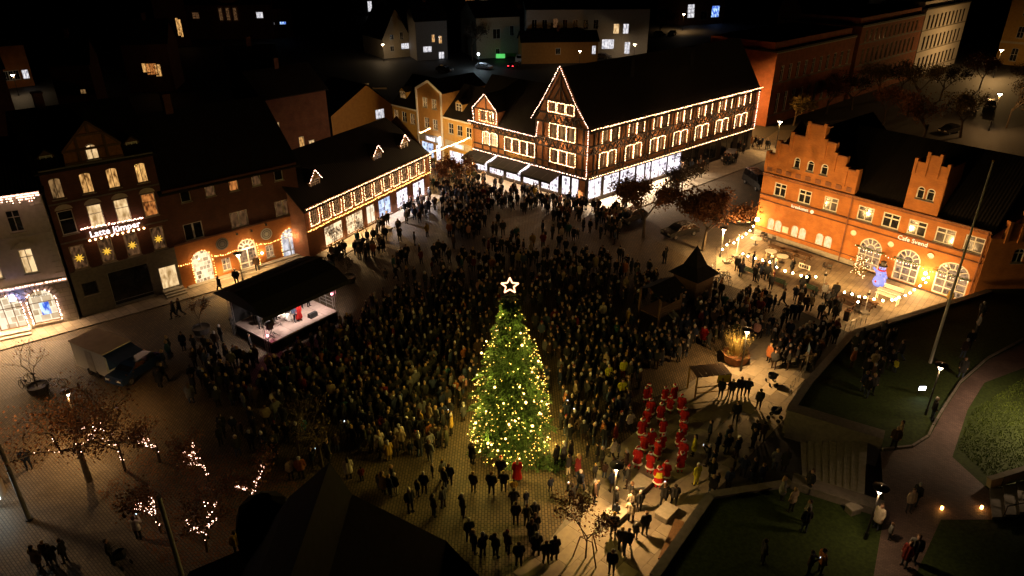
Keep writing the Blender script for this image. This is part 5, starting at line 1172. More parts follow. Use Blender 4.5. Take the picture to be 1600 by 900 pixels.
leaf_tree(P(1062, 330), 6.0, 2.6, 'second dark tree at the shop windows beside the street', 'leaf_dark', 3200, seed=12, size=.2)
leaf_tree(P(712, 305), 5.2, 2.3, 'brown tree standing in the dense crowd at the street mouth', 'leaf_brown', 3000, seed=3, size=.2)
leaf_tree(P(915, 872), 4.6, 1.5, 'young tree with reddish leaves in a wooden guard near the bottom edge', 'leaf_brown', 1500, seed=4, guard=True, trunk_r=.06, size=.12)
leaf_tree(P(140, 752), 6.6, 4.2, 'large dark brown tree in front of the trailer at the lower left', 'leaf_brown', 3000, 'bulb_pink', seed=15, nlights=30, size=.13, trunk_r=.07)
leaf_tree(P(196, 735), 5.6, 3.2, 'brown tree with pink fairy lights beside the large dark one', 'leaf_brown', 2200, 'bulb_pink', seed=16, nlights=60, size=.13, trunk_r=.06)
for i, (px, py, h, lb) in enumerate(((250, 722, 3.6, 'small fairy-lit tree nearest the large brown tree'), (326, 752, 3.8, 'slim fairy-lit tree between the two bushier fairy-lit trees'), (404, 800, 4.2, 'branching fairy-lit tree closest to the black church roof'), (324, 862, 4.0, 'slim fairy-lit tree nearest the bottom edge'), (252, 832, 4.2, 'fairy-lit tree around the thick grey post'))):
    leaf_tree(P(px, py), h, 1.7, lb, 'leaf_brown', 900, 'bulb_pink', seed=20 + i, trunk_r=.07, name='fairy_lit_tree', nlights=80, size=.13)
leaf_tree(P(505, 735), 5.0, 1.8, 'thin dim tree left of the black church roof peak', 'leaf_olive', 420, seed=7, size=.12)
leaf_tree(P(468, 720), 4.6, 1.6, 'thin bare tree beside the dim olive one', 'leaf_dark', 260, seed=8, size=.1)
for (px, py, r_, s_, lb) in ((62, 612, 1.4, 31, 'bare young tree in a round planter by the bicycles at the left'), (316, 520, .95, 32, 'small reddish tree in a dark pot left of the stage'), (545, 440, 1.0, 33, 'small dark tree in a pot right of the stage'), (528, 402, 1.1, 34, 'bushy small tree before the warm shop windows'), (568, 385, 1.0, 35, 'second small tree before the warm shop windows')):
    rt = leaf_tree(P(px, py) + Vector((0, 0, .0)), 3.4 if s_ != 31 else 4.6, r_, lb, 'leaf_brown' if s_ != 33 else 'leaf_dark', 420 if s_ != 31 else 160, seed=s_, trunk_r=.05, size=.11, name='potted_tree')
    MB().lathe([(.01, 0), (.62, 0), (.78, .62), (.70, .62), (.66, .5), (.01, .5)], (0, 0, 0), 14).build('pot', 'dark_paint', rt)
far = [(1290, 178, 6), (1330, 172, 6.5), (1372, 158, 7), (1405, 150, 7), (1432, 165, 7.5), (1468, 158, 7), (1500, 215, 8), (1530, 140, 7), (1572, 200, 8), (1595, 160, 8), (1440, 225, 7.5), (1380, 195, 6.5), (1240, 196, 5)]; far.sort()
for i, (px, py, h) in enumerate(far):
    leaf_tree(P(px, py), h, h * .55, 'bare brownish street tree, %s from the left of those behind the cafe roof' % ('first', 'second', 'third', 'fourth', 'fifth', 'sixth', 'seventh', 'eighth', 'ninth', 'tenth', 'eleventh', 'twelfth', 'last')[i], ('leaf_olive', 'leaf_brown', 'leaf_dark')[i % 3], 2600, seed=50 + i, size=.24, name='street_tree', group='street trees behind the cafe')
leaf_tree(P(738, 95), 9, 4.5, 'bare dark tree before the beige flats', 'leaf_dark', 700, seed=80, size=.35)
leaf_tree(P(1030, 60), 9, 4, 'dark tree at the far car park beside the white flats', 'leaf_dark', 600, seed=81, size=.35)
fl_m = MB(); fr_ = random.Random(5); lp = [P(*q)[:2] for q in ((150, 770), (230, 700), (420, 720), (520, 790), (400, 870), (260, 890))]
fx = [q[0] for q in lp]; fy_ = [q[1] for q in lp]; k = 0
while k < 5200:
    x, y = fr_.uniform(min(fx), max(fx)), fr_.uniform(min(fy_), max(fy_))
    if inside((x, y), lp):
        a = fr_.uniform(0, 6.28); w = fr_.uniform(.04, .09); c_, s_ = math.cos(a) * w, math.sin(a) * w; z = .014 + fr_.uniform(0, .02)
        fl_m.poly([(x - c_, y - s_, z), (x + s_ * .6, y - c_ * .6, z + .01), (x + c_, y + s_, z), (x - s_ * .6, y + c_ * .6, z + .015)]); k += 1
tag(fl_m.build('fallen_leaves', pmat('leaf_fallen', (.20, .085, .03), (.12, .05, .02), 1.5, bump=0)), 'brown fallen leaves strewn under the fairy-lit trees', None, kind='stuff')
# hexagonal planter with tall grasses
pl = empty('grass_planter', P(1158, 574), R(15), 'rust-brown hexagonal planter with tall lit grasses by the street lamp', 'planter')
MB().lathe([(.9, 0), (1.15, .8), (1.05, .8), (1.0, .7), (.01, .7)], (0, .9, 0), 6).build('box', 'corten', pl)
gm_ = MB(); lm = MB()
for k in range(150):
    a = rnd.uniform(0, 6.28); r0 = rnd.uniform(0, .6); p = Vector((r0 * math.cos(a), .9 + r0 * math.sin(a), .7)); d = Vector((math.cos(a) * .35, math.sin(a) * .35, 1)).normalized(); L = rnd.uniform(1.2, 2.4)
    s_ = Vector((-math.sin(a), math.cos(a), 0)) * .018; gm_.poly([p - s_, p + s_, p + d * L]); gm_.octa(tuple(p + d * L * .96), .035)
for k in range(160):
    a = rnd.uniform(0, 6.28); r0 = rnd.uniform(.2, .95); blade(lm, Vector((r0 * math.cos(a), .9 + r0 * math.sin(a), .72)), Vector((math.cos(a), math.sin(a), rnd.uniform(.3, 1))), .35, .05)
gm_.build('tall_grass', 'reed', pl, kind='stuff'); lm.build('leaves', 'leaf_olive', pl, kind='stuff')

# ================================================================== STAGE
sa, sb_ = P(424, 536, 1.0), P(527, 486, 1.0); saz = math.atan2(sb_.y - sa.y, sb_.x - sa.x); SW = math.hypot(sb_.x - sa.x, sb_.y - sa.y)
S = empty('concert_stage', (sa.x, sa.y, 0), saz, 'open-air stage with a black canopy and lit wooden deck left of the tree', 'stage')
SD = 5.2
for k in range(6): MB().box(SW * k / 6 + .01, 0, .85, SW * (k + 1) / 6 - .01, SD, 1.0).build('deck_board', 'deck_ply', S)
MB().box(0, .04, 0.02, SW, .1, .84).box(.0, .1, .02, .06, SD, .84).box(SW - .06, .1, .02, SW, SD, .84).build('skirt', 'black_cloth', S)
MB().quad((0, SD + .05, 1), (SW, SD + .05, 1), (SW, SD + .05, 4.1), (0, SD + .05, 4.1)).build('back_curtain', 'black_cloth', S)
for x, y in ((-.15, .4), (SW + .15, .4), (-.15, SD - .1), (SW + .15, SD - .1)):
    tm = MB()
    for dx, dy in ((-.12, -.12), (.12, -.12), (.12, .12), (-.12, .12)): tm.tube((x + dx, y + dy, 0), (x + dx, y + dy, 4.3), .025, .025, 5)
    for k in range(9): z0 = .2 + k * .45; tm.tube((x - .12, y - .12, z0), (x + .12, y - .12, z0 + .45), .014, .014, 4).tube((x - .12, y + .12, z0), (x - .12, y - .12, z0 + .45), .014, .014, 4)
    tm.build('truss_tower', 'steel', S)
rfm = MB(); rx0, rx1 = -.9, SW + .9; prof = [(-.95, 4.0), (.5, 4.75), (2.6, 5.15), (4.6, 4.75), (SD + .8, 4.05)]
for (y0, z0), (y1, z1) in zip(prof[:-1], prof[1:]): rfm.quad((rx0, y0, z0), (rx1, y0, z0), (rx1, y1, z1), (rx0, y1, z1)).quad((rx0, y0, z0 - .06), (rx0, y1, z1 - .06), (rx1, y1, z1 - .06), (rx1, y0, z0 - .06))
rfm.quad((rx0, -.95, 3.65), (rx1, -.95, 3.65), (rx1, -.95, 4.0), (rx0, -.95, 4.0))
for x in (rx0, rx1): rfm.poly([(x, y, z) for y, z in prof])
rfm.build('canopy', 'black_cloth', S)
for k in range(5): y0 = SD - 1.6 + k * .5; MB().tube((rx0, y0, 4.95 - .17 * k), (rx1, y0, 4.95 - .17 * k), .05).build('canopy_seam', 'steel_dark', S)
for x in (SW + .05,): 
    rlm = MB()
    for z0 in (1.35, 1.7, 2.05): rlm.tube((x, .6, z0), (x, 2.4, z0), .025)
    for y0 in (.6, 1.5, 2.4): rlm.tube((x, y0, 1), (x, y0, 2.05), .025)
    rlm.build('guard_rail', 'steel', S)
MB().tube((-.1, .5, 3.9), (SW + .1, .5, 3.9), .04).build('light_bar', 'steel', S)
for i, x in enumerate((.6, SW * .35, SW * .65, SW - .6)):
    MB().tube((x, .5, 3.85), (x, .75, 3.55), .1, .13).build('stage_lamp', 'steel_dark', S); lamp('stage_light', S, (x, .9, 3.5), 170, (1, .78, .66), .1, 'SPOT', (R(28), 0, 0), R(110))
for x, y, z in ((-.15, .15, 1.7), (SW + .05, .55, 2.5)): MB().ball((x, y, z), .1).build('led_lamp', 'led_pink', S); lamp('led_light', S, (x + (.25 if x < 1 else -.25), y, z), 5, (1, .25, .4), .06)
def stage_thing(name, lb, cat, x, y, mbs, group=None):
    v = Matrix.Rotation(saz, 4, 'Z') @ Vector((x, y, 1.0)); rt = empty(name, (sa.x + v.x, sa.y + v.y, 1.0), saz, lb, cat, group)
    for nm, mb_, mt in mbs: mb_.build(nm, mt, rt)
    return rt
for i, (x, y) in enumerate(((.35, .45), (.75, .9))):
    stage_thing('loudspeaker', ('black loudspeaker on a stand at the front left corner of the stage', 'second black loudspeaker just behind the corner one on the stage')[i], 'loudspeaker', x, y, [('cabinet', MB().box(-.22, -.2, 1.0, .22, .2, 1.65), 'rubber'), ('grille', MB().box(-.2, -.215, 1.03, .2, -.201, 1.62), 'steel_dark'), ('stand', MB().tube((0, 0, .35), (0, 0, 1.0), .02).tube((0, 0, .4), (.35, .1, 0), .018).tube((0, 0, .4), (-.3, .2, 0), .018).tube((0, 0, .4), (.0, -.35, 0), .018), 'steel_dark')])
stage_thing('monitor_speaker', 'black wedge monitor speaker on the front of the stage deck', 'loudspeaker', 4.9, .9, [('cabinet', MB().poly([(-.4, -.25, 0), (-.4, .25, 0), (-.4, .15, .38), (-.4, -.1, .38)]).poly([(.4, -.25, 0), (.4, .25, 0), (.4, .15, .38), (.4, -.1, .38)]).quad((-.4, -.25, 0), (.4, -.25, 0), (.4, -.1, .38), (-.4, -.1, .38)).quad((-.4, -.1, .38), (.4, -.1, .38), (.4, .15, .38), (-.4, .15, .38)).quad((-.4, .25, 0), (.4, .25, 0), (.4, .15, .38), (-.4, .15, .38)), 'rubber'), ('grille', MB().quad((-.36, -.235, .04), (.36, -.235, .04), (.36, -.105, .36), (-.36, -.105, .36)), 'steel_dark')])
for i in range(4): stage_thing('music_stand', 'thin music stand before the band on the stage', 'music stand', 1.2 + i * 1.0, 1.6 + .15 * (i % 2), [('desk', MB().quad((-.22, -.05, 1.0), (.22, -.05, 1.0), (.22, .08, 1.3), (-.22, .08, 1.3)), 'white_paint' if i % 2 else 'steel_dark'), ('stand', MB().tube((0, 0, 0), (0, 0, 1.05), .015).tube((0, 0, .25), (.25, .15, 0), .012).tube((0, 0, .25), (-.25, .15, 0), .012).tube((0, 0, .25), (0, -.28, 0), .012), 'steel_dark')], 'music stands on the stage')

# ================================================================== TRAILER, VEHICLES
t1, t2, t3, t4 = P(108, 533, 2.6), P(149, 512, 2.6), P(200, 531, 2.6), P(160, 554, 2.6)
taz = math.atan2(t4.y - t1.y, t4.x - t1.x); TL = (t4 - t1).length; TW = (t2 - t1).length
TR = empty('market_trailer', (t1.x, t1.y, 0), taz, 'white box trailer with a tan roof and a blue open side', 'trailer')
MB().box(0, 0, .45, TL, TW, 2.55).build('body', 'white_paint', TR); MB().box(-.06, -.06, 2.55, TL + .06, TW + .06, 2.63).build('roof', 'tan_top', TR)
MB().box(TL + .005, .15, 1.1, TL + .03, TW - .15, 2.4).build('side_hatch', 'tarp_blue', TR); MB().box(TL * .42, -.03, .5, TL * .62, -.003, 2.3).build('door', 'stucco_white', TR)
MB().quad((TL, -.05, 2.5), (TL, TW, 2.5), (TL + 1.5, TW, 2.2), (TL + 1.5, -.05, 2.2)).build('awning', 'tarp_blue', TR)
for x in (TL * .4, TL * .62):
    for y in (-.02, TW - .18): MB().tube((x, y, .32), (x, y + .2, .32), .32, .32, 12).build('wheel', 'rubber', TR)
MB().tube((0, TW / 2, .5), (-1.0, TW / 2, .45), .05).build('drawbar', 'steel_dark', TR)
CARPAINT = [pmat('car_' + n, c, tuple(v * .9 for v in c), 1.0, rough=.25, bump=0, spec=.6) for n, c in (('black', (.012, .012, .014)), ('blue', (.02, .04, .10)), ('silver', (.35, .36, .38)), ('white', (.65, .65, .65)), ('grey', (.10, .10, .11)), ('red', (.25, .02, .02)))]
def make_car(kind='hatch'):
    L, W = (4.2, 1.78) if kind == 'hatch' else (5.0, 1.95); rt = empty('car', (0, 0, 0)); h = W / 2
    if kind == 'hatch': low = [(-2.1, .35), (-2.1, .75), (-1.95, .88), (-.95, .98), (1.75, 1.02), (2.08, .85), (2.1, .35)]; cab = [(-1.15, .97), (-.35, 1.45), (1.2, 1.48), (1.9, 1.0)]
    else: low = [(-2.5, .4), (-2.5, .95), (-2.3, 1.08), (-1.6, 1.2), (2.45, 1.25), (2.5, .4)]; cab = [(-1.7, 1.18), (-1.05, 2.0), (2.3, 2.05), (2.48, 1.22)]
    def prism(pr, hw0, hw1, mb):
        n = len(pr); zt = max(z for _, z in pr); zb = min(z for _, z in pr)
        f = lambda z: hw0 + (hw1 - hw0) * (z - zb) / (zt - zb)
        for s_ in (-1, 1): mb.poly([(x, s_ * f(z), z) for x, z in pr])
        for (xa_, za_), (xb_, zb_) in zip(pr, pr[1:] + pr[:1]): mb.quad((xa_, -f(za_), za_), (xb_, -f(zb_), zb_), (xb_, f(zb_), zb_), (xa_, f(za_), za_))
    mb = MB(); prism(low, h, h - .06, mb); mb.build('body', CARPAINT[0], rt)
    mb = MB(); prism(cab, h - .07, h - .24, mb); cb = mb.build('cabin', CARPAINT[0], rt)
    gz = MB(); zt = cab[1][1]; zb = cab[0][1]
    for s_ in (-1, 1):
        y0, y1 = s_ * (h - .075), s_ * (h - .215)
        xm = (cab[1][0] + cab[2][0]) / 2
        for a0, a1, b0, b1 in ((cab[0][0] + .22, xm - .05, cab[1][0] + .06, xm - .05), (xm + .05, cab[3][0] - .2, xm + .05, cab[2][0] - .05)):
            gz.quad((a0, y0 + s_ * .004, zb + .06), (a1, y0 + s_ * .004, zb + .06), (b1, y1 + s_ * .004, zt - .07), (b0, y1 + s_ * .004, zt - .07))
    for (xa_, za_), (xb_, zb_), o in ((cab[0], cab[1], -.012), (cab[3], cab[2], .012)):
        gz.quad((xa_ + o, -(h - .16), za_ + .03), (xa_ + o, h - .16, za_ + .03), (xb_ + o, h - .3, zb_ - .04), (xb_ + o, -(h - .3), zb_ - .04))
    gz.build('windows', 'dark_glass', rt)
    for x in (-L * .31, L * .31):
        for s_ in (-1, 1):
            w = MB().tube((x, s_ * (h - .2), .32), (x, s_ * (h + .01), .32), .32, .32, 14).build('wheel', 'rubber', rt); MB().tube((x, s_ * (h + .012), .32), (x, s_ * (h + .02), .32), .2, .2, 10).build('rim', 'steel', w)
    for s_ in (-1, 1):
        MB().box(-L/2 - .012, s_ * (h - .35) - .2, .62, -L/2 + .02, s_ * (h - .35) + .2, .78).build('headlight', 'white_paint', rt)
        MB().box(L/2 - .02, s_ * (h - .3) - .15, .7, L/2 + .012, s_ * (h - .3) + .15, .86).build('tail_light', 'red_paint', rt)
    return rt
protos = {'hatch': None, 'van': None}
def place_car(px, py, rz, kind, paint, label, tail=False, group=None):
    if protos[kind] is None: protos[kind] = make_car('hatch' if kind == 'hatch' else 'van'); o = protos[kind]
    else: o = copy_tree(protos[kind])
    o.location = P(px, py); o.rotation_euler = (0, 0, R(rz)); o.name = 'parked_car' if kind == 'hatch' else 'parked_van'
    tag(o, label, 'car' if kind == 'hatch' else 'van', group or 'parked vehicles')
    for c in o.children:
        if c.name.startswith(('body', 'cabin')): c.material_slots[0].link = 'OBJECT'; c.material_slots[0].material = CARPAINT[paint]
        if c.name.startswith('tail'): c.material_slots[0].link = 'OBJECT'; c.material_slots[0].material = MAT['tail_red' if tail else 'red_paint']
    return o
place_car(214, 584, 70, 'hatch', 1, 'dark blue car parked behind the blue side of the trailer')
place_car(1062, 368, 28, 'hatch', 0, 'dark car under the brown tree near the half-timbered building')
place_car(985, 345, 40, 'hatch', 0, 'black car half hidden under the dark tree by the bright shop windows')
place_car(1182, 292, 100, 'van', 0, 'black van parked beside the left gable of the cafe')
place_car(1160, 345, 75, 'hatch', 0, 'black car parked in front of the black van')
place_car(1140, 250, 60, 'hatch', 4, 'dark car at the far end of the half-timbered building')
place_car(1518, 172, 60, 'hatch', 2, 'silver car parked behind the cafe roof'); place_car(1546, 168, 60, 'hatch', 0, 'black car parked beside the silver one'); place_car(1482, 208, 30, 'hatch', 0, 'dark car nearest the cafe roof ridge')
place_car(1552, 104, 45, 'hatch', 4, 'grey car at the door of the yellow house')
place_car(820, 98, 185, 'van', 3, 'white van at the car park before the beige flats'); place_car(802, 106, 250, 'hatch', 0, 'car with bright red tail lights at the car park', True)
place_car(756, 108, 150, 'hatch', 2, 'pale car lit bluish at the car park'); place_car(943, 92, 160, 'hatch', 4, 'dark car at the annex of the white flats'); place_car(695, 112, 150, 'hatch', 4, 'dim car at the left of the car park')
place_car(1030, 56, 120, 'hatch', 2, 'silver car at the far corner of the car park'); place_car(1050, 55, 60, 'hatch', 2, 'second silver car at the far corner of the car park')
cl = empty('car_park_lamp', P(748, 108), 0, 'cold white lamp over the pale car at the car park', 'lamp'); MB().tube((0, 0, 0), (0, 0, 3.5), .06).build('pole', 'steel_dark', cl); MB().ball((0, 0, 3.6), .3).build('lamp_globe', 'lamp_cold', cl); lamp('globe_light', cl, (0, 0, 3.1), 170, (.7, .9, 1), .2)
gs = empty('green_sign', P(782, 94), 0, 'small glowing green sign beside the white van', 'sign'); MB().box(-1.2, 0, .5, 1.2, .1, 1.6).build('sign_face', 'sign_green', gs); MB().tube((0, .05, 0), (0, .05, .5), .06).build('post', 'steel_dark', gs)

# ================================================================== CAFE TERRACE
HAZ = fh.az
def th(name, px, py, rz, label, cat, parts, group=None, z=0.012):
    rt = empty(name, P(px, py, z), rz, label, cat, group)
    for nm, mb_, mt in parts: mb_.build(nm, mt, rt)
    return rt
def picnic_parts():
    t = []
    for k in range(5): t.append(('plank', MB().box(-.9, -.38 + k * .155, .72, .9, -.38 + k * .155 + .14, .76), 'timber_brown'))
    for y in (-.72, .6): t.append(('bench_plank', MB().box(-.9, y, .42, .9, y + .14, .46), 'timber_brown'))
    for x in (-.65, .65):
        t.append(('leg_frame', MB().beam((x, -.2, .72), (x, -.62, 0), .05, .1, up=(1, 0, 0)).beam((x, .2, .72), (x, .62, 0), .05, .1, up=(1, 0, 0)).beam((x + .05, -.7, .39), (x + .05, .7, .39), .05, .08, up=(0, 0, 1)), 'timber_brown'))
    return t
for i, (px, py, lb) in enumerate(((1212, 396, 'brown picnic table nearest the white round tables by the cafe wall'), (1232, 401, 'brown picnic table in the middle of the row along the cafe wall'), (1252, 406, 'brown picnic table at the end of the row along the cafe wall'), (1325, 478, 'brown picnic table at the right edge of the terrace beside the litter bin'), (1352, 480, 'brown picnic table nearest the white bench and snowman'))):
    th('picnic_table', px, py, HAZ, lb, 'table', picnic_parts(), 'picnic tables of the cafe')
def bench_parts(mt):
    t = [('seat_slat', MB().box(-.9, -.24 + k * .13, .42, .9, -.24 + k * .13 + .11, .46), mt) for k in range(4)]
    t += [('back_slat', MB().box(-.9, .27, .52 + k * .15, .9, .31, .52 + k * .15 + .12), mt) for k in range(3)]
    t += [('leg', MB().box(x - .04, -.24, 0, x + .04, .3, .42).box(x - .04, .30, .42, x + .04, .34, .95), 'steel_dark') for x in (-.75, .75)]
    return t
for i, (px, py, lb) in enumerate(((1172, 430, 'dark green bench left of the festoon post on the terrace'), (1215, 446, 'dark green bench right of the festoon post on the terrace'), (1264, 456, 'dark green bench nearest the man in a white shirt'))):
    th('garden_bench', px, py, HAZ + R(180), lb, 'bench', bench_parts('green_paint'), 'dark benches on the terrace')
th('white_bench', 1392, 462, HAZ, 'long white bench in front of the middle arched door', 'bench', bench_parts('white_paint') + [('table_plank', MB().box(-1.0, -1.1, .7, 1.0, -.45, .75), 'white_paint')])
th('white_table', 1385, 472, HAZ, 'long white slatted table beside the white bench', 'table', [('plank', MB().box(-1.1, -.3 + k * .16, .7, 1.1, -.3 + k * .16 + .14, .74), 'white_paint') for k in range(4)] + [('leg', MB().box(x - .04, y - .04, 0, x + .04, y + .04, .7), 'white_paint') for x in (-.95, .95) for y in (-.2, .2)])
def round_table_parts(): return [('table_top', MB().lathe([(.01, .70), (.6, .70), (.6, .74), (.01, .74)], (0, 0, 0), 18), 'white_paint'), ('pedestal', MB().tube((0, 0, .02), (0, 0, .7), .05).lathe([(.3, 0), (.3, .03), (.01, .05)], (0, 0, 0), 12), 'steel_dark')]
def chair_parts(mt, z0=0): return [('seat', MB().box(-.21, -.21, z0 + .43, .21, .21, z0 + .47), mt), ('backrest', MB().box(-.21, .18, z0 + .55, .21, .22, z0 + .85), mt)] + [('leg', MB().tube((x, y, z0), (x * .95, y * .95, z0 + .43 if y < 0 else z0 + .85), .018, .018, 5), mt) for x in (-.19, .19) for y in (-.19, .19)]
th('round_table', 1180, 382, 0, 'white round cafe table with an upturned chair at the corner of the wall', 'table', round_table_parts())
th('round_table', 1203, 402, 0, 'white round cafe table beside the festoon post', 'table', round_table_parts())
th('round_table', 1221, 410, 0, 'white round cafe table before the brown picnic tables', 'table', round_table_parts())
for i, (px, py, rz) in enumerate(((1190, 374, .3), (1196, 377, 1.0), (1201, 380, 2.2), (1207, 382, .2), (1288, 423, 1.5), (1294, 426, .2), (1330, 466, 2.0), (1338, 490, .6))):
    th('cafe_chair', px, py, HAZ + rz, ('dark cafe chair by the cafe wall, %s from the left corner' % ('first', 'second', 'third', 'fourth', 'fifth', 'sixth', 'seventh', 'last')[i]), 'chair', chair_parts('dark_paint'), 'cafe chairs')
th('upturned_chair', 1180, 382, .4, 'white cafe chair standing on the round table', 'chair', chair_parts('white_paint', .74))
th('steel_grate_box', 1256, 421, HAZ, 'low white vent grate box against the cafe plinth', 'vent', [('frame', MB().box(-.6, -.05, .1, .6, .05, .6), 'white_paint')] + [('opening', MB().box(-.52 + k * .27, -.07, .18, -.32 + k * .27, -.055, .52), 'dark_paint') for k in range(4)])
th('litter_bin', 1322, 500, 0, 'dark square litter bin at the terrace edge', 'bin', [('bin_body', MB().lathe([(.3, 0), (.34, .95), (.28, .95), (.26, .5), (.01, .5)], (0, 0, 0), 4), 'dark_paint'), ('rim', MB().lathe([(.36, .93), (.36, .99), (.28, .99), (.28, .93)], (0, 0, 0), 4), 'corten')])
# festoon lights on posts
def festoon(pts, label, n_sag=.25):
    rt = empty('festoon_lights', (0, 0, 0), 0, label, 'string lights', 'festoon lights'); W = [P(px, py, z) for px, py, z in pts]; mb_ = MB(); wr_ = MB()
    for p in W: mb_.ball(tuple(p - Vector((0, 0, .1))), .085, 8)
    for a, b in zip(W[:-1], W[1:]): wr_.tube(a, b, .012, .012, 4)
    mb_.build('globes', 'globe', rt, kind='stuff'); wr_.build('cable', 'rubber', rt); return rt
festoon([(px, py, 2.5) for px, py in ((1161, 395), (1169, 399), (1181, 402), (1192, 405), (1203, 408), (1214, 416), (1227, 422), (1239, 425), (1252, 429), (1261, 431), (1275, 431))], 'festoon of round bulbs across the terrace between benches and cafe wall')
festoon([(px, py, 2.4) for px, py in ((1129, 388), (1136, 381), (1147, 378), (1153, 373), (1160, 369), (1166, 364), (1172, 359), (1177, 352))], 'festoon of round bulbs at the left corner of the cafe')
festoon([(1352, 463, 2.2), (1366, 466, 2.2), (1380, 468, 2.2), (1394, 467, 2.2), (1400, 466, 2.2), (1405, 463, 2.2), (1415, 460, 2.2), (1422, 456, 2.2), (1429, 451, 2.2), (1438, 445, 2.2), (1447, 440, 2.2), (1451, 432, 2.2)], 'festoon of round bulbs over the white bench and snowman')
festoon([(1320, 455, 2.2), (1332, 458, 2.2), (1343, 462, 2.2), (1341, 470, 2.2)], 'short festoon of bulbs over the picnic tables at the terrace edge')
for i, (px, py, h) in enumerate(((1202, 437, 2.7), (1150, 402, 2.6), (1283, 462, 2.6), (1350, 490, 2.4), (1135, 410, 2.6))):
    th('festoon_post', px, py, 0, ('slim post of the festoon lights, %s' % ('between the two green benches', 'at the corner of the terrace', 'beside the man in a white shirt', 'by the picnic tables', 'beside the bicycles')[i]), 'post', [('pole', MB().tube((0, 0, .2), (0, 0, h), .035, .03), 'white_paint'), ('foot', MB().box(-.35, -.35, 0, .35, .35, .2), 'stone')] + ([('added_flood_head', MB().box(-.12, -.07, h - .5, .12, .07, h - .32), 'steel_dark')] if i in (0, 2, 3, 4) else []), 'festoon posts')
    if i in (0, 2, 3, 4):
        fo = bpy.data.objects['festoon_post' if i == 0 else 'festoon_post.%03d' % i]; dv_ = Vector((fh.n[0], fh.n[1], .28)); lamp('added_flood_light', fo, tuple(Vector((0, 0, h - .41)) + dv_ * .2), 740, (1, .56, .18), .06, 'SPOT', dv_.to_track_quat('-Z', 'Y').to_euler(), R(140))  # floodlights added to the posts to wash the cafe facade
# snowman
sn_ = th('inflatable_snowman', 1372, 446, HAZ, 'glowing bluish inflatable snowman with a black hat by the arched doors', 'snowman', [('body', MB().lathe([(.01, 0), (.45, .05), (.62, .35), (.55, .75), (.38, 1.0), (.45, 1.2), (.42, 1.5), (.27, 1.68), (.32, 1.85), (.28, 2.1), (.02, 2.22)], (0, 0, 0), 16), 'snow_glow'), ('hat', MB().lathe([(.42, 2.1), (.42, 2.15), (.26, 2.16), (.25, 2.55), (.01, 2.57)], (0, 0, 0), 14), 'dark_paint'), ('nose', MB().tube((0, -.28, 1.95), (0, -.6, 1.92), .06, .01), 'corten'), ('heart', MB().ball((-.12, -.52, .55), .12), 'red_paint'), ('button', MB().ball((.1, -.42, 1.3), .06), 'dark_paint'), ('arm', MB().tube((-.4, -.05, 1.35), (-.75, -.2, 1.75), .12, .09), 'snow_glow'), ('arm', MB().tube((.4, -.05, 1.35), (.7, -.25, 1.1), .12, .09), 'snow_glow'), ('scarf', MB().lathe([(.34, 1.62), (.40, 1.7), (.33, 1.78)], (0, 0, 0), 14), 'red_paint')])
# lit shrub arch beside the first door
lb_ = MB(); bb_ = MB(); rt = th('lit_shrub', 1340, 432, HAZ, 'leafy shrub with white lights beside the first arched cafe door', 'shrub', [])
for k in range(500):
    p = Vector((rnd.gauss(0, .35), rnd.gauss(0, .25), rnd.uniform(.1, 2.2))); blade(lb_, p, Vector((rnd.uniform(-1, 1), rnd.uniform(-1, 1), rnd.uniform(-.3, 1))), .22, .05)
    if k % 6 == 0: bb_.octa(tuple(p), .035)
lb_.build('foliage', 'leaf_olive', rt); bb_.build('light_string', 'bulb_warm', rt, kind='stuff')
# railing along the terrace edge
for i, (q0, q1, lb) in enumerate((((1318, 522), (1352, 505), 'thin railing at the terrace corner near the litter bin'), ((1232, 618), (1262, 578), 'steel railing with the pale banner by the retaining wall'))):
    a, b = P(*q0), P(*q1); rt = empty('railing', a, 0, lb, 'railing', 'thin railings'); d = b - a; mb_ = MB()
    for z in (.5, 1.0): mb_.tube((0, 0, z), (d.x, d.y, z), .02)
    mb_.build('rail', 'steel', rt)
    for t in (0, .25, .5, .75, 1): MB().tube((d.x * t, d.y * t, 0), (d.x * t, d.y * t, 1.0), .022).build('post', 'steel', rt)
bn = P(1258, 575); rt = empty('banner', bn, R(75), 'narrow pale blue banner standing by the railing', 'banner'); MB().box(-.4, 0, .3, .4, .03, 2.1).build('cloth', pmat('banner_blue', (.35, .5, .62), (.45, .55, .6), 1.0), rt); MB().tube((-.42, .015, 0), (-.42, .015, 2.15), .02).tube((.42, .015, 0), (.42, .015, 2.15), .02).build('pole', 'steel', rt)
# kiosk hut with pointed roof, play tower, timber booth
k0 = P(1080, 462); rt = empty('pointed_hut', k0, R(40), 'small dark wooden hut with a pointed roof left of the terrace', 'hut')
for k in range(8): MB().box(-1.3 + k * .325, -1.3, 0, -1.3 + k * .325 + .31, -1.25, 2.5).build('board', 'timber_brown', rt)
for k in range(8): MB().box(1.25, -1.24 + k * .31, 0, 1.3, -1.24 + k * .31 + .295, 2.5).build('board', 'timber_brown', rt)
MB().box(-1.3, 1.24, 0, 1.24, 1.3, 2.5).box(-1.3, -1.24, 0, -1.25, 1.23, 2.5).build('wall', 'timber_brown', rt); mb_ = MB()
for a, b in (((-1.7, -1.7), (1.7, -1.7)), ((1.7, -1.7), (1.7, 1.7)), ((1.7, 1.7), (-1.7, 1.7)), ((-1.7, 1.7), (-1.7, -1.7))): mb_.poly([(*a, 2.45), (*b, 2.45), (b[0]*.45, b[1]*.45, 3.3), (a[0]*.45, a[1]*.45, 3.3)]).poly([(a[0]*.45, a[1]*.45, 3.3), (b[0]*.45, b[1]*.45, 3.3), (0, 0, 5.2)])
mb_.build('roof', 'slate', rt)
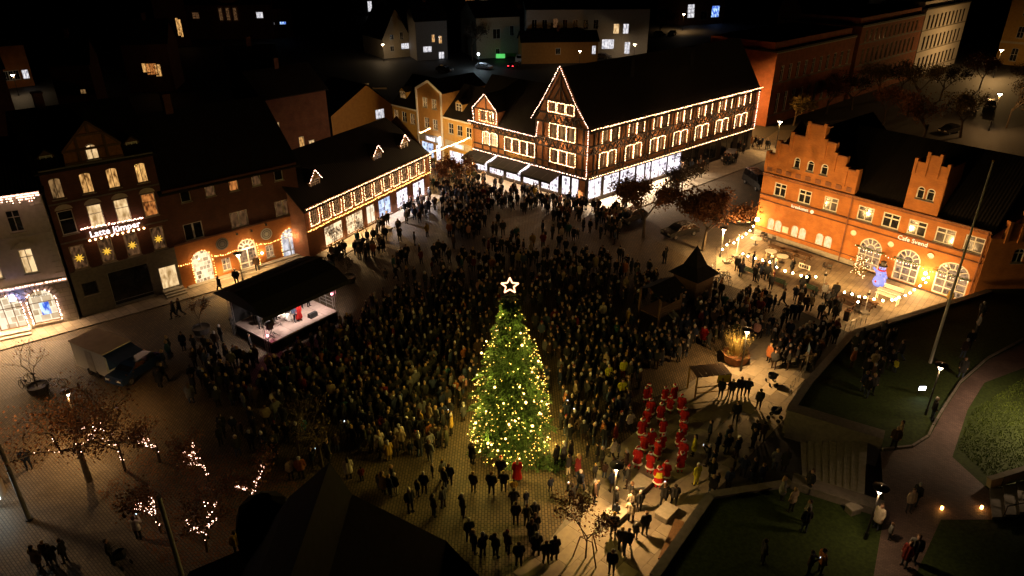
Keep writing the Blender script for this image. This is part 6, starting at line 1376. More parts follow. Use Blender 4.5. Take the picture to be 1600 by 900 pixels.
k0 = P(1028, 505); rt = empty('play_tower', k0, R(40), 'dark wooden play tower with a steel slide in the crowd', 'play tower')
for x in (-1.4, 1.4):
    for y in (-1.1, 1.1): MB().box(x - .08, y - .08, 0, x + .08, y + .08, 3.6).build('post', 'timber_brown', rt)
MB().box(-1.4, -1.1, 1.4, 1.4, 1.1, 1.5).build('platform', 'timber_brown', rt)
for k in range(4): MB().box(-1.4, -1.16, 1.6 + k * .22, 1.4, -1.1, 1.78 + k * .22).build('board', 'timber_brown', rt)
MB().quad((-1.7, -1.5, 3.3), (1.7, -1.5, 3.3), (1.7, 0, 4.1), (-1.7, 0, 4.1)).quad((-1.7, 1.5, 3.3), (1.7, 1.5, 3.3), (1.7, 0, 4.1), (-1.7, 0, 4.1)).build('roof', 'slate', rt)
MB().quad((-.3, -1.2, 1.5), (.3, -1.2, 1.5), (.3, -3.8, .25), (-.3, -3.8, .25)).quad((-.3, -1.2, 1.5), (-.3, -3.8, .25), (-.34, -3.8, .5), (-.34, -1.2, 1.75)).quad((.3, -1.2, 1.5), (.3, -3.8, .25), (.34, -3.8, .5), (.34, -1.2, 1.75)).build('slide', 'steel', rt)
k0 = P(1105, 612); rt = empty('timber_frame', k0, R(10), 'yellow lit timber climbing frame with a board platform', 'climbing frame')
for x in (-1.3, 1.3):
    for y in (-.7, .7): MB().box(x - .05, y - .05, 0, x + .05, y + .05, 1.9).build('post', 'timber_pale', rt)
for z in (.5, 1.0): MB().box(-1.3, -.78, z, 1.3, -.75, z + .08).build('rail', 'timber_pale', rt)
for k in range(6): MB().box(-1.35 + k * .45, -.75, 1.9, -1.35 + k * .45 + .4, .75, 1.95)  .build('board', 'timber_brown', rt)
MB().box(.3, -.72, 1.2, 1.3, -.68, 1.85).build('panel', 'plastic_yellow', rt)
# concrete seat blocks on the slabs
for i, (px, py, rz, s_, lb) in enumerate(((962, 808, 47, (1.0, 1.0), 'square stone seat block by the street lamp at the tree'), (1000, 762, 47, (1.3, 1.0), 'pale stone seat block in front of the Santa procession'), (1040, 806, 47, (1.2, .8), 'pale stone seat block below the Santa procession'), (1332, 800, 20, (.7, .5), 'small pale box at the steps'), (1048, 852, 62, (3.2, .45), 'long dark seat wall at the bottom by the retaining wall'))):
    w_, d_ = s_; z = .02 if i != 3 else LZ; rt = empty('seat_block', P(px, py, z), R(rz), lb, 'seat block'); MB().box(-w_/2, -d_/2, 0, w_/2, d_/2, .38).build('base', 'stone_dark', rt); MB().box(-w_/2 - .04, -d_/2 - .04, .38, w_/2 + .04, d_/2 + .04, .46).build('seat', 'stone' if i != 4 else 'timber_brown', rt)
# corner of a kiosk at the left edge
rt = empty('info_kiosk', P(8, 770), R(25), 'grey-green rounded kiosk cut by the left edge', 'kiosk'); MB().lathe([(1.25, 0), (1.25, 2.5)], (-1.2, 0, 0), 20).build('drum', 'stucco_grey', rt, smooth=True); MB().lathe([(1.35, 2.5), (1.35, 2.7), (.8, 2.95), (.01, 3.0)], (-1.2, 0, 0), 20).build('roof', 'green_paint', rt); MB().box(-.6, -1.35, .6, .1, -1.27, 2.2).build('light_panel', emat('kiosk_panel', (.75, .9, .85), 3.0), rt)
# litter candle lanterns on the path
for i, (px, py) in enumerate(((1471, 796), (1533, 795))): rt = th('candle_lantern', px, py, 0, ('small orange candle lantern %s' % ('in the middle of the path edge', 'at the foot of the pale stone steps')[i]), 'lantern', [('glass', MB().tube((0, 0, .02), (0, 0, .2), .07, .07, 8), emat('candle%d' % i, (1, .4, .08), 8.0)), ('base', MB().tube((0, 0, 0), (0, 0, .02), .09, .09, 8), 'steel_dark')], z=LZ + .006)
# light garlands over the street mouth
for i, (a, b, lb) in enumerate(((P(655, 207, 6.5), P(672, 200, 6.8), 'short fairy-light garland at the ochre gable house'), (P(672, 238, 5.4), P(734, 215, 6.0), 'fairy-light garland hung across the street mouth'))):
    rt = empty('street_garland', (0, 0, 0), 0, lb, 'garland'); bulbs(rt, [a, b], .10, .075, 'bulb_warm', jit=.06, sag=.12); lamp('garland_fill', rt, a.lerp(b, .5) - Vector((0, .6, .3)), 420 if i else 260, (1, .62, .24), .04); lamp('garland_fill', rt, a.lerp(b, .9) - Vector((0, .6, .3)), 260, (1, .62, .24), .04); MB().tube(a, b, .015, .015, 4).build('cable', 'rubber', rt)  # extra point lights added by the garlands to brighten the yellow houses

# ---- bicycles
def make_bike():
    rt = empty('bicycle', (0, 0, 0))
    for x in (-.52, .52):
        t = MB(); rim = MB()
        for k in range(18):
            a0, a1 = 2*math.pi*k/18, 2*math.pi*(k+1)/18
            t.tube((x + .33*math.cos(a0), 0, .35 + .33*math.sin(a0)), (x + .33*math.cos(a1), 0, .35 + .33*math.sin(a1)), .022, .022, 4, caps=False)
        for k in range(8): a0 = math.pi*k/8; rim.tube((x + .31*math.cos(a0), 0, .35 + .31*math.sin(a0)), (x - .31*math.cos(a0), 0, .35 - .31*math.sin(a0)), .004, .004, 3)
        w = t.build('wheel', 'rubber', rt); rim.build('spokes', 'steel', w)
    f = MB(); bbk, seat, head, rear, frt = (-.05, 0, .3), (-.2, 0, .85), (.36, 0, .85), (-.52, 0, .35), (.52, 0, .35)
    for a, b in ((bbk, seat), (bbk, head), (seat, head), (bbk, rear), (seat, rear), (head, frt)): f.tube(a, b, .022, .022, 6)
    f.build('frame', 'steel_dark', rt); MB().tube((.36, -.28, 1.0), (.36, .28, 1.0), .015).tube((.36, 0, .85), (.36, 0, 1.0), .015).build('handlebar', 'steel', rt); MB().box(-.33, -.09, .88, -.08, .09, .95).build('saddle', 'rubber', rt)
    return rt
bk = make_bike()
spots = [(1112, 438), (1118, 434), (1124, 441), (1130, 437), (1136, 444), (1120, 446), (1108, 430), (40, 610), (52, 600), (76, 615), (88, 606), (448, 428), (1145, 412), (1165, 408)]
for i, (px, py) in enumerate(spots):
    o = bk if i == 0 else copy_tree(bk); o.location = P(px, py); o.rotation_euler = (R(6), 0, random.uniform(0, 3.1))
    where = 'in the cluster of bicycles between hut and terrace' if i < 7 else 'by the round planter at the left edge' if i < 11 else 'leaning at the arched brick house' if i == 11 else 'at the left terrace corner under the festoon'
    tag(o, 'parked bicycle ' + where, 'bicycle', 'parked bicycles ' + where)

# ================================================================== PEOPLE
def cmat(name, c): return pmat('cloth_' + name, c, tuple(v * .75 for v in c), 9.0, rough=.9, bump=.1)
COATS = {n: cmat(n, c) for n, c in {'black': (.012, .012, .013), 'charcoal': (.03, .03, .032), 'navy': (.012, .018, .04), 'dark brown': (.04, .022, .014), 'olive': (.035, .035, .018), 'dark red': (.14, .015, .015), 'beige': (.34, .26, .17), 'cream': (.55, .48, .38), 'grey': (.13, .13, .13), 'mustard': (.38, .24, .04), 'pink': (.5, .25, .22), 'white': (.62, .6, .56), 'scarlet': (.42, .014, .011), 'rust': (.30, .10, .03), 'denim': (.05, .07, .12), 'yellow hi-vis': (.62, .60, .04), 'teal': (.03, .10, .11)}.items()}
SKIN = [pmat('skin_a', (.36, .22, .155), (.31, .185, .13), 6, bump=0), pmat('skin_b', (.36, .21, .14), (.32, .18, .12), 6, bump=0)]
HAIR = [pmat('hair_dark', (.03, .02, .013), (.02, .013, .01), 9), pmat('hair_brown', (.10, .055, .03), (.07, .04, .02), 9), pmat('hair_blond', (.35, .24, .11), (.28, .18, .08), 9), pmat('hair_grey', (.35, .34, .33), (.28, .27, .26), 9)]
SHOE = pmat('shoe', (.02, .018, .016), (.015, .013, .012), 9)
TRIM = pmat('fur_trim', (.75, .73, .7), (.65, .63, .6), 9)
SLOTS = 6   # coat, trousers, skin, hair or hat, shoes, trim
def capsule(mb, a, b, r0, r1, n=8):
    a = Vector(a); b = Vector(b); t = b - a; L = t.length
    t = t / L if L > 1e-5 else Vector((0, 0, 1)); x = t.cross(Vector((0, 1, 0)))
    if x.length < .1: x = t.cross(Vector((1, 0, 0)))
    x.normalize(); y = t.cross(x); rings = []
    for k in range(4): an = -math.pi/2 + math.pi/2 * k / 3; rings.append((a + t * (r0 * math.sin(an)), r0 * math.cos(an)))
    for k in range(4): an = math.pi/2 * k / 3; rings.append((b + t * (r1 * math.sin(an)), r1 * math.cos(an)))
    i = len(mb.v)
    for c, r in rings:
        r = max(r, 1e-3)
        for k in range(n): q = 2*math.pi*k/n; mb.v.append(tuple(c + x * (r * math.cos(q)) + y * (r * math.sin(q))))
    for j in range(len(rings) - 1):
        for k in range(n): mb.f.append((i + j*n + k, i + j*n + (k+1) % n, i + (j+1)*n + (k+1) % n, i + (j+1)*n + k)); mb.m.append(0)
def body_caps(pose):
    """one figure as tapering limbs: (from, to, radius, radius, slot). Faces -y, soles at z=0"""
    c = []; A = c.append
    def leg(s, hip, knee, ank):
        A((hip, knee, .095, .07, 1)); A((knee, ank, .068, .047, 1)); A(((ank[0], ank[1] + .03, max(.045, ank[2] - .04)), (ank[0] + .01 * s, ank[1] - .14, max(.04, ank[2] - .05)), .048, .04, 4))
    def arm(s, sh, el, wr, glove=2):
        A((sh, el, .068, .056, 0)); A((el, wr, .056, .044, 0)); d = (Vector(wr) - Vector(el)).normalized(); h = Vector(wr) + d * .05; f = Vector(wr) + d * .13
        A((tuple(h), tuple(h + d * .03), .042, .038, glove)); side = d.cross(Vector((0, 0, 1))) if abs(d.z) < .9 else Vector((1, 0, 0))
        side.normalize()
        for k, (o, L) in enumerate(((-.03, .055), (-.01, .075), (.012, .07), (.03, .05))): A((tuple(h + side * o), tuple(h + side * o * 1.2 + d * L + Vector((0, -.015, 0))), .012, .009, glove))
        A((tuple(h - side * .035), tuple(h - side * .06 + d * .035), .013, .010, glove))
    S_ = 1.0; dz = 0
    if pose == 'walk': leg(-1, (-.09, 0, .9), (-.1, -.2, .5), (-.1, -.22, .1)); leg(1, (.09, 0, .9), (.1, .06, .5), (.1, .32, .16))
    elif pose == 'sit':
        dz = -.40; leg(-1, (-.1, 0, .52), (-.13, -.42, .5), (-.13, -.42, .08)); leg(1, (.1, 0, .52), (.13, -.42, .5), (.13, -.40, .08))
    else: leg(-1, (-.09, 0, .9), (-.105, -.01, .5), (-.11, .01, .08)); leg(1, (.09, 0, .9), (.105, -.01, .5), (.12, -.03, .08))
    lo = .62 if pose in ('long', 'santa', 'dress') else .82
    wide = .05 if pose in ('santa', 'long') else .02
    for s in (-1, 1):
        A(((s * .075, 0, lo + dz), (s * .07, 0, 1.12 + dz), .13 + wide, .125, 0)); A(((s * .07, 0, 1.12 + dz), (s * .09, .01, 1.36 + dz), .125, .105, 0))
    if pose == 'dress':
        for s in (-1, 0, 1): A(((s * .13, 0, .3), (s * .05, 0, 1.0), .17, .12, 0))
    A(((-.17, .01, 1.41 + dz), (.17, .01, 1.41 + dz), .075, .075, 0))
    sh = lambda s: (s * .20, .01, 1.40 + dz)
    if pose == 'phone': arm(-1, sh(-1), (-.24, -.12, 1.2), (-.08, -.3, 1.42)); arm(1, sh(1), (.25, -.1, 1.2), (.06, -.3, 1.40))
    elif pose == 'raise': arm(-1, sh(-1), (-.27, -.12, 1.5), (-.2, -.22, 1.76)); arm(1, sh(1), (.26, .02, 1.13), (.24, -.06, .92))
    elif pose == 'sit': arm(-1, sh(-1), (-.25, -.06, .74), (-.12, -.28, .66)); arm(1, sh(1), (.25, -.06, .74), (.12, -.28, .66))
    elif pose == 'walk': arm(-1, sh(-1), (-.25, .12, 1.15), (-.23, .06, .93)); arm(1, sh(1), (.25, -.08, 1.15), (.23, -.24, 1.0))
    elif pose == 'pockets': arm(-1, sh(-1), (-.30, .05, 1.13), (-.2, -.08, .96), 0); arm(1, sh(1), (.30, .05, 1.13), (.2, -.08, .96), 0)
    else: arm(-1, sh(-1), (-.26, .02, 1.13), (-.25, -.06, .92)); arm(1, sh(1), (.26, .02, 1.13), (.25, -.04, .92))
    A(((0, .01, 1.44 + dz), (0, -.005, 1.53 + dz), .058, .055, 2))
    A(((0, -.015, 1.575 + dz), (0, -.01, 1.645 + dz), .083, .092, 2)); A(((0, -.055, 1.535 + dz), (0, -.05, 1.56 + dz), .05, .05, 2))
    A(((0, -.098, 1.60 + dz), (0, -.118, 1.578 + dz), .014, .018, 2))
    for s in (-1, 1): A(((s * .092, .0, 1.60 + dz), (s * .094, .005, 1.62 + dz), .018, .02, 2)); A(((s * .034, -.094, 1.617 + dz), (s * .034, -.096, 1.617 + dz), .010, .010, 4))
    A(((0, .02, 1.66 + dz), (0, .025, 1.675 + dz), .098, .098, 3)); A(((0, .045, 1.58 + dz), (0, .04, 1.64 + dz), .078, .09, 3))
    if pose in ('long', 'dress'): A(((0, .07, 1.42 + dz), (0, .05, 1.58 + dz), .07, .085, 3))
    if pose == 'hatted': A(((0, .01, 1.70), (0, .03, 1.76), .105, .06, 5)); A(((0, .04, 1.81), (0, .04, 1.82), .04, .04, 5))
    if pose == 'santa':
        A(((0, -.09, 1.50), (0, -.10, 1.56), .06, .05, 5)); A(((-.25, -.05, .96), (-.25, -.055, .94), .065, .065, 5)); A(((.25, -.035, .96), (.25, -.04, .94), .065, .065, 5)); A(((-.2, -.16, 1.02), (.2, -.16, 1.02), .03, .03, 4))
        A(((0, .0, 1.69), (0, .03, 1.75), .10, .07, 0)); A(((0, .03, 1.75), (.1, .12, 1.72), .06, .03, 0)); A(((.12, .15, 1.68), (.12, .15, 1.67), .045, .045, 5))
        for k in range(10): q = 2*math.pi*k/10; q2 = 2*math.pi*(k+1)/10; A(((.105*math.cos(q), .01 + .105*math.sin(q), 1.675), (.105*math.cos(q2), .01 + .105*math.sin(q2), 1.675), .045, .045, 5)); A(((.25*math.cos(q), .19*math.sin(q), .50), (.25*math.cos(q2), .19*math.sin(q2), .50), .065, .065, 5))
    return c
def make_body(pose, voxel, tris):
    caps = body_caps(pose); mb = MB()
    for a, b, r0, r1, s in caps: capsule(mb, a, b, r0, r1)
    o = mb.build('tmp', 'cloth_black'); md = o.modifiers.new('r', 'REMESH'); md.mode = 'VOXEL'; md.voxel_size = voxel
    dg = bpy.context.evaluated_depsgraph_get(); me = bpy.data.meshes.new_from_object(o.evaluated_get(dg)); nt = sum(len(p.vertices) - 2 for p in me.polygons)
    o.modifiers.clear(); old = o.data; o.data = me; d2 = o.modifiers.new('d', 'DECIMATE'); d2.ratio = min(1, tris / nt)
    dg = bpy.context.evaluated_depsgraph_get(); me2 = bpy.data.meshes.new_from_object(o.evaluated_get(dg)); bpy.data.objects.remove(o)
    me2.materials.clear()
    for k in range(SLOTS): me2.materials.append(SHOE)
    cen = np.array([p.center for p in me2.polygons]); best = np.full(len(cen), 1e9); idx = np.zeros(len(cen), int)
    for a, b, r0, r1, s in caps:
        a = np.array(a); b = np.array(b); d = b - a; L2 = max(d @ d, 1e-9); t = np.clip(((cen - a) @ d) / L2, 0, 1)
        dist = np.linalg.norm(cen - a - t[:, None] * d, axis=1) - (r0 + (r1 - r0) * t)
        m = dist < best; best[m] = dist[m]; idx[m] = s
    me2.polygons.foreach_set('material_index', idx.tolist()); me2.polygons.foreach_set('use_smooth', [True] * len(cen)); me2.name = 'person_' + pose; me2.update()
    return me2
BODY = {p: make_body(p, .024, 1500) for p in ('stand', 'pockets', 'walk', 'phone', 'raise', 'long', 'hatted', 'santa', 'sit', 'dress')}
LOWB = {p: make_body(p, .04, 300) for p in ('stand', 'pockets', 'walk', 'phone', 'long', 'hatted')}
PH = MB().box(-.035, -.355, 1.43, .04, -.345, 1.56).build('phone', 'phone_screen'); PHM = PH.data; bpy.data.objects.remove(PH)
def person(loc, rz, pose, coat, trousers='black', label='', group=None, scale=1.0, hair=0, hat=None, skin=0, vest=False):
    o = bpy.data.objects.new('person', BODY[pose]); COL.objects.link(o); o.location = loc; o.rotation_euler = (0, 0, rz); o.scale = (scale * random.uniform(.97, 1.2),) * 2 + (scale,)
    ms = (COATS[coat], COATS[trousers], SKIN[skin], HAIR[hair], SHOE, TRIM if hat is None else COATS[hat])
    for k, m in enumerate(ms): sl_ = o.material_slots[k]; sl_.link = 'OBJECT'; sl_.material = m
    tag(o, label, 'person', group)
    if pose == 'phone':
        q = bpy.data.objects.new('phone', PHM); COL.objects.link(q); q.location = o.location; q.rotation_euler = o.rotation_euler; q.scale = o.scale
        tag(q, 'lit phone of the ' + ' '.join(label.split()[:12]), 'phone', 'phones held up in the crowd')
    return o
taken = []
def free(p, dmin): return all((p.x - q[0]) ** 2 + (p.y - q[1]) ** 2 > dmin * dmin for q in taken)
def stand_at(px, py, z=0.0): p = P(px, py, z); taken.append((p.x, p.y)); return p
def face(p, px, py): q = P(px, py); return math.atan2(q.y - p.y, q.x - p.x) + math.pi / 2
# keep clear: tree, stage, trailer, lamps and so on
KEEP = [(ct.x, ct.y, 3.0), (sa.x, sa.y, 1.2), (P(1080, 462).x, P(1080, 462).y, 2.2), (P(1028, 505).x, P(1028, 505).y, 2.2), (P(1105, 612).x, P(1105, 612).y, 1.6), (P(1158, 560).x, P(1158, 560).y, 1.6)]
smid = Matrix.Rotation(saz, 4, 'Z') @ Vector((SW / 2, SD / 2, 0)); KEEP.append((sa.x + smid.x, sa.y + smid.y, 4.4)); KEEP.append(((t1.x + t3.x) / 2, (t1.y + t3.y) / 2, 3.0))
# Santa procession in three files
sant = [(1004, 632), (1007, 650), (1007, 668), (1010, 684), (1015, 698), (1014, 712), (1003, 730), (1020, 628), (1034, 628), (1038, 648), (1037, 666), (1036, 682), (1039, 712), (1030, 722), (1022, 738), (1060, 632), (1064, 650), (1066, 668), (1065, 684), (1061, 704), (1062, 722), (1057, 738), (1036, 760), (1048, 758)]
files = ['left file', 'left file', 'left file', 'left file', 'left file', 'left file', 'left file', 'middle file', 'middle file', 'middle file', 'middle file', 'middle file', 'middle file', 'middle file', 'middle file', 'right file', 'right file', 'right file', 'right file', 'right file', 'right file', 'right file', 'front', 'front']
cnt = {}
for (px, py), fl_ in zip(sant, files):
    cnt[fl_] = cnt.get(fl_, 0) + 1; p = stand_at(px, py)
    p.x += random.uniform(-.4, .4); p.y += random.uniform(-.35, .35)
    person(p, face(p, 1030, 500) + random.uniform(-.9, .9), 'santa', 'scarlet', 'scarlet', 'person in red Santa suit, %s in the %s of the procession' % (('first', 'second', 'third', 'fourth', 'fifth', 'sixth', 'seventh', 'eighth')[cnt[fl_] - 1] + (' from the top' if fl_ != 'front' else ''), fl_ if fl_ != 'front' else 'front row'), 'Santa procession', random.uniform(.84, 1.06))
p = stand_at(1027, 762); person(p, face(p, 1030, 500), 'santa', 'scarlet', 'scarlet', 'person in a red Santa suit wearing a yellow vest', 'Santa procession')
vm = MB(); vm.lathe([(.30, .92), (.27, 1.1), (.26, 1.34)], (0, 0, 0), 14); v_ = vm.build('safety_vest', 'cloth_yellow hi-vis'); v_.location = p; v_.scale = (1.05, .72, 1); tag(v_, 'yellow safety vest worn over a red Santa suit', 'vest'); v_.rotation_euler = (0, 0, face(p, 1030, 500))
named = [  # px, py, pose, coat, trousers, facing px, label
 (808, 752, 'dress', 'scarlet', 'black', (800, 690), 'person in a long red coat at the foot of the Christmas tree'), (783, 748, 'hatted', 'black', 'black', (800, 690), 'person in a red knitted hat at the foot of the Christmas tree'),
 (768, 772, 'stand', 'black', 'black', (800, 690), 'person in black looking up at the tree, leftmost of the small group below it'), (787, 768, 'pockets', 'black', 'charcoal', (800, 690), 'tall person in black between the red hat and the red coat'), (803, 772, 'stand', 'mustard', 'beige', (800, 690), 'small child in mustard beside the long red coat'),
 (803, 796, 'pockets', 'charcoal', 'black', (800, 690), 'person in charcoal behind the group at the tree, nearer the bottom'), (822, 790, 'stand', 'navy', 'denim', (790, 690), 'child in navy standing alone below the tree'), (806, 820, 'stand', 'dark brown', 'black', (800, 690), 'leftmost of three dark people standing below the tree'), (823, 822, 'pockets', 'olive', 'black', (800, 690), 'middle of three dark people standing below the tree'), (835, 818, 'stand', 'black', 'black', (800, 690), 'right one of three dark people standing below the tree'),
 (860, 768, 'stand', 'navy', 'black', (800, 690), 'child with a red scarf between the tree and the street lamp'), (869, 728, 'stand', 'black', 'black', (800, 690), 'person in black right of the tree, beside a grey coat'), (880, 724, 'long', 'grey', 'black', (800, 690), 'person in a grey coat right of the tree'), (888, 742, 'stand', 'charcoal', 'cream', (800, 690), 'person in pale trousers right of the tree'), (906, 768, 'walk', 'navy', 'denim', (1000, 700), 'person in navy striding over the pale kerb right of the tree'), (893, 790, 'phone', 'black', 'black', (800, 690), 'person in black filming the tree'), (740, 770, 'stand', 'dark brown', 'black', (790, 690), 'person in dark brown left of the group below the tree'), (738, 724, 'long', 'black', 'black', (790, 690), 'person in black close to the left side of the tree'),
 (941, 690, 'stand', 'rust', 'dark brown', (800, 690), 'person in a rust-orange jacket right of the tree'), (950, 600, 'stand', 'yellow hi-vis', 'black', (1030, 700), 'person in a yellow safety vest, left of three above the Santa procession'), (973, 590, 'stand', 'yellow hi-vis', 'dark red', (1030, 700), 'person in a yellow safety vest, top one of three above the Santa procession'), (971, 622, 'walk', 'yellow hi-vis', 'charcoal', (1030, 700), 'person in a yellow safety vest, lowest of three above the Santa procession'), (1083, 712, 'long', 'yellow hi-vis', 'black', (1030, 700), 'person in a yellow jacket right of the Santa procession'), (1087, 758, 'hatted', 'yellow hi-vis', 'yellow hi-vis', (1030, 700), 'person all in yellow rain gear at the lower right of the Santa procession'),
 (1036, 790, 'phone', 'black', 'black', (1030, 700), 'person in black filming the Santa procession from below'), (1052, 790, 'stand', 'charcoal', 'black', (1030, 700), 'person in charcoal beside the one filming the Santas'), (1007, 836, 'stand', 'black', 'black', (958, 700), 'person in black with fair hair casting a long shadow on the slabs'), (980, 862, 'walk', 'black', 'denim', (940, 960), 'person in black walking with a pale bag on the slabs'), (970, 860, 'stand', 'charcoal', 'black', (1000, 700), 'person in charcoal by the stone seat block'), (955, 895, 'stand', 'black', 'black', (940, 960), 'person in black at the bottom edge on the slabs'), (985, 800, 'stand', 'cream', 'black', (940, 700), 'person in cream sitting group near the lamp seat block'), (866, 875, 'long', 'charcoal', 'black', (800, 690), 'person in a long charcoal coat near the young guarded tree'), (853, 880, 'pockets', 'olive', 'black', (800, 690), 'person in olive with a pale scarf near the young guarded tree'), (838, 868, 'long', 'black', 'black', (800, 690), 'person in black near the stone step at the bottom'),
 (1115, 480, 'long', 'scarlet', 'black', (1160, 560), 'child in a bright red coat left of the grass planter'), (1098, 538, 'long', 'scarlet', 'black', (800, 690), 'person in a bright red jacket in the crowd near the timber frame'),
 (1148, 660, 'stand', 'black', 'black', (1160, 800), 'person in black with a long shadow below the planter, left of the pair'), (1142, 622, 'pockets', 'black', 'black', (1160, 560), 'person in black at the left of the group below the planter'), (1155, 618, 'stand', 'charcoal', 'charcoal', (1160, 560), 'person in charcoal in the middle of the group below the planter'), (1166, 620, 'pockets', 'navy', 'black', (1160, 560), 'person in navy at the right of the group below the planter'), (1125, 622, 'stand', 'black', 'black', (1160, 560), 'slim person in black left of the group below the planter'), (1184, 640, 'stand', 'olive', 'dark brown', (1160, 560), 'person in olive right of the group below the planter'), (1190, 690, 'pockets', 'dark brown', 'black', (1160, 560), 'person in dark brown on the slabs between planter and wide steps'), (1178, 688, 'stand', 'black', 'black', (1160, 560), 'person in black beside the dark brown coat between planter and steps'), (1107, 690, 'stand', 'navy', 'black', (1040, 680), 'person in navy watching the Santas from the right'),
 (1286, 466, 'stand', 'white', 'black', (1330, 520), 'man in a white shirt walking out from the terrace'), (1193, 418, 'stand', 'beige', 'denim', (1250, 440), 'person in beige beside the round table on the terrace'), (1236, 428, 'stand', 'black', 'charcoal', (1180, 400), 'person in black alone on the bright terrace'), (1178, 440, 'stand', 'charcoal', 'black', (1240, 420), 'person in charcoal at the left green bench'), (1183, 443, 'stand', 'grey', 'black', (1240, 420), 'child in grey at the left green bench'),
 (1222, 478, 'walk', 'black', 'charcoal', (1120, 470), 'person in black striding along the terrace edge'), (1280, 498, 'stand', 'charcoal', 'black', (1250, 420), 'person in charcoal alone in front of the terrace'), (1283, 515, 'walk', 'black', 'black', (1340, 540), 'person in black walking right with a long shadow'), (1226, 505, 'pockets', 'black', 'black', (1250, 420), 'person in black before the terrace, left of a close pair'), (1237, 500, 'stand', 'navy', 'black', (1250, 420), 'person in navy in the close pair before the terrace'), (1245, 500, 'stand', 'black', 'black', (1250, 420), 'person in black in the close pair before the terrace'), (1257, 486, 'stand', 'dark brown', 'black', (1250, 420), 'person in dark brown near the terrace railing'), (1264, 486, 'stand', 'beige', 'black', (1250, 420), 'person in beige near the terrace railing'),
 (1038, 412, 'raise', 'charcoal', 'charcoal', (900, 280), 'person with a raised arm in the open square near the parked car'), (546, 748, 'long', 'cream', 'black', (480, 500), 'person in a cream coat beside the black church roof peak'), (566, 752, 'stand', 'dark red', 'black', (480, 500), 'child in dark red beside the cream coat'), (594, 706, 'long', 'cream', 'charcoal', (480, 500), 'person in a cream jacket at the lower edge of the dark crowd'), (608, 720, 'long', 'mustard', 'mustard', (480, 500), 'person in a mustard coat at the lower edge of the dark crowd'), (658, 672, 'long', 'mustard', 'dark brown', (790, 600), 'person in a bright mustard coat lit by the tree'), (672, 662, 'stand', 'beige', 'dark brown', (790, 600), 'person in beige near the bright mustard coat'), (682, 664, 'long', 'grey', 'black', (790, 600), 'person in grey near the bright mustard coat'), (672, 722, 'stand', 'grey', 'grey', (790, 600), 'person in light grey left of the tree'), (725, 570, 'stand', 'rust', 'black', (790, 600), 'person in a rust jacket in the dark left of the tree'), (600, 772, 'long', 'mustard', 'black', (790, 650), 'person in mustard in the small group at the end of the church roof'), (610, 776, 'pockets', 'navy', 'navy', (790, 650), 'tall person in navy in the small group at the end of the church roof'), (619, 772, 'stand', 'black', 'cream', (790, 650), 'person in pale boots in the small group at the end of the church roof'), (592, 764, 'stand', 'grey', 'grey', (790, 650), 'child in grey in the small group at the end of the church roof'),
 (46, 732, 'pockets', 'black', 'black', (120, 900), 'person in black walking beside the kiosk at the left edge'), (218, 842, 'phone', 'white', 'black', (300, 700), 'person in a white jacket taking a picture near the fairy-lit trees'), (62, 888, 'long', 'cream', 'black', (90, 860), 'person in a pale coat, left of the group of four'), (78, 880, 'stand', 'dark brown', 'black', (70, 900), 'person in dark brown in the group of four'), (88, 888, 'pockets', 'black', 'denim', (60, 880), 'person in black in the group of four'), (104, 878, 'stand', 'charcoal', 'black', (60, 880), 'person in charcoal, right of the group of four'), (373, 866, 'stand', 'mustard', 'black', (320, 800), 'person in a mustard jacket at the left edge of the church roof'), (176, 878, 'pockets', 'black', 'black', (230, 860), 'person in black beside the pram at the bottom left'), (456, 750, 'stand', 'beige', 'black', (400, 700), 'person in beige left of the church roof peak'), (472, 748, 'stand', 'rust', 'black', (480, 500), 'person in rust next to the beige one'), (366, 520, 'pockets', 'black', 'black', (420, 500), 'person in black leaning at the left side of the stage'), (274, 498, 'walk', 'black', 'black', (200, 520), 'person in black walking past the lit doorway'), (283, 494, 'walk', 'charcoal', 'charcoal', (200, 520), 'person in charcoal following past the lit doorway'), (345, 458, 'walk', 'black', 'black', (300, 480), 'person in black before the first arched door'), (371, 446, 'stand', 'black', 'black', (380, 400), 'person in black beside the lamp at the arched house'), (403, 424, 'stand', 'dark brown', 'black', (470, 500), 'person in dark brown on the step of the middle arched door'),
]
for px, py, pose, coat, tr_, fp_, lb in named:
    p = stand_at(px, py); ch_ = 'child' in lb
    person(p, face(p, *fp_), pose, coat, tr_, lb if lb.startswith('person') else lb.replace('child', 'child', 1), 'people in the square', .68 if ch_ else random.uniform(.96, 1.05), random.choice((0, 0, 1, 2, 3)), 'scarlet' if 'red knitted' in lb else None)
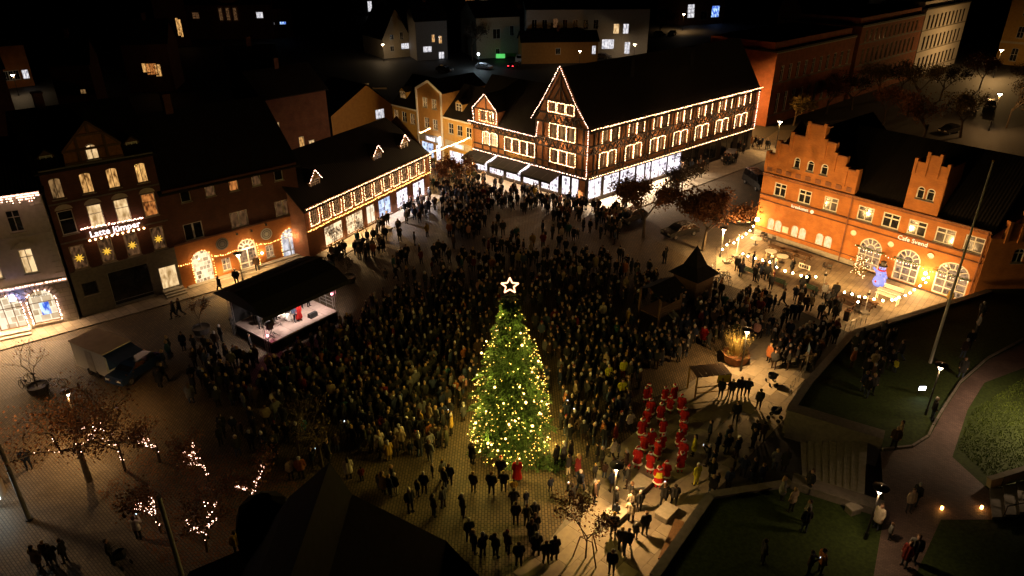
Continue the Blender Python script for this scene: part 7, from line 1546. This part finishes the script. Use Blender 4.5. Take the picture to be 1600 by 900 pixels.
lawn_p = [(1368, 826, 'long', 'cream', 'person in a pale coat under the lamp at the head of the steps'), (1418, 800, 'stand', 'beige', 'person in beige on the dark path below the lit lawn'), (1428, 790, 'stand', 'black', 'person in black beside the beige one on the path'), (1412, 884, 'long', 'dark red', 'person in dark red on the path at the bottom right'), (1424, 876, 'stand', 'grey', 'person in grey beside the dark red coat on the path'), (1395, 700, 'stand', 'dark brown', 'person in dark brown at the top end of the upper parapet'), (1402, 690, 'pockets', 'beige', 'person in beige at the top end of the upper parapet'), (1455, 655, 'stand', 'black', 'person in black standing under the lawn lamp'), (1397, 582, 'stand', 'yellow hi-vis', 'child in a yellow vest on the lawn'), (1362, 580, 'stand', 'beige', 'person in beige on the lawn left of the yellow vest'), (1390, 572, 'sit', 'black', 'person in black sitting on the lawn edge'), (1388, 560, 'sit', 'charcoal', 'person in charcoal sitting on the lawn edge'), (1352, 620, 'stand', 'black', 'person in black on the lawn, left of a fair-haired pair'), (1348, 612, 'stand', 'navy', 'person in navy on the dark lawn'), (1360, 616, 'stand', 'charcoal', 'person in charcoal on the dark lawn'), (1500, 590, 'long', 'charcoal', 'person in charcoal on the path beside the flagpole'), (1503, 560, 'stand', 'dark brown', 'person in dark brown on the path beside the flagpole'), (1512, 545, 'stand', 'black', 'person in black on the path beside the flagpole'), (1525, 520, 'stand', 'grey', 'person in grey farther up the path'), (1530, 500, 'stand', 'black', 'person in black farther up the path'), (1480, 480, 'stand', 'mustard', 'person in mustard on the lawn behind the cafe terrace'), (1220, 780, 'long', 'grey', 'person in patterned grey left of the wide steps'), (1262, 770, 'stand', 'black', 'person in black at the foot of the wide steps'), (1255, 832, 'stand', 'black', 'person in black on the dark lawn below the steps'), (1258, 818, 'stand', 'grey', 'person in grey on the dark lawn below the steps'), (1235, 800, 'stand', 'beige', 'fair-haired person in beige on the dark lawn'), (1262, 898, 'phone', 'dark brown', 'person in dark brown with a lit phone at the bottom right'), (1280, 895, 'stand', 'rust', 'person in rust beside the phone at the bottom right'), (1190, 880, 'stand', 'charcoal', 'person in charcoal alone on the dark lawn at the bottom'), (1388, 842, 'stand', 'grey', 'child in grey beside the pale coat at the steps')]
for px, py, pose, coat, lb in lawn_p:
    onlawn = inside(P(px, py, LZ)[:2], lawn); p = stand_at(px, py, LZ + .006 if onlawn else 0.0)
    person(p, random.uniform(0, 6.28), pose, coat, random.choice(('black', 'charcoal', 'denim')), lb, 'people on the lawn', .68 if 'child' in lb else random.uniform(.96, 1.05), random.choice((0, 1, 2, 3)))
# band and singers on the deck
def deck(x, y): v = Matrix.Rotation(saz, 4, 'Z') @ Vector((x, y, 0)); return Vector((sa.x + v.x, sa.y + v.y, 1.0))
person(deck(3.75, 1.25), saz, 'dress', 'scarlet', 'black', 'singer in a long red dress at the front of the stage', 'performers on the stage', 1.0, 2); person(deck(3.45, 1.3), saz, 'stand', 'denim', 'navy', 'singer in blue beside the red dress on the stage', 'performers on the stage', 1.0, 0)
for k in range(9): person(deck(.9 + k * .62, 2.7 + .25 * (k % 2)), saz + random.uniform(-.4, .4), 'stand' if k % 3 else 'raise', 'black', 'black', 'musician in black in the row across the stage, %s from the left' % ('first', 'second', 'third', 'fourth', 'fifth', 'sixth', 'seventh', 'eighth', 'ninth')[k], 'performers on the stage', 1.0, k % 4)
for k in range(6): person(deck(1.2 + k * .85, 3.9), saz + random.uniform(-.4, .4), 'stand', 'black' if k % 2 else 'charcoal', 'black', 'musician in black in the back row of the stage', 'performers on the stage, back row', 1.0, k % 4)
gt_ = empty('drum_kit', deck(3.2, 2.0), saz, 'pale drum kit behind the two singers', 'drums'); MB().tube((0, -.25, .32), (0, .2, .32), .3, .3, 14).build('bass_drum', 'white_paint', gt_); MB().tube((.45, 0, .45), (.45, 0, .65), .18, .18, 12).build('snare_drum', 'white_paint', gt_); MB().tube((-.4, .1, .5), (-.4, .1, .75), .2, .2, 12).build('tom_drum', 'white_paint', gt_); MB().tube((.55, .3, 1.0), (.55, .3, 1.02), .25, .02, 12).tube((.55, .3, 0), (.55, .3, 1.0), .012).build('cymbal', 'gold', gt_)
# everyone else: by zone. phrase, outline, number, what they look at
zones = [
 ('in the dark crowd between stage and tree', [(425, 585), (450, 560), (545, 512), (600, 470), (700, 450), (738, 470), (735, 560), (725, 660), (700, 700), (620, 725), (560, 705), (500, 650), (430, 640)], 470, (470, 500)),
 ('in the crowd behind the Christmas tree star', [(590, 440), (640, 400), (760, 390), (860, 400), (920, 390), (950, 430), (850, 470), (720, 450), (620, 460)], 115, (790, 560)),
 ('in the dense crowd at the street mouth', [(672, 262), (735, 262), (760, 285), (770, 330), (745, 380), (690, 350), (668, 310)], 185, (760, 430)),
 ('in the crowd before the awnings', [(750, 285), (880, 315), (930, 330), (950, 350), (890, 352), (830, 340), (770, 330)], 95, (780, 430)),
 ('just behind the Christmas tree', [(735, 440), (860, 440), (862, 600), (850, 640), (842, 540), (800, 470), (760, 540), (735, 640)], 60, (797, 640)),
 ('in the bright open part of the square', [(640, 360), (700, 350), (880, 345), (975, 350), (960, 385), (880, 400), (740, 400), (640, 400)], 58, (780, 480)),
 ('by the shop windows of the half-timbered corner', [(925, 332), (975, 325), (1000, 345), (960, 365), (935, 352)], 24, (800, 400)),
 ('on the far pavement of the street', [(1040, 275), (1080, 262), (1150, 235), (1200, 215), (1205, 235), (1150, 255), (1080, 285)], 34, (1000, 350)),
 ('in front of the low shop house', [(500, 408), (560, 380), (640, 330), (668, 305), (672, 335), (650, 370), (580, 405), (510, 430)], 55, (600, 450)),
 ('in the dark crowd right of the tree', [(865, 430), (960, 400), (1040, 440), (1070, 470), (1085, 560), (1000, 600), (990, 640), (985, 700), (880, 700), (865, 620), (850, 520)], 320, (800, 600)),
 ('in the crowd between the hut and the planter', [(1050, 450), (1110, 448), (1205, 478), (1240, 520), (1180, 540), (1090, 550), (1060, 500)], 85, (1000, 560)),
 ('in the crowd along the retaining wall', [(1200, 530), (1300, 520), (1320, 530), (1265, 590), (1235, 600), (1200, 580)], 40, (1000, 600)),
 ('on the raised lawn above the terrace', [(1330, 545), (1400, 510), (1410, 560), (1370, 600), (1320, 590)], 18, (1000, 600)),
 ('near the street lamp right of the tree', [(880, 690), (990, 700), (990, 760), (930, 790), (890, 750)], 17, (800, 650)),
 ('below the tree at the end of the church roof', [(560, 760), (700, 740), (740, 800), (730, 850), (640, 800)], 11, (790, 650)),
 ('between church roof and young tree', [(700, 845), (860, 830), (850, 890), (760, 895)], 8, (790, 650)),
 ('around the stone seats at the bottom', [(960, 790), (1090, 770), (1060, 830), (1010, 895), (930, 895)], 7, (1030, 680)),
 ('by the wall right of the Santas', [(1100, 700), (1230, 690), (1225, 750), (1110, 780), (1080, 800)], 17, (1030, 680)),
 ('in the dark left of the stage', [(225, 560), (330, 520), (420, 560), (430, 640), (330, 640), (250, 620)], 60, (470, 500)),
 ('between fairy-lit trees and dark crowd', [(330, 650), (440, 650), (520, 690), (560, 720), (440, 740), (340, 700)], 26, (470, 500)),
 ('on the bright terrace', [(1135, 415), (1180, 415), (1280, 452), (1330, 480), (1300, 505), (1190, 460)], 28, (1250, 440)),
]
rest = []; rp = random.Random(11)
for zi, (phrase, poly, n, tgt) in enumerate(zones):
    xs = [q[0] for q in poly]; ys = [q[1] for q in poly]; got = tries = 0; zone_pts = []
    while got < n and tries < n * 60:
        tries += 1; px, py = rp.uniform(min(xs), max(xs)), rp.uniform(min(ys), max(ys))
        if rp.random() < .5 and got > 6:
            q = rp.choice(zone_pts); q = Vector((q.x + rp.gauss(0, .75), q.y + rp.gauss(0, .75), q.z)); px, py = proj(q)
        if not inside((px, py), poly): continue
        z = LZ if 'raised lawn' in phrase else 0.0; p = P(px, py, z)
        if any((p.x - k[0]) ** 2 + (p.y - k[1]) ** 2 < k[2] ** 2 for k in KEEP) or not free(p, .43): continue
        if z == 0 and inside((p.x, p.y), lawn): p.z = LZ
        if inside((p.x, p.y), slab_poly): p.z = .025
        taken.append((p.x, p.y)); got += 1; zone_pts.append(p)
        coat = rp.choices(('black', 'charcoal', 'navy', 'dark brown', 'olive', 'grey', 'beige', 'dark red', 'cream', 'rust', 'teal', 'denim', 'mustard', 'pink'), (36, 22, 16, 9, 6, 4, 2, 2.5, 1.2, 1.2, 1.6, 3, .6, .6))[0]
        hatc = rp.choice((None, 'grey', 'dark red', 'cream', 'black', 'mustard'))
        pose = rp.choices(('stand', 'pockets', 'walk', 'phone', 'long', 'hatted'), (30, 25, 8, 5, 18, 18))[0]
        rz = face(p, *tgt) + rp.gauss(0, .7); sc = rp.choices((rp.uniform(.94, 1.06), rp.uniform(.6, .8)), (85, 15))[0]
        rest.append((p.copy(), rz, pose, coat, rp.choice(('black', 'black', 'charcoal', 'denim', 'dark brown')), phrase, sc, rp.choice((0, 0, 1, 1, 2, 3)), hatc))
rest.sort(key=lambda r_: r_[0].length_squared)
N_IND = max(0, 296 - sum(1 for o in bpy.data.objects if o.name.startswith('person')))
say = {'stand': 'standing', 'pockets': 'with hands in pockets', 'walk': 'walking', 'phone': 'holding up a lit phone', 'long': 'in a long cut', 'hatted': 'wearing a knitted hat'}
for p, rz, pose, coat, tr_, phrase, sc, hr, hatc in rest[:N_IND]:
    who = 'child' if sc < .85 else 'person'; extra = {'hatted': (' in %s hat' % hatc) if hatc else ' in white hat'}.get(pose, '')
    act = {'stand': 'standing', 'pockets': 'hands in pockets,', 'walk': 'walking', 'phone': 'filming', 'long': 'long-haired,', 'hatted': 'standing'}[pose]
    person(p, rz, pose, coat, tr_, '%s-coated %s%s %s %s' % (coat, who, extra, act, phrase), 'crowd ' + phrase, sc, hr, hatc)
# the many farther ones read as one mass
mats = []; mi = {}
def midx(m):
    if m.name not in mi: mi[m.name] = len(mats); mats.append(m)
    return mi[m.name]
cache = {}
for k, me in LOWB.items():
    v = np.empty(len(me.vertices) * 3); me.vertices.foreach_get('co', v); cache[k] = (v.reshape(-1, 3), [tuple(p.vertices) for p in me.polygons], [p.material_index for p in me.polygons])
V = []; Fq = []; Mq = []; off = 0
for p, rz, pose, coat, tr_, phrase, sc, hr, hatc in rest[N_IND:]:
    wd = rp.uniform(.95, 1.28); v, fs, ms = cache[pose]; c, s_ = math.cos(rz), math.sin(rz); w = np.empty_like(v)
    w[:, 0] = (v[:, 0] * c - v[:, 1] * s_) * sc * wd + p.x; w[:, 1] = (v[:, 0] * s_ + v[:, 1] * c) * sc * wd + p.y; w[:, 2] = v[:, 2] * sc + p.z
    ix = [midx(m) for m in (COATS[coat], COATS[tr_], SKIN[0], HAIR[hr], SHOE, COATS[hatc] if hatc else TRIM)]
    V.append(w); Fq += [tuple(a + off for a in f) for f in fs]; Mq += [ix[a] for a in ms]; off += len(v)
if V:
    me = bpy.data.meshes.new('crowd'); me.from_pydata(np.concatenate(V).tolist(), [], Fq)
    for m in mats: me.materials.append(m)
    me.polygons.foreach_set('material_index', Mq); me.polygons.foreach_set('use_smooth', [True] * len(Fq)); me.update()
    o = bpy.data.objects.new('crowd', me); COL.objects.link(o); tag(o, 'far crowd of people in dark winter coats filling the square', None, kind='stuff')
# prams
for i, (px, py, lb) in enumerate(((1205, 600, 'dark pram beside the planter path right of the street lamp'), (1210, 655, 'dark pram on the slabs near the retaining wall'), (192, 882, 'pram with a pale cover at the bottom left'), (1024, 480, 'dark pram in the crowd by the play tower'))):
    rt = empty('pram', P(px, py), random.uniform(0, 6), lb, 'pram', 'prams')
    MB().lathe([(.02, .55), (.3, .6), (.36, .85), (.34, .9), (.3, .7), (.02, .62)], (0, 0, 0), 12).build('carrycot', 'cloth_navy', rt); MB().poly([(-.33, 0, .88), (-.3, .2, 1.05), (0, .33, 1.2), (.3, .2, 1.05), (.33, 0, .88)]).poly([(-.33, 0, .88), (-.36, .2, .88), (0, .4, .88), (.36, .2, .88), (.33, 0, .88)]).quad((-.3, .2, 1.05), (0, .33, 1.2), (0, .42, .9), (-.34, .25, .9)).quad((.3, .2, 1.05), (0, .33, 1.2), (0, .42, .9), (.34, .25, .9)).build('hood', 'cloth_charcoal', rt)
    for x in (-.28, .28):
        for y in (-.35, .35): MB().tube((x - .02, y, .15), (x + .02, y, .15), .15, .15, 12).build('wheel', 'rubber', rt)
    MB().tube((-.26, -.35, .15), (-.2, .2, .6), .015).tube((.26, -.35, .15), (.2, .2, .6), .015).tube((-.26, .35, .15), (-.25, -.55, 1.05), .015).tube((.26, .35, .15), (.25, -.55, 1.05), .015).tube((-.25, -.55, 1.05), (.25, -.55, 1.05), .018).build('chassis', 'steel', rt)
